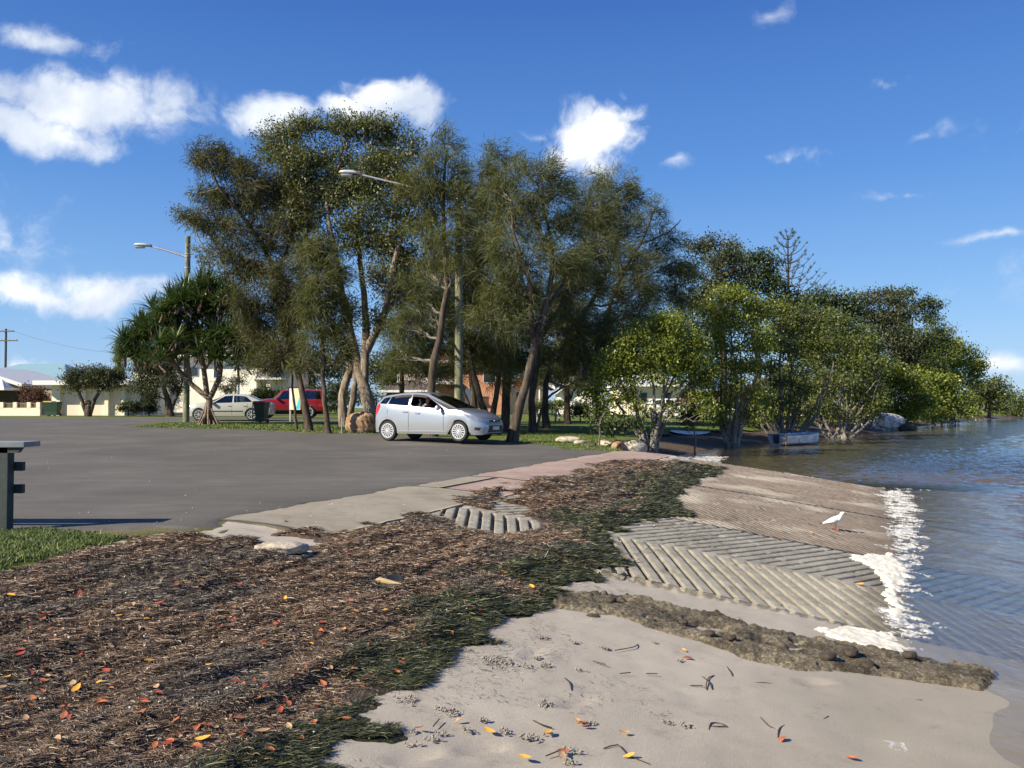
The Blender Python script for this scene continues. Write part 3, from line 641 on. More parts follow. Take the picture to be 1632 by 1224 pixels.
def smoothpath(P, n=14, wob=.0, rng=None):
    P = np.asarray(P, float)
    if len(P) < 3: t = np.linspace(0, 1, n); Q = P[0]+(P[1]-P[0])*t[:, None]
    else:
        E = np.vstack([2*P[0]-P[1], P, 2*P[-1]-P[-2]]); out = []
        per = max(2, n//(len(P)-1))
        for i in range(1, len(E)-2):
            t = np.linspace(0, 1, per, endpoint=False)[:, None]
            out.append(.5*((2*E[i])+(-E[i-1]+E[i+1])*t+(2*E[i-1]-5*E[i]+4*E[i+1]-E[i+2])*t*t+(-E[i-1]+3*E[i]-3*E[i+1]+E[i+2])*t**3))
        out.append(P[-1][None]); Q = np.vstack(out)
    if wob:
        Q[1:-1] += rng.normal(0, wob, (len(Q)-2, 3))*np.array([1, 1, .4])
    return Q
def barkmat(name, a, b, c, sc=5, st=.12, bump=1.0):
    m, nt, out = newmat(name)
    mp = N(nt, 'ShaderNodeMapping', {0: nt.nodes.new('ShaderNodeTexCoord').outputs['Object'], 'Scale': (1, 1, st*2)}).outputs[0]
    f = noise(nt, sc, 7, .75, .5, mp)
    pbsdf(nt, out, ramp(nt, f, [(.35, a), (.5, b), (.66, c)]), .9, 0, .2, bumpn(nt, f, bump, .05)); return m
BK_CAS = barkmat('dark_bark', (.035, .026, .018), (.085, .065, .048), (.16, .13, .10))
BK_GRY = barkmat('grey_branch_bark', (.08, .07, .055), (.19, .17, .145), (.34, .315, .275), 9)
BK_PAP = barkmat('paper_bark', (.07, .052, .038), (.21, .17, .13), (.40, .345, .28), 7)
BK_MAN = barkmat('pale_mangrove_bark', (.08, .07, .055), (.17, .155, .13), (.33, .31, .275), 9)
BK_PAN = barkmat('pandanus_bark', (.10, .065, .045), (.21, .155, .115), (.32, .26, .21), 9, .5)
L_CAS = leafmat('she_oak_needles', [(0, (.045, .052, .022)), (.4, (.095, .108, .042)), (.75, (.165, .175, .066)), (1, (.23, .225, .095))], .45)
L_CASB = leafmat('she_oak_needles_brown', [(0, (.034, .037, .019)), (.4, (.073, .076, .034)), (.75, (.13, .128, .056)), (1, (.18, .165, .08))], .38)
L_PAP = leafmat('paperbark_leaves', [(0, (.055, .065, .028)), (.5, (.12, .135, .055)), (.85, (.21, .225, .095)), (1, (.29, .29, .14))], .4, .45, .4)
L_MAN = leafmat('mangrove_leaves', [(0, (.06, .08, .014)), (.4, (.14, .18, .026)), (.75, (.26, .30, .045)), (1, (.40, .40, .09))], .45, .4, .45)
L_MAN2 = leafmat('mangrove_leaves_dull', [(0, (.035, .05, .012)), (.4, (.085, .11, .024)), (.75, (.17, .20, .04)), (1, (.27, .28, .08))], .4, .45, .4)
L_DRK = leafmat('dark_fig_leaves', [(0, (.018, .03, .010)), (.5, (.045, .068, .018)), (.85, (.095, .125, .033)), (1, (.16, .18, .06))], .3, .45, .4)
L_OLV = leafmat('olive_leaves', [(0, (.030, .038, .018)), (.5, (.070, .080, .035)), (1, (.15, .16, .08))], .3)
L_PUR = leafmat('plum_leaves', [(0, (.05, .022, .02)), (.5, (.11, .055, .045)), (1, (.25, .15, .12))], .35)
L_PAND = leafmat('pandanus_leaves', [(0, (.025, .048, .018)), (.5, (.058, .10, .034)), (.85, (.13, .18, .07)), (1, (.27, .31, .15))], .25, .35, .6)
L_DEAD = leafmat('dead_pandanus_leaves', [(0, (.05, .03, .018)), (.6, (.13, .085, .05)), (1, (.24, .17, .10))], .2, .7)
def needles(P, D, n, L, w, rng, sig=.14, droop=.9, wind=.35):
    m_ = len(P); Pn = np.repeat(P, n, 0)+rng.normal(0, sig, (m_*n, 3)); Dn = np.repeat(D, n, 0)
    d = Dn*.75+rng.normal(0, .55, (m_*n, 3))+np.array([wind, 0, .05]); d /= np.linalg.norm(d, axis=1)[:, None]
    l = (rng.uniform(.55, 1.25, m_*n)*L)[:, None]
    p1 = Pn+d*l*.5; d2 = d*.65+np.array([0, 0, -1.0])*rng.uniform(.2, 1, (m_*n, 1))*droop; d2 /= np.linalg.norm(d2, axis=1)[:, None]; p2 = p1+d2*l*.6
    s = np.cross(d, rng.normal(0, 1, (m_*n, 3))); s = s/(np.linalg.norm(s, axis=1)[:, None]+1e-9)*w/2
    V = np.stack([Pn-s, Pn+s, p1-s*.9, p1+s*.9, p2], 1).reshape(-1, 3); b = np.arange(m_*n)[:, None]*5
    return V, [b+np.array([[0, 1, 3, 2]]), b+np.array([[2, 3, 4]])]
def broad(P, D, n, L, w, rng, sig=.3, droop=.3, wind=0):
    m_ = len(P); N_ = m_*n; c = np.repeat(P, n, 0)+rng.normal(0, 1, (N_, 3))*sig*np.array([1, 1, .7])
    a = rng.normal(0, 1, (N_, 3))+np.array([0, 0, -droop]); a /= np.linalg.norm(a, axis=1)[:, None]
    nn = rng.normal(0, 1, (N_, 3))+np.array([-.5, -.3, .9]); b = np.cross(a, nn); b /= np.linalg.norm(b, axis=1)[:, None]+1e-9
    q = rng.uniform(.6, 1.3, (N_, 1)); a = a*L*q*.5; b = b*w*q*.5
    V = np.stack([c-a, c+b-a*.1, c+a, c-b-a*.1], 1).reshape(-1, 3)
    return V, [np.arange(N_)[:, None]*4+np.array([[0, 1, 2, 3]])]
def tree(name, label, cat, group, bpx, Y, trunks, clumps, leaf, lmat, bark, tips=1.0, nl=40, L=.35, w=.02, sig=.15, seed=1, droop=.9, wind=.35, shade=None, bare=0, twr=.011, X0=None, dens=7.0, limbr=.045, flat=.75):
    """trunks: [(points in photo px [(px,py,dY)], r0, r1)], clumps: (px,py,rx,ry[,dY])"""
    rng = np.random.default_rng(seed); B0 = base(bpx, Y)
    root = empty(name, B0, 0, label, cat, group); k = Y/F
    tb = Tubes(); TP = []; TR = []
    for ti, (pts, r0, r1) in enumerate(trunks):
        P = []
        for i, p in enumerate(pts):
            dY = p[2] if len(p) > 2 else 0
            q = at(p[0], p[1], Y+dY)-B0
            if i == 0 and p[1] > 640: q = np.array([(p[0]-bpx)*k, dY, -.12])
            P.append(q)
        Q = smoothpath(P, 16, .02, rng); rr = np.linspace(r0, r1, len(Q))
        if pts[0][1] > 640: rr[0] *= 1.35; rr[1] *= 1.08
        tb.add(Q, rr*(1+rng.normal(0, .05, len(Q))), 9); TP.append(Q[2:]); TR.append(rr[2:])
    TP = np.vstack(TP); TR = np.concatenate(TR)
    LP = []; LD = []; br = Tubes(); limbs = []
    for cl in clumps:
        px, py, rx, ry = cl[:4]; dY = cl[4] if len(cl) > 4 else rng.uniform(-1, 1)*rx*k*.6
        c = at(px, py, Y+dY)-B0; rr = np.array([rx*k, rx*k*flat, ry*k])
        cand = TP if not limbs else np.vstack([TP]+[l_[0] for l_ in limbs]); crad = TR if not limbs else np.concatenate([TR]+[l_[1] for l_ in limbs])
        dd = cand-c; cost = np.linalg.norm(dd, axis=1)+np.clip(dd[:, 2]+.3*np.linalg.norm(dd[:, :2], axis=1), 0, None)*2.0
        i = int(np.argmin(cost)); s0 = cand[i]; r0 = min(crad[i]*.75, limbr*(1+rx*k*.5)); r0 = max(r0, .018)
        ctrl = (s0+c)/2+np.array([0, 0, -.12*np.linalg.norm(c-s0)])+rng.normal(0, .12, 3)
        Lb = bez(s0, ctrl, c, 8); Lb[1:-1] += rng.normal(0, .035*np.linalg.norm(c-s0)**.5, (6, 3)); lr = np.linspace(r0, max(.014, r0*.4), 8)
        br.add(Lb, lr, 6); limbs.append((Lb[2:], lr[2:]))
        nt_ = max(4, int(1.75*dens*tips*(rx*k)*(ry*k)*4))
        u = rng.normal(0, 1, (nt_, 3)); u /= np.linalg.norm(u, axis=1)[:, None]; rad = rng.uniform(.25, 1.0, nt_)**.55
        T_ = c+u*rad[:, None]*rr*(1+rng.normal(0, .1, (nt_, 1)))
        for q in range(nt_):
            a = Lb[rng.integers(2, 8)]; mid = (a+T_[q])/2+np.array([0, 0, -.08*np.linalg.norm(T_[q]-a)])+rng.normal(0, .07, 3)
            tw = bez(a, mid, T_[q], 5)
            if rng.random() < (.75 if twr > .009 else .5): br.add(tw, np.linspace(twr*1.9, twr*.6, 5), 3)
            if rng.random() < bare: continue
            LP.append(T_[q]); LP.append(tw[3]*.7+T_[q]*.3); d = (T_[q]-a); d /= np.linalg.norm(d)+1e-9; LD += [d, d]
    nT = sum(len(f) for f in tb.F); off_ = tb.n
    o_ = mesh_np('trunk', np.vstack(tb.V+br.V), [np.vstack(tb.F+[f+off_ for f in br.F])], bark, root, smooth=True)
    if bark is BK_CAS: o_.data.materials.append(BK_GRY); mi_ = np.zeros(len(o_.data.polygons), np.int32); mi_[nT:] = 1; o_.data.polygons.foreach_set('material_index', mi_)
    if LP:
        V, Fs = (needles if leaf == 'n' else broad)(np.array(LP), np.array(LD), int(nl*1.15), L, w, rng, sig*1.15, droop, wind)
        mesh_np('crown', V, Fs, lmat, root)
    return root
PB = 'paperbark tree'; SO = 'she-oak tree'
G1 = 'she-oaks crowded together behind the hatchback'; G2 = 'mangroves along the water edge'; G3 = 'tall trees behind the mangroves'
# --- leaning she-oak at left (A,B trunks)
tree('she_oak_tree', 'leaning she-oak with brownish crown reaching furthest left, next to the sign board', SO, G1, 494, 35, [([(494, 682), (481, 620, 0), (462, 545, .5), (440, 440, .6), (400, 360, .2), (350, 300, -.4), (330, 250, -.5)], .14, .04), ([(440, 440, .6), (470, 360, .8), (455, 300, 1)], .07, .03)],
     [(330, 250, 28, 28), (360, 262, 34, 24), (398, 285, 38, 32), (330, 305, 30, 14), (360, 320, 40, 22), (420, 320, 45, 34), (320, 350, 38, 16), (375, 372, 46, 24), (435, 385, 50, 36), (460, 300, 32, 34), (470, 345, 34, 32), (350, 405, 28, 18), (400, 425, 44, 26), (455, 445, 42, 34), (430, 490, 40, 30), (470, 500, 30, 34), (405, 530, 34, 22), (450, 550, 40, 30), (425, 575, 30, 22), (385, 480, 26, 22)],
     'n', L_CASB, BK_CAS, 1.0, 30, .36, .020, .15, 11)
tree('she_oak_tree', 'thin straight she-oak trunk right of the sign board', SO, G1, 524, 33, [([(524, 683), (516, 620), (513, 540), (508, 460), (500, 390)], .11, .03)],
     [(500, 400, 30, 30), (520, 440, 34, 30), (500, 480, 32, 34), (535, 500, 28, 34), (505, 540, 30, 28), (545, 560, 24, 26), (490, 580, 24, 18)], 'n', L_CAS, BK_CAS, 1.0, 30, .38, .020, .15, 12)
tree('she_oak_tree', 'slender bare-stemmed sapling just behind the sign board', SO, G1, 473, 36, [([(473, 680), (468, 640), (464, 590), (458, 530), (452, 470)], .055, .02)], [(450, 470, 24, 24), (462, 520, 24, 24), (446, 560, 26, 20)], 'n', L_CAS, BK_CAS, .9, 26, .34, .018, .14, 13)
# --- big paperbark
tree('paperbark_tree', 'tallest paperbark with thick pale forked trunk behind the boulder', PB, None, 598, 35, [([(600, 690), (588, 640), (572, 590, .2), (556, 520, .3), (540, 440, 0), (528, 370, -.4), (520, 310, -.2), (548, 250, 0)], .27, .02),
      ([(580, 610, .2), (584, 540, .3), (580, 470, .5), (572, 400, .6), (572, 320, .5), (590, 250, .4)], .19, .02), ([(584, 560, .3), (612, 500, -.2), (622, 440, -.4), (640, 380, -.5), (652, 320, -.3), (648, 260, 0)], .17, .02),
      ([(612, 500, -.2), (648, 460, .1), (672, 420, .3), (690, 370, .4)], .10, .03), ([(540, 440, 0), (500, 400, .4), (478, 340, .6), (470, 270, .5)], .11, .03)],
     [(440, 215, 34, 22), (478, 205, 34, 20), (515, 200, 38, 18), (552, 208, 38, 22), (590, 208, 36, 20), (628, 218, 36, 26), (655, 238, 30, 28), (432, 250, 26, 24), (465, 255, 36, 26), (505, 248, 36, 26), (545, 262, 34, 28), (592, 262, 36, 28), (630, 270, 34, 30), (660, 300, 28, 30), (458, 300, 30, 28), (492, 305, 34, 26),
      (535, 320, 34, 26), (580, 330, 30, 30), (620, 335, 34, 28), (660, 355, 30, 28), (480, 355, 30, 24), (520, 385, 26, 24), (560, 385, 28, 26), (605, 390, 30, 24), (645, 405, 34, 26), (690, 340, 22, 24), (530, 440, 24, 22), (590, 440, 28, 22), (500, 275, 40, 30), (545, 290, 40, 30), (600, 300, 40, 30), (430, 225, 26, 18), (570, 200, 40, 16), (620, 370, 34, 24), (560, 355, 36, 24), (500, 415, 30, 24), (470, 255, 34, 30), (520, 310, 30, 34), (610, 250, 36, 34), (640, 300, 30, 34), (575, 295, 30, 34), (490, 330, 34, 30), (630, 420, 34, 30), (590, 370, 30, 30), (480, 190, 24, 12), (610, 196, 28, 12), (545, 190, 20, 10), (630, 460, 34, 28), (600, 510, 26, 24), (560, 490, 20, 20)],
     'b', L_PAP, BK_PAP, 1.0, 34, .13, .052, .22, 14, .3, dens=5.2, limbr=.10, twr=.018)
tree('paperbark_tree', 'paperbark with twisted double trunk left of the thickest trunk', PB, None, 549, 39, [([(550, 668), (546, 630), (556, 590), (545, 540, .3), (500, 480, .5), (430, 430, .3), (360, 400, 0), (315, 355, -.3)], .22, .035), ([(553, 660), (566, 610), (558, 580, 0)], .15, .11), ([(360, 400, 0), (330, 400, .4), (300, 345, .6)], .05, .02)],
     [(290, 338, 22, 12), (312, 350, 24, 14), (335, 370, 26, 16), (322, 400, 20, 14), (345, 415, 26, 16), (370, 435, 30, 18), (330, 430, 18, 14), (400, 450, 26, 20), (360, 470, 24, 16), (395, 500, 22, 16), (540, 530, 30, 26)], 'b', L_PAP, BK_PAP, .9, 26, .115, .045, .16, 15, .3, dens=4.2, limbr=.06)
# --- central she-oaks
CAS = dict(leaf='n', lmat=L_CAS, bark=BK_CAS, nl=28, L=.40, w=.018, sig=.16, dens=5.2)
tree('she_oak_tree', 'tall drooping she-oak whose crown wraps the light pole', SO, G1, 690, 32.2, [([(690, 668), (686, 610), (700, 540), (712, 460), (708, 380), (706, 300), (712, 240)], .17, .04)],
     [(708, 228, 26, 20), (690, 265, 28, 30), (725, 275, 30, 32), (700, 320, 34, 34), (738, 330, 30, 34), (680, 370, 30, 32), (720, 385, 38, 34), (690, 430, 36, 36, 2.4), (742, 440, 34, 34, 3.2), (665, 470, 38, 34, .5), (700, 495, 36, 36, 2.8), (650, 520, 36, 30, .5), (690, 545, 38, 32, 2.8), (740, 550, 36, 34, 3.4), (640, 560, 34, 26, .8), (672, 590, 36, 22, 2), (720, 595, 32, 24, 3.2), (658, 283, 20, 16, -.2), (682, 300, 22, 18, -.2), (640, 300, 12, 12, 0), (715, 430, 14, 14, -.3), (750, 500, 26, 24, 3.2)], seed=21, **CAS)
tree('she_oak_tree', 'dark leaning she-oak trunk right beside the hatchback bonnet', SO, G1, 820, 29.5, [([(815, 692), (830, 640), (845, 585), (852, 540), (870, 490), (880, 430, .2), (872, 360, .3), (856, 290, .3)], .17, .03), ([(852, 545), (846, 500, -.3), (842, 440, -.4), (820, 380, -.5), (815, 320, -.3)], .09, .03), ([(868, 500), (892, 460, .3), (912, 420, .5)], .08, .03)],
     [(832, 262, 30, 20), (865, 275, 34, 24), (805, 300, 34, 28), (845, 315, 38, 30), (885, 310, 34, 30), (815, 350, 36, 32), (855, 368, 40, 32), (900, 360, 34, 32), (800, 400, 36, 32), (840, 420, 36, 30), (885, 410, 34, 28), (800, 450, 36, 30), (835, 470, 30, 26), (915, 420, 28, 28), (780, 500, 34, 28), (815, 515, 30, 26)], seed=22, **CAS)
tree('she_oak_tree', 'she-oak with a pair of bent dark trunks left of the leaning one', SO, G1, 778, 35, [([(785, 674), (768, 640), (752, 590), (745, 530), (752, 450), (760, 370), (765, 290)], .15, .03), ([(782, 670), (792, 620), (798, 560), (800, 500)], .14, .05)],
     [(765, 275, 26, 22), (750, 315, 30, 28), (785, 320, 28, 30), (765, 365, 34, 30), (755, 415, 34, 32), (770, 470, 36, 34), (755, 520, 36, 32), (790, 545, 34, 30), (750, 570, 36, 26), (800, 590, 30, 22)], seed=23, **CAS)
tree('she_oak_tree', 'upright she-oak with rough grey trunk midway between pole and leaning trunk', SO, G1, 801, 37, [([(803, 670), (808, 600), (812, 520), (800, 440), (790, 350), (790, 260)], .19, .03)],
     [(795, 238, 26, 14), (810, 255, 24, 16), (790, 290, 26, 24), (800, 340, 28, 28), (815, 470, 32, 30), (835, 520, 34, 30), (850, 560, 34, 28), (815, 575, 32, 26)], seed=24, **dict(CAS, nl=24))
tree('she_oak_tree', 'straight she-oak trunk standing beside the picnic table', SO, G1, 848, 36, [([(848, 672), (850, 610), (862, 540), (900, 470), (930, 400), (940, 330)], .15, .04), ([(850, 650), (870, 640, -.2), (895, 618, -.6), (915, 610, -.9)], .06, .035)],
     [(930, 305, 34, 26), (955, 330, 32, 28), (925, 355, 34, 30), (960, 380, 34, 30), (930, 410, 36, 32), (900, 470, 36, 32), (940, 460, 36, 32), (905, 520, 36, 32), (945, 520, 34, 30), (890, 565, 34, 26), (930, 580, 36, 28), (968, 560, 30, 30), (900, 600, 32, 18)], seed=25, **CAS)
tree('she_oak_tree', 'she-oak with pale lit trunk right of the picnic table', SO, G1, 872, 40, [([(872, 668), (870, 610), (905, 540), (955, 460), (985, 380), (985, 310)], .16, .04)],
     [(975, 290, 34, 22), (1000, 318, 30, 24), (975, 345, 34, 28), (1005, 370, 32, 26), (985, 410, 36, 30), (1020, 420, 32, 28), (970, 455, 34, 30), (1010, 470, 36, 30), (980, 510, 36, 30), (1025, 500, 32, 24)], seed=26, **CAS)
tree('she_oak_tree', 'sparse wispy she-oak topping the right end of the grove', SO, G1, 952, 42, [([(955, 672), (952, 600), (960, 530), (985, 450), (1020, 390), (1045, 330)], .15, .03), ([(1020, 390), (1065, 370, 0), (1085, 350)], .05, .02)],
     [(1045, 330, 20, 14), (1025, 350, 22, 16), (1055, 362, 18, 14), (1075, 385, 20, 16), (1040, 395, 26, 20), (1060, 425, 34, 22), (1090, 430, 26, 20), (1050, 465, 36, 26), (1085, 470, 30, 24), (1010, 540, 34, 30), (960, 590, 30, 28)], seed=27, **dict(CAS, nl=22))
tree('she_oak_tree', 'shaded she-oak at the back of the grove under the orange roof', SO, G1, 905, 46, [([(905, 665), (902, 600), (890, 540), (880, 470)], .17, .05), ([(903, 640), (925, 600), (935, 540)], .09, .04)],
     [(870, 480, 40, 36), (910, 500, 42, 38), (880, 545, 44, 32), (930, 545, 42, 34), (850, 600, 34, 18), (945, 600, 30, 26), (910, 440, 40, 36), (985, 560, 34, 36)], seed=28, **CAS)
tree('she_oak_tree', 'shaded she-oak at the back of the grove behind the light pole', SO, G1, 757, 46, [([(757, 662), (752, 600), (745, 530), (740, 460)], .2, .05), ([(757, 660), (735, 610), (722, 560)], .1, .05)],
     [(700, 440, 40, 40), (745, 470, 44, 40), (700, 510, 44, 36), (790, 490, 42, 40), (650, 450, 34, 34), (745, 560, 44, 32), (800, 560, 44, 34), (650, 570, 34, 20), (780, 400, 40, 40), (840, 480, 36, 40), (700, 590, 30, 16)], seed=29, **CAS)
tree('she_oak_tree', 'dark she-oak stem close behind the roof of the hatchback', SO, G1, 641, 42, [([(642, 664), (640, 600), (644, 540), (640, 480)], .14, .05)],
     [(640, 480, 30, 26), (625, 530, 28, 24), (660, 520, 28, 26), (630, 575, 30, 18), (612, 600, 20, 14), (675, 560, 22, 20)], seed=30, **CAS)
# --- distant backdrop trees behind the houses
for i, (px, Y, cl, lm, lab) in enumerate([
    (500, 92, [(470, 585, 26, 20), (510, 575, 28, 22), (540, 590, 26, 20), (490, 610, 34, 16), (450, 600, 20, 16)], L_OLV, 'hazy olive tree behind the gap between white house and paperbarks'),
    (640, 96, [(600, 585, 28, 20), (640, 578, 28, 20), (670, 590, 26, 18), (620, 605, 34, 14)], L_DRK, 'dark distant tree over the brown tiled wing'),
    (780, 98, [(745, 580, 28, 22), (785, 575, 30, 22), (820, 585, 26, 20), (770, 605, 34, 14), (715, 590, 22, 18)], L_DRK, 'dark distant tree over the right end of the orange brick house'),
    (900, 98, [(865, 585, 26, 20), (900, 578, 30, 22), (940, 585, 28, 20), (975, 590, 26, 20), (900, 605, 44, 12)], L_OLV, 'hazy olive tree behind the steep white gable'),
    (1040, 102, [(1005, 585, 28, 20), (1045, 575, 30, 22), (1085, 580, 28, 22), (1130, 585, 28, 20), (1170, 590, 26, 18)], L_DRK, 'dark distant tree over the long cream house')]):
    tree('background_tree', lab, 'tree', 'distant trees behind the houses', px, Y, [([(px, 660), (px, 630), (px, 600)], .3, .1)], cl, 'b', lm, BK_CAS, 1, 30, .3, .16, .5, 300+i, .1, 0, dens=1.4, twr=.02)
# --- pandanus
def pandanus(px, Y):
    B0 = base(px, Y); k = Y/F; rng = np.random.default_rng(5)
    root = empty('pandanus_tree', B0, 0, 'pandanus palm with spiky strap leaves and stilt roots on the grass island', 'pandanus')
    def q(a, b, d=0): return at(a, b, Y+d)-B0
    tb = Tubes()
    fork = q(334, 633)
    tb.add(smoothpath([q(332, 668), q(333, 650), fork], 6), [.22, .2, .17, .16, .15, .14, .14][:len(smoothpath([q(332, 668), q(333, 650), fork], 6))], 9)
    rt = Tubes()
    for i in range(26):
        a = rng.uniform(0, 6.28); r = rng.uniform(.15, .62); h = rng.uniform(.45, 1.05)
        rt.add(smoothpath([np.array([.1*math.cos(a), .1*math.sin(a), h]), np.array([r*.5*math.cos(a), r*.5*math.sin(a), h*.55]), np.array([r*math.cos(a), r*math.sin(a), -.05])], 6), .045, 5)
    heads = []
    stems = [([(334, 636), (305, 612), (285, 590), (268, 570), (252, 562)], .11), ([(285, 590), (275, 572), (262, 535)], .08), ([(268, 570), (240, 555), (222, 548)], .07), ([(330, 630), (325, 590), (320, 560), (312, 520)], .11), ([(336, 632), (350, 600), (352, 570), (358, 530)], .11),
             ([(352, 575), (372, 560), (385, 545)], .07), ([(325, 590), (342, 560), (340, 500)], .08), ([(320, 560), (298, 540), (285, 510)], .08), ([(305, 612), (300, 575), (296, 545)], .06), ([(358, 540), (372, 520), (370, 500)], .06)]
    for pts, r in stems:
        P = [q(a, b, rng.uniform(-.5, .5) if i > 1 else 0) for i, (a, b) in enumerate(pts)]; S = smoothpath(P, 10); tb.add(S, np.linspace(r*1.15, r*.8, len(S)), 8)
    hp = [(215, 543), (232, 530), (250, 545), (262, 520), (255, 500), (275, 505), (290, 480), (280, 530), (305, 470), (322, 462), (340, 468), (318, 495), (300, 505), (335, 500), (355, 482), (368, 500), (352, 520), (330, 525), (310, 530), (378, 525), (385, 545), (370, 550), (345, 545), (292, 540), (240, 512), (325, 545), (360, 535), (205, 548), (272, 478), (200, 560), (222, 568), (246, 562), (392, 560), (398, 545), (378, 570), (300, 560), (335, 560), (280, 555), (385, 515), (265, 540), (196, 545), (212, 535), (224, 515), (242, 495), (258, 485), (275, 470), (292, 462), (310, 455), (328, 452), (345, 458), (360, 470), (376, 490), (388, 508), (400, 530), (340, 480), (318, 478)]
    G_, D_ = Tubes(), Tubes(); Vg = []; Fg = []; Vd = []; Fd = []; ng = nd = 0
    def strap(p, d, L, w, droop):
        P = [p]; dd = d.copy(); n = 5
        for i in range(n):
            dd = dd+np.array([0, 0, -droop*(i+.4)/n]); dd /= np.linalg.norm(dd); P.append(P[-1]+dd*L/n)
        P = np.array(P); s = np.cross(d, np.array([0, 0, 1.])); s /= np.linalg.norm(s)+1e-6
        ww = np.array([.8, 1, .9, .65, .35, .03])[:, None]*w/2; up = np.array([0, 0, 1])*ww*.5
        V = np.stack([P-s*ww+up, P, P+s*ww+up], 1).reshape(-1, 3); F_ = []
        for i in range(n):
            F_ += [(i*3, i*3+1, i*3+4, i*3+3), (i*3+1, i*3+2, i*3+5, i*3+4)]
        return V, np.array(F_)
    for (a, b) in hp:
        a += 8
        for rep in range(3):
            c = q(a+rng.uniform(-9, 9), b+6+rng.uniform(-8, 8), rng.uniform(-1.7, 1.7)*(.3 if a < 250 else 1))
            tb.add(smoothpath([c+np.array([rng.uniform(-.3, .3), 0, -.5]), c+np.array([0, 0, -.2]), c], 4), .05, 6)
            for i in range(58):
                az = rng.uniform(0, 6.28); el = rng.uniform(-.15, 1.35); d = np.array([math.cos(az)*math.cos(el), math.sin(az)*math.cos(el), math.sin(el)])
                V, F_ = strap(c, d, rng.uniform(.65, 1.15), .075, rng.uniform(.06, .45)*(1.2-el*.5)); Vg.append(V); Fg.append(F_+ng); ng += len(V)
            for i in range(5):
                az = rng.uniform(0, 6.28); d = np.array([math.cos(az), math.sin(az), -.3]); d /= np.linalg.norm(d)
                V, F_ = strap(c-np.array([0, 0, .15]), d, rng.uniform(.35, .6), .05, .8); Vd.append(V); Fd.append(F_+nd); nd += len(V)
    tb.build('trunk', BK_PAN, root); rt.build('stilt_roots', BK_PAN, root)
    mesh_np('crown', np.vstack(Vg), [np.vstack(Fg)], L_PAND, root); mesh_np('dead_leaves', np.vstack(Vd), [np.vstack(Fd)], L_DEAD, root)
pandanus(332, 40.5)
# --- small street trees at left
OL = dict(leaf='b', droop=.5)
tree('round_tree', 'low round olive-green tree with forked trunk before the garage doors', 'tree', None, 141, 60, [([(141, 661), (141, 648), (140, 640)], .25, .2), ([(140, 644), (127, 628), (118, 615)], .15, .06), ([(141, 644), (155, 630), (170, 615), (180, 605)], .15, .05)],
     [(118, 600, 18, 14), (135, 596, 20, 14), (155, 596, 20, 14), (175, 598, 18, 14), (115, 615, 14, 12), (190, 606, 12, 12), (145, 608, 24, 12), (170, 612, 18, 10), (128, 610, 18, 10), (160, 605, 20, 12), (186, 595, 10, 8)], lmat=L_OLV, bark=BK_CAS, nl=44, L=.16, w=.06, sig=.22, seed=41, dens=4.5, **OL)
tree('weeping_tree', 'weeping bottlebrush tree before the white two-storey house', 'tree', None, 272, 60, [([(272, 661), (268, 640), (262, 620), (255, 600)], .28, .07), ([(268, 645), (285, 625), (290, 612)], .12, .05)],
     [(225, 585, 20, 14), (250, 580, 22, 14), (275, 585, 20, 14), (235, 605, 20, 16), (262, 605, 22, 14), (222, 620, 14, 16), (290, 600, 12, 14), (240, 628, 14, 18), (282, 615, 14, 14), (255, 590, 20, 12)], lmat=L_OLV, bark=BK_CAS, nl=40, L=.2, w=.05, sig=.22, seed=42, dens=4.5, **OL)
tree('plum_tree', 'purple-leaved shrub behind the cream front fence', 'tree', None, 54, 66, [([(54, 658), (54, 640)], .08, .06)], [(48, 622, 14, 9), (62, 622, 12, 8), (40, 632, 10, 8), (56, 634, 16, 9), (70, 632, 9, 9)], lmat=L_PUR, bark=BK_CAS, nl=34, L=.16, w=.08, sig=.2, seed=43, dens=5, **OL)
tree('conifer', 'narrow yellow-green conifer at the corner of the white two-storey house', 'tree', None, 190, 72, [([(190, 658), (190, 600), (190, 555)], .15, .03)], [(190, 560, 7, 12), (190, 575, 8, 12), (190, 592, 9, 12), (190, 610, 9, 14), (190, 545, 4, 10)], lmat=L_MAN2, bark=BK_CAS, nl=60, L=.14, w=.05, sig=.15, seed=44, dens=7, **OL)
def shrub(name, label, px, Y, cl, lmat, seed, L=.12, w=.06, nl=60, dens=7, cat='shrub', group=None):
    return tree(name, label, cat, group, px, Y, [([(px, 662), (px, cl[0][1])], .05, .03)], cl, 'b', lmat, BK_CAS, 1, nl, L, w, .16, seed, .2, dens=dens, twr=.008)
shrub('hedge', 'clipped dark green hedge between the garage and the weeping tree', 205, 63, [(197, 648, 9, 9, 0), (210, 648, 9, 9, 0), (222, 649, 8, 9, 0)], L_DRK, 45)
shrub('shrub', 'dark bushy shrub at the foot of the weeping tree', 238, 62, [(236, 640, 9, 14, 0), (242, 650, 9, 9, 0)], L_DRK, 46)
shrub('shrub', 'round dark shrub behind the red four-wheel drive', 412, 66, [(408, 635, 14, 16, 0), (422, 628, 16, 14, 0), (430, 645, 18, 14, 0), (445, 635, 12, 16, 0)], L_DRK, 47)
shrub('shrub', 'scruffy green tree against the white wall behind the sedan', 375, 64, [(370, 615, 16, 14, 0), (385, 605, 14, 12, 0), (360, 630, 12, 14, 0), (350, 610, 12, 14, 0)], L_OLV, 48, dens=3.5, nl=36)
shrub('shrub', 'spiky dark bushes massed behind the two paperbark trunks', 600, 66, [(500, 630, 26, 18, 0), (540, 625, 24, 20, 0), (580, 632, 26, 16, 0), (620, 640, 20, 12, 0), (480, 640, 20, 16, 0), (530, 645, 24, 12, 0)], L_DRK, 49, .2, .06, 44, 4)
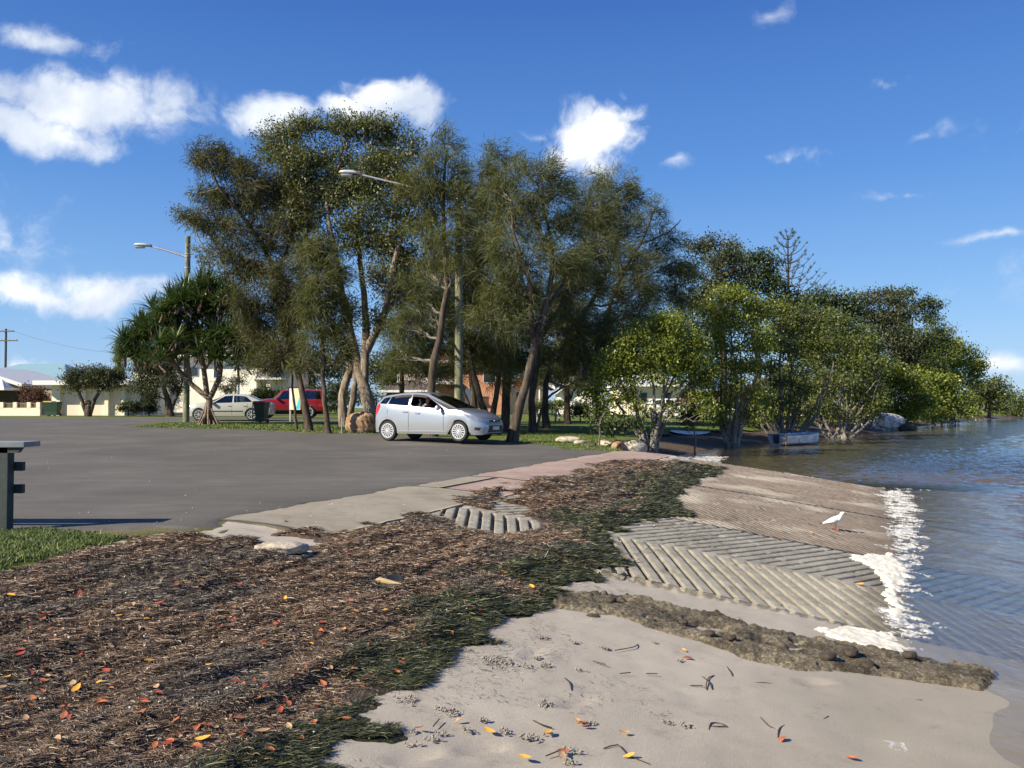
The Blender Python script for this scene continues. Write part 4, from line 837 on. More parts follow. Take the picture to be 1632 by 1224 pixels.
shrub('shrub', 'low green shrub on the lawn in front of the white wall', 925, 52, [(912, 655, 10, 8, 0), (925, 648, 12, 12, 0), (935, 657, 10, 8, 0)], L_DRK, 50)
shrub('shrub', 'green bushes under the far orange-roofed house', 880, 66, [(868, 646, 14, 9, 0), (888, 645, 12, 10, 0), (850, 650, 10, 7, 0)], L_MAN2, 51)
# --- mangroves
MA = dict(leaf='b', lmat=L_MAN, bark=BK_MAN, L=.10, w=.06, sig=.17, droop=.1, wind=0)
def stems(b, tops, r=.07):
    rs = random.Random(int(sum(b))); lo_ = min(t_[1] for t_ in tops); xs_ = [t_[0] for t_ in tops]
    tops = list(tops)+[(rs.uniform(min(xs_)-12, max(xs_)+12), rs.uniform(lo_+10, 660)) for _ in range(9)]
    return stems0(b, tops[:len(tops)-9], r)+stems0(b, tops[-9:], r*.45)
def stems0(b, tops, r=.07): return [([(sum(b)/len(b)+(b[i % len(b)]-sum(b)/len(b))*.4, 700, .12*(i % 3-1)), ((b[i % len(b)]+tx_)/2+(-1)**i*5, (b_y+ty_)/2+12, .3), (tx_, ty_, .2*(i % 3-1))], r, .03) for i, (tx_, ty_) in enumerate(tops) for b_y in (690,)]
tree('mangrove_tree', 'brightest leafy mangrove, nearest to the lawn and rocks', 'mangrove', G2, 1035, 31, stems([1022, 1030, 1042, 1050], [(975, 630), (1010, 600), (1035, 580), (1065, 600), (1090, 620), (1000, 560), (1060, 550)], .085),
     [(1040, 522, 34, 20), (1075, 520, 34, 18), (1010, 540, 32, 20), (1095, 545, 32, 20), (1050, 555, 36, 20), (985, 565, 28, 20), (1020, 580, 32, 18), (1080, 580, 34, 18), (965, 595, 24, 18), (1110, 575, 24, 20), (995, 607, 28, 15), (955, 620, 18, 14), (1045, 600, 24, 12), (1110, 605, 24, 12), (1075, 608, 20, 9), (970, 640, 22, 12), (950, 652, 16, 9), (1128, 590, 18, 15), (1065, 512, 24, 12), (940, 630, 16, 14), (1000, 632, 22, 10), (1020, 650, 18, 8), (1110, 632, 22, 12), (1075, 645, 18, 8), (1130, 655, 18, 10)], tips=1.0, nl=30, dens=9.5, seed=61, **MA)
tree('mangrove_tree', 'low dark straggly mangrove in front of the brightest one', 'mangrove', G2, 955, 30, [([(955, 697), (956, 680), (962, 660)], .04, .02), ([(990, 690), (965, 670)], .03, .02)], [(950, 670, 20, 10), (975, 672, 18, 10), (1000, 668, 18, 12), (965, 685, 12, 6), (1015, 680, 14, 8)], tips=1, nl=26, dens=8, seed=62, **dict(MA, lmat=L_DRK))
tree('mangrove_tree', 'small dark-leaved mangrove sapling over the pale surfboard', 'mangrove', G2, 1107, 33, [([(1107, 698), (1107, 675), (1106, 655)], .035, .02)], [(1090, 655, 16, 6), (1112, 652, 18, 7), (1105, 662, 20, 7), (1125, 660, 10, 6), (1098, 672, 10, 5)], tips=1, nl=30, dens=12, seed=63, **dict(MA, lmat=L_DRK))
MB_ = dict(MA, L=.12, w=.07, sig=.2)
tree('mangrove_tree', 'tall mangrove with two pale trunks left of the dinghy', 'mangrove', G2, 1165, 40, stems([1152, 1160, 1172, 1180], [(1120, 600), (1150, 570), (1180, 560), (1210, 590), (1140, 630), (1190, 620), (1165, 530)], .10),
     [(1150, 468, 32, 16), (1185, 472, 32, 16), (1130, 495, 32, 18), (1170, 500, 36, 20), (1210, 490, 30, 18), (1145, 525, 34, 18), (1195, 525, 34, 20), (1125, 550, 26, 18), (1165, 555, 34, 16), (1215, 550, 26, 20), (1150, 580, 30, 14), (1195, 585, 28, 14), (1120, 612, 20, 12), (1180, 610, 24, 10), (1150, 625, 26, 12), (1205, 630, 22, 14), (1135, 655, 20, 12), (1195, 662, 20, 10), (1165, 645, 26, 12), (1120, 635, 20, 12), (1210, 655, 18, 12), (1150, 675, 18, 9)], tips=1, nl=30, dens=5.5, seed=64, **dict(MB_, lmat=L_MAN))
tree('mangrove_tree', 'mangrove standing directly behind the dinghy, full of bare grey stems', 'mangrove', G2, 1250, 46, stems([1222, 1236, 1250, 1262, 1278], [(1205, 610), (1230, 570), (1260, 560), (1290, 590), (1310, 620), (1215, 640), (1275, 620), (1245, 530), (1185, 640), (1320, 600)], .09),
     [(1225, 492, 30, 14), (1260, 488, 34, 16), (1295, 500, 32, 16), (1240, 520, 34, 18), (1280, 525, 36, 18), (1215, 545, 26, 18), (1255, 555, 34, 16), (1300, 550, 32, 18), (1230, 585, 30, 12), (1280, 590, 32, 12), (1200, 580, 20, 16), (1320, 535, 20, 18), (1250, 610, 32, 12), (1290, 625, 26, 12), (1220, 640, 22, 12), (1255, 640, 26, 10), (1285, 655, 22, 10), (1225, 665, 18, 9)], tips=1, nl=26, dens=4.6, seed=65, bare=.18, **dict(MB_, lmat=L_MAN2, w=.08, L=.14))
tree('mangrove_tree', 'sprawling mangrove with tangled bare stems right of the dinghy', 'mangrove', G2, 1335, 52, stems([1300, 1318, 1335, 1350, 1368], [(1290, 620), (1310, 590), (1340, 570), (1365, 600), (1390, 630), (1330, 640), (1375, 650), (1280, 640), (1400, 610), (1300, 570)], .10),
     [(1320, 505, 30, 14), (1350, 520, 32, 18), (1310, 530, 30, 18), (1335, 550, 34, 18), (1375, 545, 26, 18), (1300, 570, 26, 16), (1350, 580, 34, 16), (1390, 575, 24, 20), (1330, 605, 34, 12), (1380, 610, 28, 14), (1400, 640, 20, 12), (1350, 630, 26, 12), (1310, 635, 24, 12), (1375, 655, 24, 9), (1330, 655, 24, 9)], tips=1, nl=24, dens=3.9, seed=66, bare=.25, **dict(MB_, lmat=L_MAN2, w=.09, L=.16, sig=.26))
tree('mangrove_tree', 'bright green low mangrove right behind the heap of pale rocks', 'mangrove', G2, 1420, 80, stems([1410, 1425, 1440], [(1400, 640), (1425, 630), (1450, 645)], .1),
     [(1405, 590, 24, 14), (1430, 595, 26, 14), (1415, 615, 28, 16), (1450, 612, 24, 16), (1395, 620, 20, 16), (1430, 640, 30, 16), (1465, 640, 22, 16), (1400, 645, 22, 14), (1450, 658, 26, 10), (1420, 660, 26, 8), (1385, 600, 18, 16)], tips=1, nl=30, dens=2.4, seed=67, **dict(MB_, w=.15, L=.24, sig=.42, twr=.02))
tree('mangrove_tree', 'bright green low mangrove reaching furthest out over the water', 'mangrove', G2, 1500, 88, stems([1490, 1505, 1520], [(1480, 640), (1505, 630), (1525, 645)], .1),
     [(1485, 600, 20, 12), (1505, 612, 22, 14), (1475, 620, 22, 14), (1500, 635, 26, 14), (1530, 640, 18, 12), (1480, 648, 22, 12), (1515, 655, 24, 8), (1545, 655, 10, 7), (1495, 660, 24, 6), (1475, 660, 20, 6)], tips=1, nl=30, dens=1.9, seed=68, **dict(MB_, w=.17, L=.28, sig=.5, twr=.02))
# --- background trees right
BG = dict(leaf='b', lmat=L_DRK, bark=BK_CAS, L=.24, w=.13, sig=.42, droop=.1, wind=0, twr=.02)
def bgt(name, label, px, Y, cl, seed, tips=1, **kw):
    o = dict(BG); o.update(kw); top = min(c_[1] for c_ in cl)
    return tree(name, label, 'tree', G3, px, Y, [([(px, 668), (px+3, 668-(668-top)*.35), (px-2, 668-(668-top)*.6), (px, top+(668-top)*.2)], .3, .08)], cl, seed=seed, tips=tips, **o)
bgt('fig_tree', 'dark round-topped tree with brownish tip, left of the bare pine', 1150, 58, [(1110, 395, 26, 14), (1140, 385, 28, 14), (1135, 415, 30, 18), (1165, 400, 24, 16), (1100, 430, 26, 20), (1150, 445, 32, 20), (1120, 465, 30, 20), (1175, 430, 24, 22), (1090, 480, 26, 24), (1145, 490, 32, 24), (1100, 520, 26, 24)], 81, lmat=L_OLV, nl=34, dens=2.6, L=.18, w=.09, sig=.3)
bgt('fig_tree', 'dark tree with sky gaps under its crown, immediately left of the bare pine', 1205, 66, [(1185, 408, 22, 12), (1210, 408, 24, 14), (1225, 430, 22, 18), (1195, 435, 24, 14), (1240, 455, 22, 18), (1210, 455, 18, 10), (1255, 475, 20, 16), (1180, 460, 16, 16), (1235, 490, 26, 16), (1205, 500, 24, 20)], 82, nl=34, dens=2.6, L=.2, w=.11, sig=.34)
bgt('fig_tree', 'dense dark tree below and right of the bare pine', 1305, 78, [(1280, 480, 22, 12), (1310, 476, 24, 14), (1335, 478, 22, 14), (1300, 505, 28, 18), (1335, 510, 26, 20), (1360, 490, 20, 18), (1270, 505, 20, 18), (1350, 535, 26, 20), (1315, 540, 30, 20), (1285, 530, 20, 24)], 83, nl=36, dens=2.0)
bgt('gum_tree', 'olive tree with pale limbs in the middle of the far tree line', 1400, 95, [(1375, 482, 20, 14), (1400, 474, 20, 12), (1425, 478, 18, 14), (1385, 505, 24, 18), (1415, 510, 24, 20), (1440, 500, 16, 18), (1400, 540, 28, 20), (1430, 545, 24, 22), (1375, 540, 20, 20), (1445, 570, 20, 24), (1410, 580, 24, 20)], 84, nl=36, dens=1.5, lmat=L_OLV, L=.28, w=.14, sig=.5, bark=BK_PAP)
bgt('fig_tree', 'flat-topped spreading tree crowning the far end of the tree line', 1455, 115, [(1418, 466, 12, 7), (1445, 468, 18, 9), (1470, 478, 17, 9), (1488, 486, 14, 8), (1430, 485, 14, 8), (1462, 492, 12, 6), (1480, 503, 18, 8), (1488, 516, 14, 7), (1435, 510, 16, 14), (1450, 530, 22, 16)], 85, nl=34, dens=1.3, L=.3, w=.16, sig=.42)
bgt('fig_tree', 'very dark tree behind the bright mangroves', 1455, 105, [(1440, 540, 22, 20), (1465, 545, 20, 20), (1450, 575, 24, 22), (1480, 590, 22, 20), (1460, 610, 24, 20), (1495, 530, 14, 14), (1510, 620, 24, 20), (1505, 545, 12, 10)], 86, nl=36, dens=1.3, L=.3, w=.16, sig=.5)
bgt('gum_tree', 'pale grey-green tree poking above the big light-green crown', 1500, 125, [(1490, 528, 18, 10), (1510, 530, 12, 9), (1480, 545, 18, 12), (1505, 548, 16, 10)], 87, nl=26, dens=1.3, lmat=L_PAP, L=.28, w=.13, sig=.4, bark=BK_PAP)
bgt('mangrove_tree', 'big rounded light-green tree above the far water edge', 1515, 110, [(1480, 552, 18, 10), (1505, 545, 20, 10), (1530, 552, 18, 12), (1470, 568, 16, 12), (1500, 565, 24, 14), (1540, 568, 18, 14), (1555, 585, 14, 12), (1520, 580, 24, 14), (1480, 585, 20, 10), (1550, 605, 14, 14), (1525, 600, 20, 14), (1562, 578, 8, 8)], 88, nl=38, dens=1.3, lmat=L_MAN, L=.30, w=.17, sig=.5, bark=BK_MAN)
bgt('mangrove_tree', 'dull green tree low on the far shore right of the light-green one', 1575, 140, [(1560, 615, 16, 10), (1580, 612, 16, 9), (1595, 620, 14, 10), (1570, 632, 18, 12), (1600, 636, 16, 12), (1550, 645, 16, 12), (1585, 648, 20, 9), (1555, 630, 12, 12)], 89, nl=34, dens=.85, lmat=L_MAN2, L=.4, w=.2, sig=.65)
bgt('mangrove_tree', 'last small tree on the far shore at the right edge', 1625, 165, [(1612, 628, 10, 8), (1628, 634, 12, 8), (1615, 645, 16, 9), (1640, 645, 14, 9), (1630, 655, 18, 6), (1600, 655, 14, 6)], 90, nl=34, dens=.65, lmat=L_MAN2, L=.45, w=.22, sig=.7)
bgt('fig_tree', 'shadowy tree filling the gap behind the tall pale-trunked mangrove', 1100, 54, [(1070, 510, 28, 26), (1040, 530, 26, 26), (1100, 550, 28, 26), (1060, 570, 28, 22), (1130, 530, 26, 26)], 91, lmat=L_DRK, nl=34, dens=2.2, L=.18, w=.09, sig=.3)
bgt('fig_tree', 'shadowy tree far back behind the stems of the sprawling mangrove', 1310, 75, [(1240, 540, 30, 26), (1290, 560, 34, 26), (1340, 570, 34, 26), (1390, 590, 30, 24), (1370, 550, 28, 26), (1250, 590, 30, 20), (1310, 610, 34, 20), (1360, 625, 30, 16), (1400, 630, 24, 16), (1270, 625, 30, 14)], 92, nl=36, dens=1.3, L=.3, w=.16, sig=.45)
# --- dark understorey closing the view under the mangrove crowns
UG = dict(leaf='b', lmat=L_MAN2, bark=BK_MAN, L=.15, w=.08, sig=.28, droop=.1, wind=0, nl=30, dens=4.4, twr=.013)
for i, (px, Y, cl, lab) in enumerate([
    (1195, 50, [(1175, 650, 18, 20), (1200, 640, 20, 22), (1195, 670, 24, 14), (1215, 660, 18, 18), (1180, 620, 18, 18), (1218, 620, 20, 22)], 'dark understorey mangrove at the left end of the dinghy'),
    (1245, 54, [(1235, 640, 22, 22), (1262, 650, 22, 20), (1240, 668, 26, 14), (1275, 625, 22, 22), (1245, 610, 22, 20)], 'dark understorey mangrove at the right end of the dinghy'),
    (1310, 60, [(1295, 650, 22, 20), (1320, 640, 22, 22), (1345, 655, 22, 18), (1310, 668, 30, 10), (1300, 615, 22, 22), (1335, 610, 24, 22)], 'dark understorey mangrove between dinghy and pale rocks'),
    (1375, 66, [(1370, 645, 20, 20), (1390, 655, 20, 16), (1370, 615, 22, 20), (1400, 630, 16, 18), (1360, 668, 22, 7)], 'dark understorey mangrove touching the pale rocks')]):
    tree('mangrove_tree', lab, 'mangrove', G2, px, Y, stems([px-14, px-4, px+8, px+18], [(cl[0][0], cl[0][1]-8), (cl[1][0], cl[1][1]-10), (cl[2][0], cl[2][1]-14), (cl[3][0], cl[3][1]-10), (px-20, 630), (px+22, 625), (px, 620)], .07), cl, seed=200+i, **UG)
# --- norfolk pine
def norfolk():
    px, Y = 1258, 95; B0 = base(px, Y); rng = np.random.default_rng(4); root = empty('norfolk_pine', B0, 0, 'thin-branched pine poking above the trees with upturned tips', 'pine tree', G3)
    top = at(px, 375, Y)-B0; t_ = Tubes(); b_ = Tubes(); LP = []; LD = []
    t_.add(smoothpath([np.array([0, 0, -.1]), np.array([0, 0, top[2]*.6]), np.array([0, 0, top[2]])], 8), np.linspace(.3, .04, 9)[:len(smoothpath([np.array([0, 0, -.1]), np.array([0, 0, 1]), np.array([0, 0, 2])], 8))], 8)
    for lv in range(13):
        z = top[2]-.5-lv*.85; ln = .9+lv*.42
        for j in range(6):
            a = j*1.047+rng.uniform(-.25, .25)+lv*.4; l = ln*rng.uniform(.75, 1.1); d = np.array([math.cos(a), math.sin(a), 0])
            P = bez(np.array([0, 0, z]), np.array([0, 0, z])+d*l*.6+np.array([0, 0, .1]), np.array([0, 0, z])+d*l+np.array([0, 0, .5+l*.45]), 7); b_.add(P, np.linspace(.05, .025, 7), 4)
            for q in P[3:]:
                if rng.random() < .6: LP.append(q+rng.normal(0, .07, 3)); LD.append(d*.4+np.array([0, 0, .9]))
    t_.build('trunk', BK_CAS, root); b_.build('branches', BK_CAS, root)
    V, Fs = needles(np.array(LP), np.array(LD), 14, .30, .035, rng, .05, 0, 0); mesh_np('crown', V, Fs, L_DRK, root)
norfolk()
# ============================================================ OBJECT MATERIALS
from mathutils.bvhtree import BVHTree
def paint(name, col, rough=.3, metal=.0, coat=.6):
    m, nt, out = newmat(name); d = noise(nt, 3, 5, .7)
    c = mixc(nt, ramp(nt, d, [(.4, (0, 0, 0)), (.8, (.25, .25, .25))]), col, tuple(x*.7+.03 for x in col))
    pbsdf(nt, out, c, rough, metal, .5, Coat_Weight=coat, Coat_Roughness=.08); return m
def glassm(name, tint=(.25, .29, .28), mix=.35):
    m, nt, out = newmat(name); g = N(nt, 'ShaderNodeBsdfGlossy', {'Roughness': .03}); t = N(nt, 'ShaderNodeBsdfTransparent', {'Color': c4(tint)})
    f = N(nt, 'ShaderNodeFresnel', {'IOR': 1.6}); fm_ = math_(nt, 'ADD', f.outputs[0], mix*.3, clamp=True)
    mx = N(nt, 'ShaderNodeMixShader', {0: fm_}); nt.links.new(t.outputs[0], mx.inputs[1]); nt.links.new(g.outputs[0], mx.inputs[2]); nt.links.new(mx.outputs[0], out.inputs[0]); return m
P_SIL = paint('silver_car_paint', (.40, .43, .46), .25, .5, 1.0)
P_WHT = paint('white_car_paint', (.62, .62, .58)); P_CREAM = paint('pale_gold_car_paint', (.50, .50, .45), .35, .2); P_RED = paint('red_car_paint', (.22, .010, .014))
RUBB = simple('tyre_rubber', (.022, .022, .022), .8); BLK = simple('black_plastic', (.018, .018, .02), .5); CHR = simple('chrome', (.75, .75, .76), .2, 1.0); ALLOY = simple('wheel_cover_silver', (.62, .63, .65), .35, .4)
GLS = glassm('car_glass'); REDL = simple('red_lamp_lens', (.55, .02, .02), .15); LENS = simple('headlamp_lens', (.42, .44, .46), .08, .6); DARKI = simple('dark_interior', (.02, .02, .022), .8)
PLATE = simple('number_plate', (.62, .62, .58), .5); SEATM = simple('seat_cloth', (.05, .05, .055), .9)
SKIN = simple('skin', (.42, .24, .17), .5); HAIR = simple('hair', (.04, .028, .02), .7); SHIRT = simple('grey_shirt', (.16, .17, .2), .8)
def lerpk(keys, x): return float(np.interp(x, [k[0] for k in keys], [k[1] for k in keys]))
def make_car(P, loc, rz, label, cat, group=None, name='car', detail=True):
    root = empty(name, loc, rz, label, cat, group)
    r = P['r']; ar = r+.045; arch = P['axles']
    xs = set(P['xs'])
    for a in arch:
        for q in np.linspace(-1, 1, 13): xs.add(round(a+ar*math.sin(q*math.pi/2), 4))
    (xr0, xr1, xA, xH) = P['cab']   # tail glass low, first cab, A pillar low, hood start
    xs |= {xr0, xr1, xA, xH}
    for w0, w1, k_ in P['win']: xs |= {w0, w1}
    xs = sorted(x for x in xs if not (xA < x < xH) and not (xr0 < x < xr1))
    rings = []; meta = []
    for x in xs:
        w = lerpk(P['w'], x); zb = lerpk(P['zb'], x); za = zb
        for a in arch:
            d = abs(x-a)
            if d < ar: za = max(za, r+math.sqrt(max(0, ar*ar-d*d)))
        cab = xr1 <= x <= xA
        zbelt = lerpk(P['belt'], x); z3 = max(zb+.16, za+.012); z4 = max(zb+.16+(zbelt-zb-.16)*.42, za+.03); z5 = max(zb+.16+(zbelt-zb-.16)*.78, za+.05)
        pts = [(x, 0, zb), (x, w-.14, zb), (x, w-.03 if za == zb else w, za), (x, w, z3), (x, w+.006, z4), (x, w-.012, z5), (x, w-.05, zbelt)]
        if cab:
            xt = lerpk(P['top'], x); zr = lerpk(P['roof'], xt); wt = P['wt']
            zt = zr-.10
            pts += [(xt, wt, zt), (xt, wt-.07, zr-.035), (xt, wt*.5, zr-.005), (xt, 0, zr)]
        else:
            zh = zbelt
            pts += [(x, w-.09, zh+.012), (x+P.get('bow', 0)*0, w-.19, zh+.03), (x, w*.5, zh+.045), (x, 0, zh+.05)]
        rings.append(pts); meta.append(cab)
    nj = len(rings[0]); V = []; idx = {}
    for i, rg in enumerate(rings):
        for j, p in enumerate(rg):
            idx[i, j, 1] = len(V); V.append(p)
            if p[1] == 0: idx[i, j, -1] = idx[i, j, 1]
            else: idx[i, j, -1] = len(V); V.append((p[0], -p[1], p[2]))
    body = []; glass = []; quarter = []; quarter2 = []
    for i in range(len(xs)-1):
        a, b = xs[i], xs[i+1]; mid = (a+b)/2
        for j in range(nj-1):
            for s in (1, -1):
                q = [idx[i, j, s], idx[i+1, j, s], idx[i+1, j+1, s], idx[i, j+1, s]]
                if s == -1: q = q[::-1]
                q = tuple(dict.fromkeys(q))
                if len(q) < 3: continue
                if j == 6 and meta[i] and meta[i+1]:
                    w = [k_ for w0, w1, k_ in P['win'] if w0 <= mid <= w1]
                    if w:
                        if not (w[0] == 'open' and s == -1): glass.append(q)
                        continue
                if j >= 8 and ((a == xA and b == xH) or (a == xr0 and b == xr1)): glass.append(q); continue
                if j == 1 and any(abs(mid-c_) < ar for c_ in arch): continue
                if j == 6 and a == xA: (quarter if s > 0 else quarter2).append(q); continue
                body.append(q)
    n = len(xs)-1
    for i in (0, n):
        q = [idx[i, j, 1] for j in range(nj)]+[idx[i, j, -1] for j in range(nj-2, 0, -1)]
        body.append(tuple(q) if i else tuple(q[::-1]))
    def part(name, faces, m):
        if not faces: return None
        mb = MB(); mb.add(V, faces)
        o = mb.build(name, m, root, smooth=True, sharp=32)
        bm = bmesh.new(); bm.from_mesh(o.data); bmesh.ops.delete(bm, geom=[v for v in bm.verts if not v.link_faces], context='VERTS'); bm.to_mesh(o.data); bm.free(); return o
    bo = part('body', body, P['paint']); part('windows', glass, GLS); part('quarter_glass', quarter, BLK); part('quarter_glass', quarter2, BLK)
    # wheels
    for a in arch:
        for s in (-1, 1):
            we = MB(); y = s*(lerpk(P['w'], a)-.105); prof = [(-.09, r*.70), (-.095, r*.93), (-.07, r), (.07, r), (.095, r*.93), (.09, r*.70)]
            rg = [[(a+rr*math.cos(t), y+yy, r+rr*math.sin(t)) for t in np.linspace(0, 2*math.pi, 28, endpoint=False)] for yy, rr in prof]
            we.rings(rg, cap=True); wo_ = we.build('wheel', RUBB, root, smooth=True, sharp=40)
            if detail:
                rm = MB(); yo = y+s*.085
                rm.rings([[(a+q*math.cos(t), yo+s*d, r+q*math.sin(t)) for t in np.linspace(0, 2*math.pi, 28, endpoint=False)] for q, d in ((r*.74, .0), (r*.74, .018), (r*.66, .018), (r*.64, .004))], cap=False)
                rm.rings([[(a+q*math.cos(t), yo+s*d, r+q*math.sin(t)) for t in np.linspace(0, 2*math.pi, 16, endpoint=False)] for q, d in ((r*.16, .0), (r*.14, .03))], cap=True)
                for k_ in range(P.get('spokes', 14)):
                    t = 2*math.pi*k_/P.get('spokes', 14); c, s2 = math.cos(t), math.sin(t); w1, w2 = r*.025, r*.05
                    pts = [(r*.12, -w1), (r*.68, -w2), (r*.68, w2), (r*.12, w1)]
                    vv = [(a+u*c-v*s2, yo+s*dd, r+u*s2+v*c) for dd in (.004, .02) for u, v in pts]
                    rm.add(vv, [(0, 1, 2, 3), (4, 5, 6, 7), (0, 1, 5, 4), (1, 2, 6, 5), (2, 3, 7, 6), (3, 0, 4, 7)])
                rm.build('wheel_cover', ALLOY, wo_)
                hb = MB(); hb.rings([[(a+q*math.cos(t), yo+s*d, r+q*math.sin(t)) for t in np.linspace(0, 2*math.pi, 24, endpoint=False)] for q, d in ((r*.7, -.01), (r*.7, .001))], cap=True); hb.build('hub', BLK, wo_)
    un = MB(); x0, x1 = xs[0]+.25, xs[-1]-.25; wm = P['w'][len(P['w'])//2][1]
    un.box(((x0+x1)/2, 0, .42), (x1-x0, (wm-.24)*2, .34)); un.build('underbody', DARKI, root)
    # interior
    si = MB()
    for s in (-1, 1):
        for xb in P['seats']:
            si.box((xb, s*.36, .62), (.5, .46, .16)); si.box((xb-.26, s*.36, .86), (.14, .44, .5), M=Matrix.Rotation(-.2, 3, 'Y')); si.box((xb-.31, s*.36, 1.17), (.08, .24, .16))
    si.build('seats', SEATM, root, bevel=.03)
    da = MB(); da.box((xA-.12, 0, lerpk(P['belt'], xA)-.1), (.45, 1.3, .2)); da.build('dashboard', DARKI, root, bevel=.03)
    # decals projected on the body surface
    bm = bmesh.new(); bm.from_mesh(bo.data); bv = BVHTree.FromBMesh(bm)
    def patch(name, poly, axis, side, m, off=.006, cell=.05, parent=root):
        b2 = bmesh.new(); vs = [b2.verts.new((p[0], 0, p[1]) if axis == 'y' else (0, p[0], p[1])) for p in poly]; b2.faces.new(vs)
        a0, a1 = min(p[0] for p in poly), max(p[0] for p in poly); c0, c1 = min(p[1] for p in poly), max(p[1] for p in poly)
        nrm = Vector((1, 0, 0)) if axis == 'y' else Vector((0, 1, 0))
        for q in np.arange(a0+cell, a1, cell): bmesh.ops.bisect_plane(b2, geom=b2.verts[:]+b2.edges[:]+b2.faces[:], plane_co=nrm*float(q), plane_no=nrm)
        for q in np.arange(c0+cell, c1, cell): bmesh.ops.bisect_plane(b2, geom=b2.verts[:]+b2.edges[:]+b2.faces[:], plane_co=Vector((0, 0, float(q))), plane_no=Vector((0, 0, 1)))
        for v in b2.verts:
            if axis == 'y': o_, d_ = Vector((v.co.x, side*3, v.co.z)), Vector((0, -side, 0))
            else: o_, d_ = Vector((side*6, v.co.y, v.co.z)), Vector((-side, 0, 0))
            h = bv.ray_cast(o_, d_)
            if h[0] is not None: v.co = h[0]-d_*off
            else: v.co = o_*0+Vector((v.co.x, side*.5, v.co.z)) if axis == 'y' else Vector((side*1.0, v.co.y, v.co.z))
        bmesh.ops.recalc_face_normals(b2, faces=b2.faces)
        ex = bmesh.ops.extrude_face_region(b2, geom=b2.faces[:]); dd_ = Vector((0, -side, 0)) if axis == 'y' else Vector((-side, 0, 0))
        for v in [g_ for g_ in ex['geom'] if isinstance(g_, bmesh.types.BMVert)]: v.co += dd_*.012
        me = bpy.data.meshes.new(name); b2.to_mesh(me); b2.free(); me.materials.append(m); return link(bpy.data.objects.new(name, me), parent)
    P['extra'](root, patch, P) if P.get('extra') else None
    bm.free(); return root
def hatch_extra(root, patch, P):
    for s in (-1, 1):
        patch('headlight', [(2.66, .80), (2.80, .70), (3.05, .60), (3.22, .585), (3.16, .66), (2.92, .76)], 'y', s, LENS)
        patch('tail_light', [(-.50, .80), (-.42, .78), (-.30, 1.02), (-.33, 1.16), (-.43, 1.04)], 'y', s, REDL)
        patch('fog_light', [(2.98, .36), (3.12, .33), (3.16, .41), (3.02, .43)], 'y', s, BLK)
        for x in (-.02, .76, 1.98):
            patch('door_gap', [(x, .26 if x > .3 else .78), (x+.014, .26 if x > .3 else .78), (x+.02, .96), (x+.006, .96)], 'y', s, BLK, .001)
        patch('door_handle', [(.55, .86), (.72, .85), (.72, .885), (.55, .895)], 'y', s, P['paint'], .03)
        patch('door_handle', [(1.0, .82), (1.16, .81), (1.16, .845), (1.0, .855)], 'y', s, P['paint'], .03)
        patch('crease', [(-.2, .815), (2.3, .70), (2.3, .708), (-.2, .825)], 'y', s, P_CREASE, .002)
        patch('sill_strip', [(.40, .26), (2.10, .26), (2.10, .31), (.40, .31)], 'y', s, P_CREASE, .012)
        mm = MB(); mm.rings([[(1.86+dx+.05*math.cos(t)*k, s*(.86+yy), .99+.075*math.sin(t)*k) for t in np.linspace(0, 6.283, 12, endpoint=False)] for dx, yy, k in ((.0, .0, .5), (.0, .05, 1), (.0, .16, 1.05), (.0, .2, .7))]); mi_ = mm.build('wing_mirror', P['paint'], root, smooth=True, sharp=60)
        wv_ = MB(); tx_ = lambda x: lerpk(P['top'], x)
        for x0, x1 in ((.12, .74), (.84, 1.98)):
            rr_ = []
            for x in np.linspace(x0, x1, 6):
                xt = tx_(x); zr = lerpk(P['roof'], xt)-.105; rr_.append([(xt, s*(P['wt']+.012), zr+.012), (xt, s*(P['wt']+.03), zr-.0), (xt+.01, s*(P['wt']+.045), zr-.055), (xt+.01, s*(P['wt']+.036), zr-.055)])
            wv_.rings(rr_)
        wv_.build('window_visors', simple('smoked_visor', (.035, .018, .016), .6, spec=.2), root)
        bp = MB(); bp.box((.775, s*.80, 1.10), (.06, .02, .3), M=Matrix.Rotation(.12, 3, 'Y')@Matrix.Rotation(s*.28, 3, 'X')); bp.build('pillar', P['paint'], root)
    patch('lower_grille', [(-.5, .27), (.5, .27), (.42, .47), (-.42, .47)], 'x', 1, BLK)
    patch('upper_grille', [(-.38, .58), (.38, .58), (.36, .62), (-.36, .62)], 'x', 1, BLK)
    patch('grille_bar', [(-.36, .622), (.36, .622), (.36, .634), (-.36, .634)], 'x', 1, CHR, .01)
    e = MB(); e.rings([[(3.29+d, .085*math.cos(t)*k, .605+.036*math.sin(t)*k) for t in np.linspace(0, 6.283, 20, endpoint=False)] for d, k in ((-.02, 1), (.025, 1), (.03, .85))]); e.build('oval_badge', [simple('blue_badge', (.02, .05, .16), .3)], root, smooth=True)
    patch('number_plate', [(-.2, .34), (.2, .34), (.2, .44), (-.2, .44)], 'x', 1, PLATE, .02)
    wl = MB()
    wl.tube([(2.30, -.5, 1.0), (2.18, -.1, 1.055)], .008, 5); wl.tube([(2.32, .05, 1.02), (2.18, .45, 1.05)], .008, 5); wl.build('wipers', BLK, root)
P_CREASE = paint('dark_silver_paint', (.30, .31, .33), .4, .3)  # darker silver for the crease and sill strips
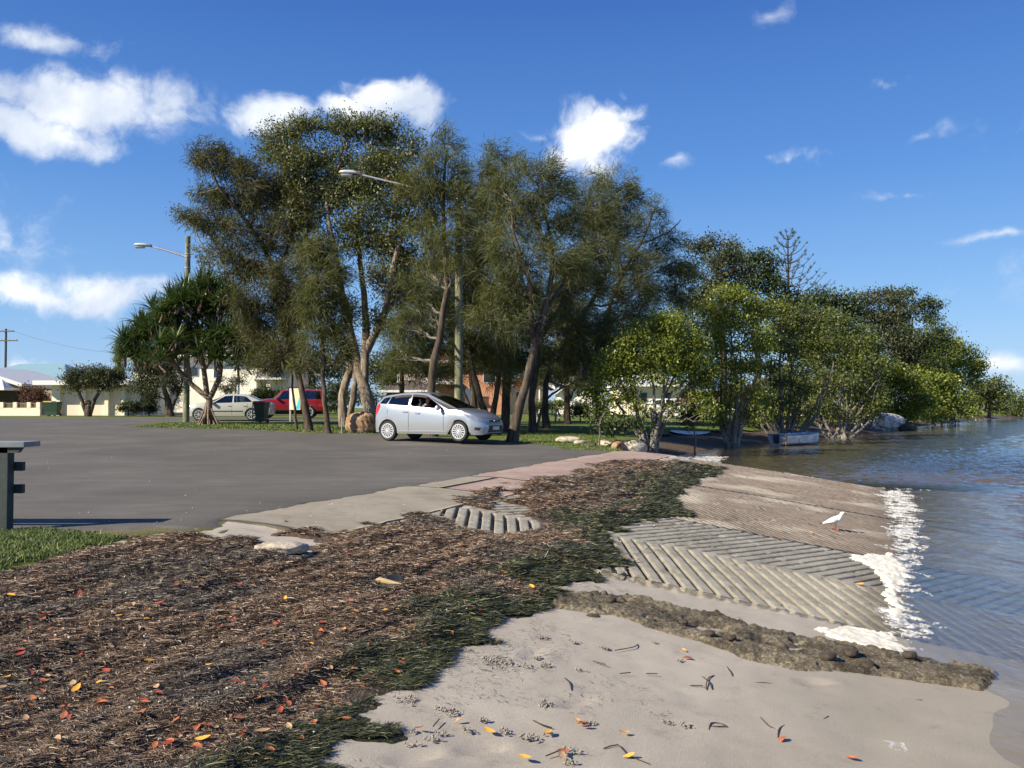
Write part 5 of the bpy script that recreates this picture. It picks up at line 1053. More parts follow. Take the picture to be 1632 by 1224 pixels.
HATCH = dict(r=.30, axles=[0, 2.49], xs=[-.655, -.64, -.60, -.5, -.45, .45, .6, .9, 1.2, 1.5, 1.8, 1.95, 2.4, 2.6, 2.9, 3.0, 3.1, 3.18, 3.24, 3.28, 3.30], cab=(-.58, -.50, 2.10, 2.36),
    w=[(-.655, .62), (-.64, .70), (-.6, .75), (-.45, .80), (0, .845), (.8, .86), (2.0, .86), (2.6, .85), (2.9, .82), (3.1, .74), (3.2, .66), (3.28, .54), (3.3, .48)],
    zb=[(-.655, .34), (-.6, .25), (.4, .22), (2.8, .21), (3.2, .2), (3.3, .26)],
    belt=[(-.655, .55), (-.64, .72), (-.60, .95), (-.58, 1.04), (-.5, 1.12), (0, 1.10), (.8, 1.04), (1.5, .98), (2.1, .925), (2.36, .93), (2.6, .885), (2.9, .79), (3.1, .69), (3.2, .62), (3.28, .54), (3.3, .48)],
    top=[(-.5, -.36), (-.1, -.04), (.8, .80), (1.5, 1.13), (2.10, 1.36)], roof=[(-.4, 1.34), (-.1, 1.405), (.4, 1.46), (.9, 1.48), (1.2, 1.455), (1.4, 1.405)], wt=.64,
    win=[(-.34, -.05, 'g'), (-.02, .74, 'g'), (.82, 2.02, 'open')], seats=[1.25, .35], paint=P_SIL, extra=hatch_extra, spokes=15)
def _sq(v): return v if v > -.34 else -.34+(v+.34)*.6
for k_ in ('w', 'zb', 'belt'): HATCH[k_] = [(_sq(a), b) for a, b in HATCH[k_]]
HATCH['xs'] = [_sq(a) for a in HATCH['xs']]; HATCH['cab'] = tuple(_sq(a) for a in HATCH['cab'])
HATCH['top'] = [(_sq(-.5), -.33), (-.1, -.04), (.8, .80), (1.5, 1.13), (2.10, 1.36)]
fw = G(733, 709); Yr = fw[1]
for q in np.arange(0, 2.2, .005):
    if math.hypot(fw[0]-(621-816)/F*(fw[1]+q), q) >= 2.6: break
rwp = np.array([(621-816)/F*(fw[1]+q), fw[1]+q]); hd = (fw[:2]-rwp)/np.linalg.norm(fw[:2]-rwp); rt_ = np.array([hd[1], -hd[0]])
ax = rwp-rt_*.76; hz = math.atan2(hd[1], hd[0])
hcar = make_car(HATCH, (ax[0], ax[1], g1(ax[0], ax[1])+.028), hz, 'silver five-door hatchback with its front window open, parked by the lawn', 'car'); hcar.scale = (1.05, 1.05, 1.07)
def bust(loc, rz):
    root = empty('person', loc, rz, 'person in a grey shirt sitting at the wheel of the silver hatchback', 'person')
    def skin(name, V, E, Rr, m, sub=2, par=None):
        me = bpy.data.meshes.new(name); me.from_pydata(V, E, []); o = bpy.data.objects.new(name, me); link(o)
        sk = o.modifiers.new('s', 'SKIN'); sb = o.modifiers.new('b', 'SUBSURF'); sb.levels = sb.render_levels = sub
        for i, r_ in enumerate(Rr): me.skin_vertices[0].data[i].radius = (r_ if isinstance(r_, tuple) else (r_, r_))
        me.skin_vertices[0].data[0].use_root = True
        dg = bpy.context.evaluated_depsgraph_get(); me2 = bpy.data.meshes.new_from_object(o.evaluated_get(dg)); bpy.data.objects.remove(o)
        me2.materials.clear(); me2.materials.append(m); me2.polygons.foreach_set('use_smooth', [True]*len(me2.polygons)); return link(bpy.data.objects.new(name, me2), par or root)
    skin('body', [(0, 0, 0), (-.03, 0, .2), (-.02, 0, .38), (0, 0, .47), (.02, 0, .53), (.05, 0, .60), (.055, 0, .68), (.05, 0, .74), (.0, -.19, .42), (.14, -.27, .24), (.34, -.16, .36), (.41, -.10, .40), (.0, .19, .42), (.12, .24, .2), (.32, .14, .32), (.40, .10, .37)],
         [(0, 1), (1, 2), (2, 3), (3, 4), (4, 5), (5, 6), (6, 7), (3, 8), (8, 9), (9, 10), (10, 11), (3, 12), (12, 13), (13, 14), (14, 15)],
         [(.16, .12), (.15, .11), (.15, .11), .08, .052, .075, .085, .05, .06, .045, .033, .035, .06, .045, .033, .035], SKIN)
    skin('shirt', [(0, 0, -.01), (-.03, 0, .2), (-.02, 0, .38), (0, 0, .46), (.0, -.19, .42), (.10, -.25, .30), (.0, .19, .42), (.09, .23, .28)], [(0, 1), (1, 2), (2, 3), (3, 4), (4, 5), (3, 6), (6, 7)], [(.185, .14), (.18, .135), (.175, .13), .085, .075, .06, .075, .06], SHIRT)
    skin('hair', [(-.01, 0, .62), (-.0, 0, .70), (.03, 0, .765)], [(0, 1), (1, 2)], [.06, .092, .075], HAIR)
    nb = MB(); nb.rings([[(.13+d, r_*math.cos(t), .665+r_*1.6*math.sin(t)) for t in np.linspace(0, 6.283, 8, endpoint=False)] for d, r_ in ((-.02, .018), (.025, .008))]); nb.build('nose', SKIN, root, smooth=True)
    for s in (-1, 1):
        hm = MB()
        for k_ in range(5): hm.tube([(.40+.0*k_, s*.10, .39), (.45, s*(.10-.03*(k_-2)*.5), .41-.004*k_), (.47-.004*k_, s*(.10-.03*(k_-2)*.6), .385)], [.011, .01, .007], 6)
        hm.build('fingers', SKIN, root, smooth=True)
cz_, sz_ = math.cos(hz), math.sin(hz); lx_, ly_ = 1.15, -.36
bust((ax[0]+lx_*cz_-ly_*sz_, ax[1]+lx_*sz_+ly_*cz_, g1(ax[0], ax[1])+.028+.66), hz)
def sedan_extra(root, patch, P):
    xf = P['xs'][-1]; xb = P['xs'][0]
    for s in (-1, 1):
        patch('headlight', [(xf-.45, .62), (xf-.12, .56), (xf-.12, .66), (xf-.45, .73)], 'y', s, LENS)
        patch('tail_light', [(xb+.08, .68), (xb+.38, .72), (xb+.38, .86), (xb+.08, .84)], 'y', s, REDL)
        for x in P['doors']: patch('door_gap', [(x, .3), (x+.016, .3), (x+.016, .88), (x, .88)], 'y', s, BLK, .001)
        for x in P['doors'][:2]: patch('door_handle', [(x+.08, .76), (x+.24, .76), (x+.24, .79), (x+.08, .79)], 'y', s, P['paint'], .03)
        patch('side_moulding', [(P['axles'][0]+.45, .46), (P['axles'][1]-.45, .46), (P['axles'][1]-.45, .51), (P['axles'][0]+.45, .51)], 'y', s, BLK, .008)
        mm = MB(); xm = P['cab'][2]-.12; mm.box((xm, s*(P['w'][len(P['w'])//2][1]+.09), P['zm']), (.12, .2, .13)); mm.build('wing_mirror', P['paint'], root, bevel=.03)
    patch('grille', [(-.45, .55), (.45, .55), (.42, .64), (-.42, .64)], 'x', 1, BLK); patch('lower_grille', [(-.5, .28), (.5, .28), (.5, .4), (-.5, .4)], 'x', 1, BLK)
    patch('number_plate', [(-.2, .42), (.2, .42), (.2, .53), (-.2, .53)], 'x', 1, PLATE, .02)
SEDAN = dict(r=.31, axles=[0, 2.7], xs=[-1.02, -1.0, -.95, -.8, -.6, .6, .9, 1.2, 1.6, 1.9, 2.9, 3.3, 3.45, 3.55, 3.6], cab=(-.50, -.30, 2.15, 2.42),
    w=[(-1.02, .62), (-.95, .74), (-.6, .83), (.5, .865), (2.4, .865), (2.9, .84), (3.3, .76), (3.5, .64), (3.6, .5)], zb=[(-1.02, .36), (-.8, .28), (.4, .23), (3.3, .22), (3.6, .28)],
    belt=[(-1.02, .6), (-1.0, .80), (-.9, .93), (-.5, .97), (-.3, .985), (.8, .95), (2.15, .90), (2.42, .91), (2.9, .84), (3.3, .74), (3.5, .62), (3.6, .5)],
    top=[(-.3, .18), (.2, .45), (1.0, 1.0), (1.6, 1.25), (2.15, 1.48)], roof=[(.15, 1.33), (.5, 1.39), (1.0, 1.42), (1.4, 1.39), (1.55, 1.35)], wt=.60, win=[(-.05, .92, 'g'), (1.0, 2.02, 'g')], seats=[1.45, .55], doors=[.2, 1.0, 2.1], zm=.95, extra=sedan_extra, spokes=8, paint=P_CREAM)
p = base(352, 47.5); hs = math.pi+.10
make_car(SEDAN, (p[0]+1.75, p[1]+.2, g1(p[0], p[1])+.03), hs, 'pale champagne sedan parked on the road behind the pandanus palm', 'car')
TRK = dict(r=.38, axles=[0, 2.6], xs=[-1.0, -.98, -.9, -.7, .6, .9, 1.2, 1.6, 3.0, 3.1, 3.2, 3.25, 3.28], cab=(-.96, -.90, 1.95, 2.15),
    w=[(-1.0, .70), (-.9, .80), (-.5, .85), (.5, .87), (2.4, .87), (3.0, .84), (3.2, .80), (3.28, .74)], zb=[(-1.0, .5), (-.8, .44), (3.3, .44)],
    belt=[(-1.0, .9), (-.96, 1.13), (-.5, 1.16), (2.0, 1.14), (2.2, 1.15), (2.6, 1.12), (3.0, 1.07), (3.2, 1.0), (3.28, .86)],
    top=[(-.9, -.82), (.5, .5), (1.2, 1.1), (1.95, 1.58)], roof=[(-.85, 1.72), (0, 1.76), (1.0, 1.77), (1.4, 1.75), (1.6, 1.71)], wt=.68, win=[(-.75, .15, 'g'), (.25, .95, 'g'), (1.03, 1.85, 'g')], seats=[1.3, .4], doors=[.2, .98, 1.9], zm=1.18, extra=None, spokes=6, paint=P_RED)
def trk_extra(root, patch, P):
    sedan_extra(root, patch, P)
    rk = MB()
    for s in (-1, 1): rk.tube([(-.7, s*.55, 1.86), (1.3, s*.55, 1.86)], .02, 6)
    for x in (-.6, .0, .6, 1.2): rk.tube([(x, -.58, 1.86), (x, .58, 1.86)], .018, 6); rk.box((x, -.55, 1.80), (.04, .04, .12)); rk.box((x, .55, 1.80), (.04, .04, .12))
    rk.build('roof_rack', BLK, root)
    bb_ = MB(); bb_.tube([(3.34, -.7, .62), (3.38, -.5, .66), (3.38, .5, .66), (3.34, .7, .62)], .05, 8); bb_.tube([(3.40, -.35, .6), (3.40, -.35, 1.02), (3.40, .35, 1.02), (3.40, .35, .6)], .03, 8); bb_.build('bull_bar', BLK, root, smooth=True)
TRK['extra'] = trk_extra
p = base(455, 54.5)
t4 = make_car(TRK, (p[0]+1.5, p[1], g1(p[0], p[1])+.03), math.pi+.12, 'dark red four-wheel drive with roof rack parked behind the sign board', 'car', name='four_wheel_drive')
for px, Y, rz, lab in ((1128, 60, math.pi-.1, 'white car parked far back beyond the mangroves, near the orange wall'), (1066, 63, -.05, 'white car parked far back beyond the mangroves, left of the other white one')):
    p = base(px, Y); P2 = dict(SEDAN); P2['paint'] = P_WHT
    make_car(P2, (p[0]-1.3*math.cos(rz), p[1], p[2]), rz, lab, 'car', 'white cars parked beyond the mangroves')
p = base(1096, 70); P2 = dict(SEDAN); P2['paint'] = P_RED; make_car(P2, (p[0]-1.3, p[1], p[2]), .0, 'red car glimpsed between the two far white cars', 'car')
# ============================================================ GULL
def gull():
    f = G(1331, 848); z0 = f[2]+.026; rz = R(-30)
    WH = simple('white_feathers', (.80, .80, .80), .7, var=.05); GY = simple('grey_feathers', (.36, .38, .42), .7); BKF = simple('black_feathers', (.02, .02, .02), .6); RDL = simple('red_leg_skin', (.45, .035, .02), .5)
    root = empty('seagull', (f[0], f[1], z0), rz, 'white and grey seagull standing on the ramp near the waterline', 'seagull')
    sec = [(-.195, .088, .010, .004), (-.168, .098, .022, .008), (-.13, .112, .034, .022), (-.085, .128, .046, .040), (-.03, .146, .055, .054), (.02, .166, .054, .056), (.055, .190, .044, .048), (.078, .218, .031, .034), (.092, .242, .028, .028), (.106, .262, .031, .029), (.122, .270, .027, .025), (.136, .269, .016, .015), (.144, .266, .007, .007)]
    rg = []
    for i, (x, z, ry, rz_) in enumerate(sec):
        a, b = sec[max(0, i-1)], sec[min(len(sec)-1, i+1)]; t = Vector((b[0]-a[0], 0, b[1]-a[1])).normalized(); n_ = Vector((-t.z, 0, t.x))
        rg.append([Vector((x, 0, z))+n_*rz_*math.sin(q)+Vector((0, ry*math.cos(q), 0)) for q in np.linspace(0, 6.283, 16, endpoint=False)])
    mb = MB(); mb.rings(rg); mb.build('body', WH, root, smooth=True, sharp=80)
    for s in (-1, 1):
        wg = MB(); rr = []
        for x, z, h, th in ((.045, .172, .012, .006), (.02, .170, .034, .012), (-.035, .155, .040, .013), (-.10, .134, .028, .010), (-.16, .108, .015, .006), (-.185, .098, .008, .003)):
            y = s*max(.008, float(np.interp(x, [-.2, -.1, 0, .06], [.012, .040, .054, .050])))
            rr.append([(x, y+s*th*math.cos(q), z+h*math.sin(q)) for q in np.linspace(0, 6.283, 10, endpoint=False)])
        wg.rings(rr); w_ = wg.build('wing', GY if s > 0 else WH, root, smooth=True, sharp=80)
        pt = MB(); pt.rings([[(x, s*(.058+dd), z+h*math.sin(q)*1.0+0*q) if False else (x+.018*math.cos(q)*k_, s*(y_), z+h*math.sin(q)*k_) for q in np.linspace(0, 6.283, 10, endpoint=False)] for x, z, h, y_, k_, dd in ((.012, .158, .010, .066, 1, 0), (.012, .158, .010, .0695, .8, 0))]); pt.build('grey_wing_patch', GY, w_)
        tp = MB(); tp.rings([[(x, s*(yy+r_*math.cos(q)*.5), z+r_*math.sin(q)) for q in np.linspace(0, 6.283, 8, endpoint=False)] for x, z, r_, yy in ((-.16, .108, .010, .014), (-.20, .094, .009, .010), (-.24, .084, .003, .004))]); tp.build('wing_tip', BKF, w_, smooth=True)
        lg = MB(); xl = .0+s*.012; lg.tube([(xl, s*.022, .11), (xl-.004, s*.022, .06), (xl+.002, s*.022, .006)], [.006, .0045, .005], 7)
        for a in (-.45, 0, .45): lg.tube([(xl, s*.022, .007), (xl+.04*math.cos(a), s*.022+.04*math.sin(a), .004)], [.004, .0025], 5)
        lg.add([(xl, s*.022, .004), (xl+.034*math.cos(.45), s*.022+.034*math.sin(.45), .003), (xl+.038, s*.022, .003), (xl+.034*math.cos(.45), s*.022-.034*math.sin(.45), .003)], [(0, 1, 2), (0, 2, 3)])
        lg.build('leg', RDL, root, smooth=True)
        ey = MB(); ey.rings([[(.122+.0045*math.cos(q)*k_, s*(.0265+d), .274+.0045*math.sin(q)*k_) for q in np.linspace(0, 6.283, 10, endpoint=False)] for d, k_ in ((-.004, 1), (.0, 1), (.002, .5))]); ey.build('eye', BKF, root)
    bk = MB(); bk.rings([[(x, r_*.6*math.cos(q), z+r_*math.sin(q)) for q in np.linspace(0, 6.283, 8, endpoint=False)] for x, z, r_ in ((.138, .267, .009), (.156, .263, .007), (.174, .257, .0045), (.181, .253, .001))]); bk.build('beak', simple('dark_beak', (.06, .02, .015), .4), root, smooth=True)
gull(); [setattr(o_, 'scale', (.86, .86, .86)) for o_ in bpy.data.objects if o_.name == 'seagull']
# ============================================================ BOATS, BOARD
def dinghy():
    p = base(1254, 41.5); WM = simple('weathered_white_hull', (.62, .66, .66), .5, var=.45, scale=4); BL = simple('faded_blue_paint', (.10, .17, .24), .6, var=.3, scale=4)
    root = empty('dinghy', (p[0]-.55, p[1]-.2, -.03), R(28), 'small weathered white and blue dinghy resting at the mangrove edge', 'dinghy')
    L, Bm, H = 2.7, 1.25, .52; rg = []; ri = []
    for t in np.linspace(0, 1, 12):
        x = t*L; w = Bm/2*(1-max(0, (t-.45)/.55)**2.2)*(.9+.1*min(1, t*4)); h = H+.14*t*t; kb = .02+.30*max(0, t-.6)**2*2
        w = max(w, .012)
        rg.append([(x, w, h), (x+.0, w*.96, h*.6+kb*.4), (x, w*.80, .12+kb), (x, w*.4, .03+kb), (x, 0, kb), (x, -w*.4, .03+kb), (x, -w*.80, .12+kb), (x, -w*.96, h*.6+kb*.4), (x, -w, h)])
        ri.append([(a, b*.93, c+.03 if i not in (0, 8) else c) for i, (a, b, c) in enumerate(rg[-1])])
    mb = MB(); mb.rings(rg, cap=False, closed=False); mb.rings(ri, cap=False, closed=False)
    mb.add(rg[0]+ri[0], [tuple(range(9)), tuple(range(17, 8, -1))])
    mb.build('hull', WM, root, smooth=True, sharp=40)
    gw = MB()
    for s in (0, 8): gw.tube([q[s] for q in rg], .028, 6)
    gw.tube([rg[0][0], rg[0][8]], .03, 6); gw.build('gunwale', BL, root, smooth=True)
    th = MB()
    for x in (.15, 1.1, 1.9): th.box((x, 0, .34), (.26, 1.0 if x < 1.5 else .8, .04))
    th.build('thwarts', WM, root)
    mt = MB(); mt.box((-.03, 0, .34), (.05, .34, .34)); mt.box((-.055, 0, .22), (.03, .26, .2)); mt.build('transom_pad', BLK, root, bevel=.01)
    st_ = MB(); st_.box((.02, -.585, .33), (.10, .03, .5)); st_.build('side_stain', simple('ochre_stain', (.35, .27, .12), .8), root)
dinghy()
p = G(1101, 699); bd = MB(); rr = []
for t in np.linspace(-1, 1, 15):
    w = .25*math.sqrt(max(0, 1-t*t))*(1-.15*t)+.004; rr.append([(t*.92, w*math.cos(q), .045*math.sin(q)*math.sqrt(max(.02, 1-t*t))+.07*t*t) for q in np.linspace(0, 6.283, 12, endpoint=False)])
bd.rings(rr); o = bd.build('surfboard', simple('pale_board', (.8, .8, .76), .4, var=.2), None, smooth=True, sharp=70); o.location = (p[0], p[1]+.2, p[2]+.25); o.rotation_euler = (R(14), R(2), R(6)); tag(o, 'pale surfboard lying on the dark mud under the mangroves', 'surfboard')
def rock(name, label, cat, loc, size, mat, seed, rz=0, sub=4, amp=.28, group=None, freq=1.6, pits=0, par=None, sink=.25):
    bm = bmesh.new(); bmesh.ops.create_icosphere(bm, subdivisions=sub, radius=1.0); V = np.array([v.co[:] for v in bm.verts])
    n1_ = fbm(V[:, 0]*freq+V[:, 2]*1.3+seed, V[:, 1]*freq-V[:, 2]*.9+seed*2, 4, seed)-.5; n2_ = fbm(V[:, 0]*5+V[:, 2]*3, V[:, 1]*5-V[:, 2]*4, 3, seed+9)-.5
    r_ = 1+amp*2*n1_+amp*.5*n2_
    if pits: pn = fbm(V[:, 0]*3.5+V[:, 2]*2, V[:, 1]*3.5+V[:, 2]*3, 3, seed+20); r_ -= pits*np.clip((pn-.58)*8, 0, 1)
    V = V*r_[:, None]; V = np.sign(V)*np.abs(V)**.85
    for v, c_ in zip(bm.verts, V): v.co = (c_[0]*size[0]/2, c_[1]*size[1]/2, (c_[2]+1-2*sink)*size[2]/2)
    me = bpy.data.meshes.new(name); bm.to_mesh(me); bm.free(); me.materials.append(mat); me.polygons.foreach_set('use_smooth', [True]*len(me.polygons))
    if sub < 4: me.set_sharp_from_angle(angle=R(35))
    o = link(bpy.data.objects.new(name, me), par); o.location = [float(q) for q in loc]; o.rotation_euler = (0, 0, rz)
    if label: tag(o, label, cat, group)
    return o
R_SAND = barkmat('sandstone', (.10, .055, .03), (.33, .21, .12), (.50, .36, .22), 3, .5, .8)
R_PALE = barkmat('pale_stone', (.22, .18, .13), (.48, .42, .32), (.62, .57, .47), 4, .5, .8)
R_DARK = barkmat('dark_stone', (.03, .025, .02), (.08, .065, .05), (.16, .13, .10), 5, .5, .8)
R_OYS = barkmat('encrusted_rock', (.12, .09, .06), (.50, .47, .42), (.75, .73, .68), 2.5, .5, 1.0)
bpos = G(572, 691)
rock('boulder', 'large pitted orange-brown sandstone boulder behind the hatchback', 'boulder', (bpos[0], bpos[1]+.35, bpos[2]), (1.12, .85, .95), R_SAND, 3, 0, 5, .16, pits=.13, sink=.12)
p = G(597, 690); rock('boulder', 'smaller dark boulder leaning against the big sandstone one', 'boulder', (p[0]-.12, p[1]+1.0, p[2]), (.7, .6, .6), R_DARK, 5, 0, 4, .2, sink=.15)  # drawn in the dark stone tones
p = at(1398, 672, 69); rock('rock', 'long pale encrusted rock heap jutting out of the mangroves into the water', 'rock', (p[0], 69, .0), (4.0, 2.0, 1.5), R_OYS, 8, .15, 5, .26, freq=2.4, sink=.12)
p = at(1441, 680, 69); rock('rock', 'small dark rock at the water tip of the pale rock heap', 'rock', (p[0], 68.5, .0), (1.4, 1.0, .65), R_DARK, 12, .3, 4, .25, sink=.2)
RK = [(1010, 719, .62, .26, R_PALE, 'biggest cream rock at the corner where ramp, mud and lawn meet', 14), (985, 716, .4, .2, R_SAND, 'small rusty rock just left of the biggest cream rock', 15), (965, 711, .45, .16, R_PALE, 'flat pale rock in the middle of the garden edge', 16), (940, 712, .3, .1, R_DARK, 'low dark rock in the grass at the garden edge', 17), (906, 705, .62, .16, R_PALE, 'long flat pale rock at the lawn end of the garden edge', 18), (925, 708, .4, .12, R_PALE, 'low pale rock beside the long flat one', 19)]
for px, py, s_, h_, m_, lab, sd_ in RK:
    p = G(px, py); rock('rock', lab, 'rock', p, (s_*1.5, s_, h_*1.8), m_, sd_, sd_*.7, 4, .22, 'rocks edging the lawn')
for i, (px, py, s_) in enumerate([(945, 983, .13), (1018, 1000, .11), (905, 978, .08), (975, 965, .09), (1130, 1022, .10), (1165, 1030, .09), (1355, 1052, .16), (1405, 1035, .14), (1260, 1012, .10), (1090, 1000, .08), (1320, 1060, .14), (1380, 1066, .15), (1450, 1060, .12)]):
    p = G(px, py); rock('stone', 'dark rounded stone set in the rubble concrete strip', 'stone', (p[0], p[1], float(z_rub(np.array([p[0]]), np.array([p[1]]))[0])+.012), (s_*.85, s_*.65, s_*.42), R_DARK, 30+i, i*1.3, 3, .15, 'stones set in the rubble strip')
p = G(450, 886); rock('concrete_lump', 'pale crumbly concrete lump in the seaweed below the apron corner', 'concrete lump', (p[0], p[1], p[2]+.045), (.42, .22, .10), R_PALE, 50, .2, 4, .3, sink=.3)
p = G(619, 944); z_ = p[2]+float(wrack_h(np.array([p[0]]), np.array([p[1]]))[0]); mb = MB(); mb.tube([(-.09, -.01, .035), (-.07, 0, .03), (0, .0, .018), (.10, -.02, .008)], [.006, .022, .018, .008], 9); o = mb.build('driftwood', simple('yellow_wood', (.42, .30, .15), .7), None, smooth=True); o.location = (p[0], p[1], z_+.0); o.rotation_euler[2] = -.15; tag(o, 'short yellowish driftwood piece beside a dark hole in the seaweed', 'driftwood')
mb = MB(); mb.rings([[(r_*math.cos(q)*1.2, r_*math.sin(q), z) for q in np.linspace(0, 6.283, 14, endpoint=False)] for r_, z in ((.062, .01), (.05, .02), (.03, .012))]); o = mb.build('burrow_shadow', BLK, None, smooth=True); o.location = (p[0]+.03, p[1]+.09, z_+.01); o.rotation_euler = (.5, 0, .3); tag(o, 'black scrap disc put directly behind the yellowish driftwood', 'shadow')  # black disc added as the shadow in the burrow mouth
# ============================================================ STREET FURNITURE
POLE = barkmat('green_treated_pole', (.09, .10, .06), (.20, .20, .13), (.34, .33, .23), 12, .08, .6)
GALV = simple('galvanised_steel', (.36, .37, .38), .6, .3); LAMPG = simple('lamp_housing', (.45, .47, .49), .45); PEG = simple('red_spike', (.5, .03, .05), .5)
def lightpole(px, Y, ytop, head, armstart, label, r0=.155, r1=.12, dY=0):
    B0 = base(px, Y); root = empty('light_pole', B0, 0, label, 'light pole'); k = Y/F; q = lambda a, b, d=0: at(a, b, Y+d)-B0
    mb = MB(); top = q(px, ytop); mb.tube([(0, 0, -.1), (0, 0, top[2]*.5), (0, 0, top[2])], [r0, (r0+r1)/2, r1], 14); po = mb.build('pole', POLE, root, smooth=True, sharp=50)
    bnd = MB(); zz = q(px, armstart[1])[2]
    for dz in (-.55, 0, .12): bnd.rings([[((r1+.03)*math.cos(t), (r1+.03)*math.sin(t), zz+dz+h) for t in np.linspace(0, 6.283, 14, endpoint=False)] for h in (-.02, .02)])
    bnd.build('strap', GALV, root)
    A = q(*armstart); A[0] = -r1 if head[0] < px else r1; H = q(*head)
    am = MB(); am.tube([A, A*.5+H*.5+np.array([0, 0, .03]), H], [.045, .038, .032], 8); ao = am.build('arm', GALV, root, smooth=True)
    sp = MB(); d = (H-A)/np.linalg.norm(H-A)
    for t in np.linspace(.15, .7, 7): c_ = A+(H-A)*t; sp.tube([c_, c_+np.array([0, 0, .2])], [.011, .004], 4); sp.tube([c_-np.array([0, .1, 0]), c_+np.array([0, .1, .08])], [.007, .004], 4)
    sp.build('bird_spikes', PEG, ao)
    s = -1 if head[0] < px else 1; lh = MB(); rr = []
    for t, w, h in ((0, .06, .05), (.1, .11, .09), (.3, .15, .11), (.5, .16, .10), (.66, .13, .08), (.74, .05, .03)): rr.append([(H[0]+s*t*.95, H[1]+w*math.cos(a), H[2]+.02+t*.05+h*math.sin(a)*(1 if math.sin(a) > 0 else .55)) for a in np.linspace(0, 6.283, 12, endpoint=False)])
    lh.rings(rr); lo = lh.build('lamp_head', LAMPG, root, smooth=True, sharp=60)
    ln = MB(); ln.rings([[(H[0]+s*(.2+.42*u), H[1]+w*math.cos(a), H[2]+.0-.03+.09*math.sin(a)*(1 if math.sin(a) < 0 else 0)) for a in np.linspace(0, 6.283, 12, endpoint=False)] for u, w in ((0, .08), (.5, .12), (1, .08))]); ln.build('lamp_lens', simple('lens', (.5, .5, .46), .2), lo, smooth=True)
    bx_ = MB(); bx_.box((H[0]+s*.02, H[1], H[2]+.02), (.3, .14, .10)); bx_.build('lamp_bracket', simple('rusty_bracket', (.12, .05, .04), .6), lo, bevel=.02)
    return root
lightpole(297, 42.5, 377, (237, 392), (290, 409), 'timber light pole with white arm standing beside the pandanus palm')
lightpole(731, 33.2, 296, (570, 277), (724, 318), 'tall pale timber light pole rising behind the hatchback', .165, .13)
pl = MB(); B0 = base(8, 118); k = 118/F; tp = at(8, 524, 118)-B0; mbp = MB(); mbp.tube([(0, 0, -.1), (0, 0, tp[2])], [.18, .14], 10); root = empty('power_pole', B0, 0, 'distant power pole with crossarms rising over the teal roof', 'power pole'); mbp.build('pole', simple('dark_timber', (.09, .075, .06), .9), root)
for dz, w in ((-.35, 1.2), (-1.6, 1.7), (-5.8, 1.3)):
    c_ = MB(); c_.box((0, -.2, tp[2]+dz), (w*2, .12, .14)); ca = c_.build('crossarm', simple('arm_timber', (.12, .10, .08), .9), root)
    i_ = MB()
    for x in np.linspace(-w*.9, w*.9, 4): i_.tube([(x, -.2, tp[2]+dz+.05), (x, -.2, tp[2]+dz+.32)], [.06, .04], 6)
    i_.build('insulator', LAMPG, ca)
wm = simple('black_cable', (.05, .05, .055), .6)
for i, (dz, x1, z1, lab) in enumerate(((-.1, 300, 588, 'upper power cable running from the distant power pole to the right'), (-5.6, 300, 612, 'lower power cable running from the distant power pole to the right'))):
    a = at(8, 524, 118)+np.array([.6, 0, dz]); b = at(x1, z1-25, 96); mb = MB(); P_ = [a+(b-a)*t-np.array([0, 0, 1.2*4*t*(1-t)]) for t in np.linspace(0, 1, 14)]; mb.tube(P_, .022, 4); tag(mb.build('power_cable', wm), lab, 'power cable')
# info sign
p = G(466, 672); root = empty('information_sign', (p[0], p[1], p[2]), R(-12), 'two-post information sign board with yellow and cyan panel', 'sign')
pm = simple('grey_post', (.28, .27, .25), .7)
for x in (-.13, .13):
    mb = MB(); mb.box((x, .03, .85), (.09, .07, 1.8)); mb.build('post', pm, root, bevel=.008)
mb = MB(); mb.box((.15, -.03, 1.18), (.62, .03, 1.12)); pa = mb.build('panel', simple('cream_panel', (.66, .64, .42), .5, var=.06), root)
mb = MB(); mb.add([(.02, -.048, 1.70), (-.12, -.048, 1.70), (-.12, -.048, .68), (.0, -.048, .68)], [(0, 1, 2, 3)]); mb.build('white_band', simple('white_print', (.7, .7, .66), .5), pa)
mb = MB(); mb.add([(.44, -.048, 1.32), (.44, -.048, .66), (.10, -.048, .66), (.26, -.048, .82), (.32, -.048, 1.05)], [(0, 1, 2, 3, 4)]); mb.build('cyan_print', simple('cyan_print', (.04, .50, .62), .5, var=.05), pa)
# bins
GB = simple('green_bin_plastic', (.018, .05, .03), .5); LR = simple('red_lid_plastic', (.45, .02, .025), .3)
def bin_(px, py, Y, label, lid, h=1.0, rz=0, group=None):
    p = base(px, Y); root = empty('wheelie_bin', p, rz, label, 'bin', group)
    mb = MB(); mb.rings([[(x*w, y*d, z) for x, y in ((-1, -1), (1, -1), (1, 1), (-1, 1))] for w, d, z in ((.21, .24, .06), (.215, .25, .3), (.28, .33, h-.1), (.30, .35, h-.06), (.30, .35, h-.03))]); mb.build('body', GB, root, bevel=.02)
    mb = MB(); mb.rings([[(x*w, y*d, z) for x, y in ((-1, -1), (1, -1), (1, 1), (-1, 1))] for w, d, z in ((.315, .365, h-.03), (.315, .365, h+.01), (.27, .32, h+.05))]); mb.build('lid', lid, root, bevel=.015)
    for s in (-1, 1):
        mb = MB(); mb.rings([[(s*.2+dx, .28+.1*math.cos(a), .1+.1*math.sin(a)) for a in np.linspace(0, 6.283, 16, endpoint=False)] for dx in (-.03, .03)]); mb.build('wheel', RUBB, root)
    mb = MB(); mb.tube([(-.24, .4, h-.06), (.24, .4, h-.06)], .018, 8); mb.build('handle', GB, root)
    return root
bp_ = G(417, 674); bin_(417, 674, bp_[1], 'dark green wheelie bin with red lid beside a metal post on the island', LR, 1.02, R(-8))
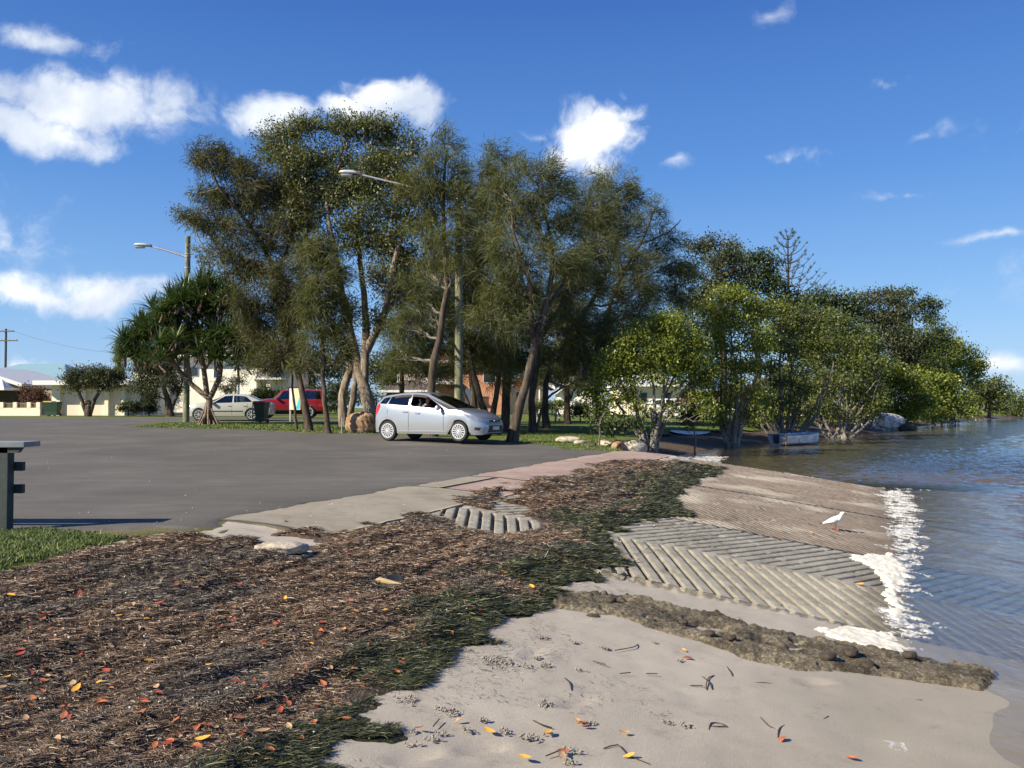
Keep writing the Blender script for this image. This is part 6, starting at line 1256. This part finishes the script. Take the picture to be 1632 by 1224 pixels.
mb = MB(); mb.tube([(0, 0, 0), (0, 0, .98)], .028, 8); o = mb.build('metal_post', GALV); p = base(403, bp_[1]); o.location = p; tag(o, 'thin metal post holding the red-lidded bin', 'post')
bin_(79.5, 660, 62, 'yellow-lidded green bin next to the cream fence pier', simple('yellow_lid', (.5, .36, .03), .5), 1.0)
bin_(89, 660, 62, 'green-lidded bin between the yellow-lidded one and the garage', GB, .96)
mb = MB(); mb.tube([(0, 0, 0), (0, 0, 1.35)], .03, 8); o = mb.build('metal_stake', simple('green_stake', (.03, .14, .10), .6)); p = base(583, 36); o.location = p; tag(o, 'thin green metal stake between the sandstone boulder and the thick paperbark', 'stake')
mb = MB(); mb.tube([(0, 0, 0), (.01, 0, .62)], .022, 7); o = mb.build('timber_stake', pm); p = base(545, 33); o.location = p; tag(o, 'short grey stake in the grass left of the sandstone boulder', 'stake')
# fish-cleaning bench at left edge
BN = simple('dark_green_timber', (.026, .038, .036), .7, var=.25, scale=12, bump=.4); BT = simple('grey_bench_top', (.17, .19, .20), .35, var=.2)
p = G(10, 849); p0 = np.array([-(816-22)/F*p[1], p[1], p[2]]); k = p[1]/F
root = empty('timber_bench', (p0[0], p0[1], p0[2]), 0, 'dark green timber bench top and leg cut by the left edge', 'bench')
tz = (at(10, 712, p[1])-p0)[2]
mb = MB(); mb.box((-.80, .06, tz+.02), (2*.93, .26, .045)); mb.build('bench_top', BT, root, bevel=.004)
for x, y in ((-.065, 0), (-1.5, 0)): mb = MB(); mb.box((x, y, tz/2-.05), (.10, .10, tz+.1)); mb.build('leg', BN, root, bevel=.004)
mb = MB(); mb.prism([(-.2, tz-.005), (.10, tz-.005), (.07, tz-.045), (.045, tz-.05), (-.2, tz-.05)], -.05, -.005); mb.build('bracket', BN, root)
for z in (tz-.17, tz-.36): mb = MB(); mb.box((-.80, .08, z), (1.70, .05, .075)); mb.build('rail', BN, root, bevel=.004)
# picnic table
p = G(868, 674); root = empty('picnic_table', (p[0]+.1, p[1], p[2]), R(10), 'green timber picnic table under the she-oaks', 'picnic table'); GT = simple('green_picnic_paint', (.06, .10, .07), .6)
mb = MB(); [mb.box((0, y, .75), (1.7, .13, .04)) for y in (-.3, -.15, 0, .15, .3)]; mb.build('table_top', GT, root)
for y in (-.7, .7): mb = MB(); mb.box((0, y, .44), (1.7, .26, .04)); mb.build('bench_seat', GT, root)
for x in (-.6, .6): mb = MB(); mb.box((x, 0, .40), (.08, 1.5, .08)); mb.box((x, -.35, .36), (.08, .08, .8), M=Matrix.Rotation(-.45, 3, 'X')); mb.box((x, .35, .36), (.08, .08, .8), M=Matrix.Rotation(.45, 3, 'X')); mb.build('leg_frame', simple('concrete_leg', (.3, .29, .27), .8), root)
# ============================================================ HOUSES
def wallm(name, c_, **k): return simple(name, c_, .85, var=.06, scale=1.5, bump=.2, **k)
CREAM = wallm('cream_render', (.84, .76, .58)); WHITE = wallm('white_render', (.84, .79, .66)); DBRK = wallm('dark_brick', (.07, .05, .045)); TEAL = simple('teal_roof', (.22, .36, .40), .5, var=.08); GREYR = simple('pale_grey_roof', (.50, .51, .55), .6, var=.08)
TRIM = simple('white_trim', (.75, .74, .70), .6, var=.04); WGL = simple('window_glass', (.03, .04, .05), .08); BRN = simple('brown_tile_roof', (.11, .08, .06), .8); ORR = simple('orange_tile_roof', (.50, .14, .06), .8, var=.15, scale=3)
def brick(name, a, b):
    m, nt, out = newmat(name); t = N(nt, 'ShaderNodeTexBrick', {'Scale': 1.0, 'Color1': c4(a), 'Color2': c4(b), 'Mortar': (.4, .36, .3, 1), 'Brick Width': .24, 'Row Height': .085, 'Mortar Size': .008})
    mp_ = N(nt, 'ShaderNodeMapping', {0: nt.nodes.new('ShaderNodeTexCoord').outputs['Object'], 'Rotation': (R(90), 0, 0)}).outputs[0]; nt.links.new(mp_, t.inputs['Vector']); pbsdf(nt, out, t.outputs[0], .9, 0, .2); return m
OBRK = brick('orange_brick', (.46, .17, .08), (.55, .24, .12)); GDOOR = simple('cream_garage_door', (.76, .64, .50), .6, var=.04)
class House:
    def __init__(s, name, px, Y, label, cat='house'):
        s.Y = Y; s.B = base(px, Y); s.root = empty(name, s.B, 0, label, cat)
    def X(s, px): return (px-816)/F*s.Y-s.B[0]
    def Z(s, py): return at(816, py, s.Y)[2]-s.B[2]
    def box(s, name, x0, x1, y0, y1, d0, d1, m, par=None, bev=0):
        X0, X1, Z1, Z0 = s.X(x0), s.X(x1), s.Z(y0), s.Z(y1) if y1 is not None else -.3
        mb = MB(); mb.box(((X0+X1)/2, (d0+d1)/2, (Z0+Z1)/2), (abs(X1-X0), d1-d0, Z1-Z0)); return mb.build(name, m, par or s.root, bevel=bev)
    def win(s, x0, x1, y0, y1, d=0, bars=1):
        f = s.box('window', x0, x1, y0, y1, d-.05, d+.02, TRIM); s.box('pane', x0+.8, x1-.8, y0+.8, y1-.8, d-.065, d-.045, WGL, f)
    def hip(s, name, x0, x1, yE, yR, d0, d1, m, inset=.3, ridge=None):
        X0, X1, ZE, ZR = s.X(x0), s.X(x1), s.Z(yE), s.Z(yR); W_ = X1-X0; dm = (d0+d1)/2; i_ = min(inset*W_, W_*.49)
        V = [(X0, d0, ZE), (X1, d0, ZE), (X1, d1, ZE), (X0, d1, ZE), (X0+i_, dm, ZR), (X1-i_, dm, ZR), (X0, d0, ZE-.18), (X1, d0, ZE-.18), (X1, d1, ZE-.18), (X0, d1, ZE-.18)]
        mb = MB(); mb.add(V, [(0, 1, 5, 4), (1, 2, 5), (2, 3, 4, 5), (3, 0, 4)]); mb.add(V, [(0, 1, 7, 6), (1, 2, 8, 7), (2, 3, 9, 8), (3, 0, 6, 9), (6, 7, 8, 9)], 1); return mb.build(name, [m, TRIM], s.root)
    def gable(s, name, x0, xm, x1, yE, yR, d0, d1, m):
        X0, XM, X1, ZE, ZR = s.X(x0), s.X(xm), s.X(x1), s.Z(yE), s.Z(yR); t = .2
        mb = MB(); mb.prism([(X0, ZE), (XM, ZR), (X1, ZE), (X1, ZE-t), (XM, ZR-t*1.4), (X0, ZE-t)], d0, d1); mb.build(name, m, s.root)
        mb = MB(); mb.prism([(X0, ZE+.03), (XM, ZR+.04), (X1, ZE+.03), (X1, ZE-t-.05), (XM, ZR-t*1.4-.05), (X0, ZE-t-.05)], d0-.08, d0-.003); mb.build('bargeboard', TRIM, s.root)
h = House('house', 60, 84, 'house with a broad teal metal roof at the far left')
h.box('wall', 0, 118, 608, None, 0, 9, CREAM); h.hip('roof', -60, 112, 606, 576, -.8, 10, TEAL, .28)
h = House('house', -20, 70, 'low dark brick house with pale grey gable at the left edge')
h.box('wall', -140, 24, 618, None, 0, 8, DBRK); h.gable('roof', -150, -45, 46, 612, 583, -1.0, 9, GREYR)
h.box('gable_wall', -100, 2, 600, 618, -.3, 0, simple('lilac_gable', (.36, .36, .42), .8)); h.hip('veranda_roof', -150, 34, 619, 605, -2.4, .2, GREYR, .1)
h.box('wall_panel', 26, 82, 622, None, .5, 5, wallm('tan_brick', (.36, .27, .21)))
h = House('garage', 135, 65, 'cream flat-roofed garage block with three pale doors', 'garage')
h.box('wall', 84, 213, 612, None, .35, 7, CREAM); h.box('fascia', 63, 214, 607, 614, -1.0, 7.2, TRIM)
for a, b in ((84, 97), (130, 137), (168, 174), (195, 200)): h.box('pillar', a, b, 614, None, -.15, .35, CREAM)
for a, b in ((97, 130), (137, 168), (174, 195)):
    d = h.box('garage_door', a, b, 619, None, .1, .34, GDOOR)
h = House('fence', 25, 63, 'low cream front fence with metal infill panels at far left', 'fence')
h.box('wall', -90, 64, 650, None, 0, .2, CREAM)
for a in (-60, -30, 0-.5, 21, 43, 58): h.box('pier', a, a+6, 641, 650, -.02, .22, CREAM)
fm_ = simple('tan_metal_bars', (.30, .22, .12), .6)
for a, b in ((-54, -30), (-24, 0), (5.5, 21), (27, 43), (49, 58)):
    X0, X1, Z0, Z1 = h.X(a), h.X(b), h.Z(650), h.Z(642.5); mb = MB()
    for x in np.arange(X0+.04, X1, .09): mb.box((x, .1, (Z0+Z1)/2), (.03, .03, Z1-Z0))
    mb.box(((X0+X1)/2, .1, Z1), (X1-X0, .04, .04)); mb.build('metal_panel', fm_, h.root)
h = House('house', 330, 74, 'white two-storey house with balcony behind the pandanus and sedan')
h.box('wall', 212, 404, 568, None, 0, 9, WHITE); h.box('wall', 404, 452, 568, None, 1.6, 9, WHITE); h.box('wall', 196, 212, 604, None, .6, 7, WHITE); h.box('pier', 404, 409, 563, None, -.1, 1.6, WHITE); h.box('pier', 425, 431, 563, None, -.1, 1.6, WHITE)
h.hip('roof', 190, 250, 570, 560, -.9, 8, GREYR, .2); h.hip('roof', 235, 475, 565, 543, -.8, 10, simple('weathered_tile_roof', (.34, .31, .28), .85), .2)
h.box('balcony_slab', 404, 450, 602, 605, -.4, 1.7, TRIM); mb = MB()
for x in np.arange(h.X(407), h.X(427), .11): mb.box((x, -.3, (h.Z(602)+h.Z(588))/2), (.03, .03, h.Z(588)-h.Z(602)))
mb.box(((h.X(407)+h.X(427))/2, -.3, h.Z(588)), (h.X(427)-h.X(407), .05, .06)); mb.build('balustrade', TRIM, h.root)
for a in ((212+1, 226, 632, 647), (262, 274, 628, 640), (255, 270, 588, 602), (300, 316, 585, 600), (340, 352, 588, 602), (352, 366, 630, 645)): h.win(*a)
h.box('door', 412, 420, 570, 600, 1.55, 1.62, WGL); h.box('downpipe', 378, 379.4, 570, None, -.08, -.0, TRIM)
h = House('house', 700, 78, 'orange brick two-storey house with white balustrade seen between trunks')
h.box('wall', 636, 800, 575, None, 0, 9, OBRK); h.hip('roof', 628, 812, 575, 555, -.8, 10, simple('terracotta_roof', (.34, .13, .07), .8), .25); h.box('balcony_slab', 636, 735, 609, 613, -1.6, 0, TRIM)
mb = MB()
for x in np.arange(h.X(637), h.X(734), .16): mb.box((x, -1.5, (h.Z(609)+h.Z(598))/2), (.06, .05, h.Z(598)-h.Z(609)))
mb.box(((h.X(637)+h.X(734))/2, -1.5, h.Z(598)), (h.X(734)-h.X(637), .08, .09)); mb.build('balustrade', TRIM, h.root)
for a in ((660, 685, 582, 600), (700, 722, 582, 600), (770, 790, 590, 610)): h.win(*a)
mb = MB(); X0, X1, Z0, Z1 = h.X(741), h.X(753), -.2, h.Z(618); mb.prism([(X0, Z0), (X0, Z1-.3)]+[((X0+X1)/2-(X1-X0)/2*math.cos(a), Z1-.3+.3*math.sin(a)) for a in np.linspace(.2, 2.94, 8)]+[(X1, Z1-.3), (X1, Z0)], -.08, .02); mb.build('door', TRIM, h.root)
h = House('carport', 640, 70, 'brown tiled single-storey wing in front of the orange brick house', 'carport')
h.hip('roof', 606, 690, 622, 604, -1, 6, BRN, .35); h.box('wall', 616, 680, 624, None, 0, 5, simple('dark_brown_wall', (.14, .09, .07), .9)); h.win(622, 634, 632, 646, 0); h.win(655, 668, 632, 646, 0)  # one even dark brown for the wing wall
h = House('house', 845, 80, 'house with bright orange tiled gable behind the leaning she-oak')
h.box('wall', 805, 868, 615, None, 0, 7, wallm('cream_brick', (.5, .42, .32))); h.gable('roof', 798, 838, 884, 617, 590, -.8, 8, ORR); h.win(822, 836, 624, 640, 0); h.box('veranda_post', 858, 860, 615, None, -1.0, -.85, TRIM); h.box('gable_infill', 818, 860, 604, 616, -.1, 0, ORR)
h = House('house', 915, 72, 'white-walled house with steep gable at the right end of the grove')
h.box('wall', 892, 945, 622, None, 0, 7, WHITE); mb = MB(); mb.prism([(h.X(892), h.Z(622)), (h.X(918), h.Z(600)), (h.X(945), h.Z(622))], 0, 7); mb.build('gable_wall', WHITE, h.root); h.gable('roof', 886, 918, 951, 624, 597, -.5, 7.5, GREYR); h.win(905, 913, 628, 640, 0); h.box('veranda_post', 899, 902, 625, None, -.7, -.5, TRIM)
h = House('house', 1030, 78, 'long cream house seen through the brightest mangrove')
h.box('wall', 985, 1085, 612, None, 0, 7, CREAM); h.hip('roof', 978, 1092, 613, 596, -.8, 8, GREYR, .25); [h.win(a, a+12, 625, 640, 0) for a in (995, 1020, 1058)]; h.box('veranda_post', 1007, 1010, 614, None, -1.2, -1.0, TRIM); h.box('veranda_roof', 990, 1016, 626, 628, -1.4, 0, simple('dark_awning', (.1, .1, .11), .7))
h = House('house', 1150, 78, 'orange-rendered house with a blue roof behind the far white cars')
h.box('wall', 1105, 1195, 620, None, 0, 7, wallm('orange_render', (.62, .30, .10))); h.hip('roof', 1098, 1202, 621, 603, -.8, 8, simple('blue_roof', (.08, .13, .26), .6), .25); h.win(1118, 1128, 628, 640, 0); h.win(1165, 1176, 628, 640, 0); h.box('door', 1144, 1150, 628, None, -.06, .02, WGL)
h = House('house', 1250, 84, 'pale house almost hidden behind the dinghy mangroves')
h.box('wall', 1215, 1300, 618, None, 0, 7, WHITE); h.hip('roof', 1205, 1310, 619, 602, -.8, 8, BRN, .25); h.win(1235, 1250, 626, 640, 0)
# ============================================================ LEAVES, TWIGS, PELLETS
def leafmesh(name, L, w, curl, fold):
    V = []; Fc = []; n = 8
    for i in range(n+1):
        t = i/n; ww = w*math.sin(math.pi*t**.85)**.8*.5+.0004; x = (t-.5)*L; z = curl*(abs(t-.5)*2)**2*L
        V += [(x, -ww, z+fold*ww), (x, 0, z), (x, ww, z+fold*ww)]
    for i in range(n):
        for j in (0, 1): a = i*3+j; Fc.append((a, a+1, a+4, a+3))
    st_ = len(V); V += [(x, y, z-.0012) for x, y, z in V[:st_]]; Fc += [tuple(q+st_ for q in f[::-1]) for f in Fc]
    me = bpy.data.meshes.new(name); me.from_pydata(V, [], Fc); me.polygons.foreach_set('use_smooth', [True]*len(me.polygons)); return me
LCOL = {'orange': simple('orange_leaf', (.42, .14, .055), .45, var=.3, scale=25), 'red': simple('red_brown_leaf', (.32, .055, .03), .45, var=.3, scale=25), 'yellow': simple('yellow_leaf', (.70, .36, .05), .45, var=.25, scale=25), 'tan': simple('tan_leaf', (.42, .27, .15), .55, var=.3, scale=25)}
LM = {}
for c_, m_ in LCOL.items():
    for i, (a, b, cu, fo) in enumerate(((.085, .040, .05, .35), (.075, .036, -.04, .6), (.092, .038, .10, .2))):
        LM[c_, i] = leafmesh('fallen_leaf', a, b, cu, fo); LM[c_, i].materials.append(m_)
def surf(x, y):
    X, Y = np.array([x]), np.array([y]); s, t = st(X, Y)
    l_ = float(slabz(X, Y)[0]); return g1(x, y)+max(float(wrack_h(X, Y)[0]), l_)
rl = random.Random(11)
def leaf(px, py, col, label, group, sc=1.0):
    p = G(px, py); x, y = p[0], p[1]
    if math.hypot(x, y) < 30:
        z = surf(x, y); o = bpy.data.objects.new('fallen_leaf', LM[col, rl.randrange(3)]); C.objects.link(o)
        o.location = (x, y, z+.016); o.rotation_euler = (rl.uniform(-.35, .35), rl.uniform(-.3, .3), rl.uniform(0, 6.28)); s_ = sc*rl.uniform(.42, .8); o.scale = (s_, s_, s_); tag(o, label, 'leaf', group)
adj = {'orange': 'orange fallen leaf', 'red': 'dark red fallen leaf', 'yellow': 'yellow fallen leaf', 'tan': 'pale tan fallen leaf'}
cnt = 0; NP = np.array
while cnt < 185:
    py = 915+305*rl.random()**.8; px = rl.uniform(0, 900); w_ = G(px, py)
    X, Y = NP([w_[0]]), NP([w_[1]]); sd = float(sdf(X, Y, WRP)[0])
    if sd < .1: continue
    if fbm(NP([px/110.]), NP([py/50.]), 3, 7)[0] < .42: continue
    c_ = rl.choices(['orange', 'red', 'yellow', 'tan'], [50, 22, 10, 18])[0]; cnt += 1
    gr_ = float(greenness(X, Y)[0]) > .5
    leaf(px, py, c_, adj[c_]+(' lying on the dark green seaweed' if gr_ else ' lying on the brown seaweed bank'), adj[c_].replace('leaf', 'leaves')+' on the seaweed')
for px, py, c_ in [(455, 838, 'red'), (1005, 842, 'orange'), (975, 845, 'orange'), (1010, 822, 'red'), (700, 880, 'red'), (735, 885, 'orange'), (710, 892, 'orange'), (555, 905, 'red'), (576, 928, 'orange'), (880, 795, 'orange'), (995, 905, 'orange'), (870, 930, 'red'), (480, 925, 'orange')]:
    leaf(px, py, c_, adj[c_]+' caught in the seaweed beside the grooved ramp', 'leaves in the upper seaweed', 1.1)
for i, (px, py, c_) in enumerate([(748, 995, 'yellow'), (733, 1003, 'yellow'), (780, 1170, 'yellow'), (668, 1165, 'red'), (1090, 1040, 'yellow'), (1096, 1052, 'orange'), (928, 1157, 'orange'), (920, 1153, 'yellow'), (934, 1162, 'orange'), (1248, 1183, 'orange'), (1002, 1210, 'yellow'), (897, 1203, 'orange'), (895, 1210, 'tan'), (1358, 1213, 'orange'), (995, 1172, 'yellow'), (873, 1172, 'yellow'), (731, 1153, 'tan'), (1043, 1028, 'yellow'), (836, 1212, 'yellow')]):
    leaf(px, py, c_, adj[c_]+' lying on the bare pale sand', adj[c_].replace('leaf', 'leaves')+' on the sand', 1.15)
for px, py, c_ in [(1268, 862, 'orange'), (1292, 854, 'yellow'), (1300, 861, 'yellow'), (1335, 869, 'red'), (1240, 866, 'yellow'), (1308, 808, 'red'), (1342, 797, 'red'), (1398, 802, 'orange'), (1345, 783, 'red'), (1392, 782, 'orange'), (1410, 785, 'orange'), (1356, 779, 'orange'), (1150, 816, 'orange'), (1371, 936, 'yellow'), (1308, 976, 'orange'), (1385, 784, 'red'), (1315, 765, 'red')]:
    leaf(px, py, c_, adj[c_]+' lying on the concrete ramp', adj[c_].replace('leaf', 'leaves')+' on the ramp', 1.25)
TW = simple('dark_twig', (.05, .035, .022), .8)
for pts in ([(1120, 1080), (1130, 1090), (1135, 1100)], [(1158, 1063), (1165, 1075), (1168, 1080)], [(1125, 1100), (1128, 1085), (1138, 1078)], [(1195, 1090), (1215, 1091), (1234, 1092)], [(1240, 1178), (1242, 1165), (1257, 1155)], [(1212, 1145), (1225, 1160), (1236, 1164)], [(1130, 1166), (1133, 1156), (1148, 1155), (1157, 1161), (1130, 1160)], [(988, 1075), (1005, 1075)], [(1030, 1075), (1048, 1077)], [(962, 1195), (985, 1191), (1000, 1205), (1035, 1222)],
            [(870, 1207), (885, 1203), (897, 1196)], [(945, 1055), (965, 1062)], [(980, 1038), (1010, 1034), (1016, 1028)], [(900, 1082), (908, 1092), (911, 1102)], [(1310, 1150), (1320, 1145)], [(1450, 1117), (1470, 1119)], [(690, 1160), (700, 1150)], [(868, 905), (876, 898), (880, 895)], [(1100, 1094), (1120, 1096)], [(850, 1150), (862, 1158), (880, 1162)]):
    P_ = []
    for i, q in enumerate(pts):
        g_ = G(*q); P_.append((g_[0], g_[1], surf(g_[0], g_[1])+.006+.006*(i % 2)))
    mb = MB(); mb.tube(smoothpath(P_, 8), .0032, 5); pale = pts[0] == (868, 905); tag(mb.build('twig', simple('pale_twig', (.6, .55, .45), .7) if pale else TW), 'pale curved twig on the dark seaweed by the grooved ramp' if pale else 'thin dark twig lying on the bare sand', 'twig', None if pale else 'twigs on the sand')
pm_ = MB(); rp = random.Random(3)
for px, py, n, sp_ in [(785, 1052, 60, .09), (800, 1060, 50, .08), (748, 1038, 12, .03), (652, 1118, 30, .05), (710, 1133, 22, .04), (725, 1138, 14, .03), (842, 1177, 40, .035), (805, 1168, 22, .03), (746, 1165, 24, .03), (700, 1170, 16, .03), (657, 1165, 10, .02), (840, 1064, 26, .04), (855, 1050, 14, .03), (868, 1122, 22, .03), (872, 1063, 24, .03), (866, 1018, 18, .03), (771, 1150, 12, .02), (965, 1035, 20, .03), (915, 1026, 16, .03), (922, 1068, 16, .03), (870, 1062, 10, .03), (868, 1128, 20, .03), (1063, 1152, 14, .025), (1093, 1158, 24, .035), (1082, 1054, 10, .02), (912, 1198, 22, .04), (910, 1216, 18, .03), (940, 1155, 14, .03), (874, 1170, 10, .02), (690, 1180, 16, .03), (660, 1190, 12, .03)]:
    c_ = G(px, py)
    for i in range(n):
        x = c_[0]+rp.gauss(0, sp_*.6); y = c_[1]+rp.gauss(0, sp_*.5); r_ = rp.uniform(.004, .0085); z = g1(x, y)+r_*.6+rp.random()*.008
        th = rp.uniform(0, 3)
        V_ = [(x, y, z+r_)]+[(x+r_*math.cos(a+th)*.95, y+r_*math.sin(a+th)*.95, z+.3*r_*(-1)**k_) for k_, a in enumerate(np.linspace(0, 6.283, 6, endpoint=False))]+[(x, y, z-r_)]
        pm_.add(V_, [(0, i_+1, (i_+1) % 6+1) for i_ in range(6)]+[(7, (i_+1) % 6+1, i_+1) for i_ in range(6)])
tag(pm_.build('sand_pellets', simple('sand_pellet', (.24, .215, .18), .9), None, smooth=True), 'little balls of sand rolled by crabs on the beach', None, None, 'stuff')
# small white shell bits and gravel on seaweed and asphalt
gv = MB(); rp = random.Random(5)
for i in range(300):
    px, py = (rp.uniform(0, 850), rp.uniform(700, 845)) if i < 50 else (rp.uniform(420, 1060), rp.uniform(745, 1010)) if i < 170 else (rp.uniform(60, 520), rp.uniform(870, 1210))
    p = G(px, py); s_ = rp.uniform(.0025, .006)*(1.0 if p[1] < 9 else 1.3); z = surf(p[0], p[1])+.012 if p[1] < 25 else p[2]+.03
    if i < 50: z = p[2]+.030
    gv.box((p[0], p[1], z), (s_*2, s_*1.3, s_), rz=rp.uniform(0, 3))
tag(gv.build('shell_grit', simple('shell_white', (.6, .57, .5), .7)), 'tiny white shell bits and grit strewn over asphalt and seaweed', None, None, 'stuff')
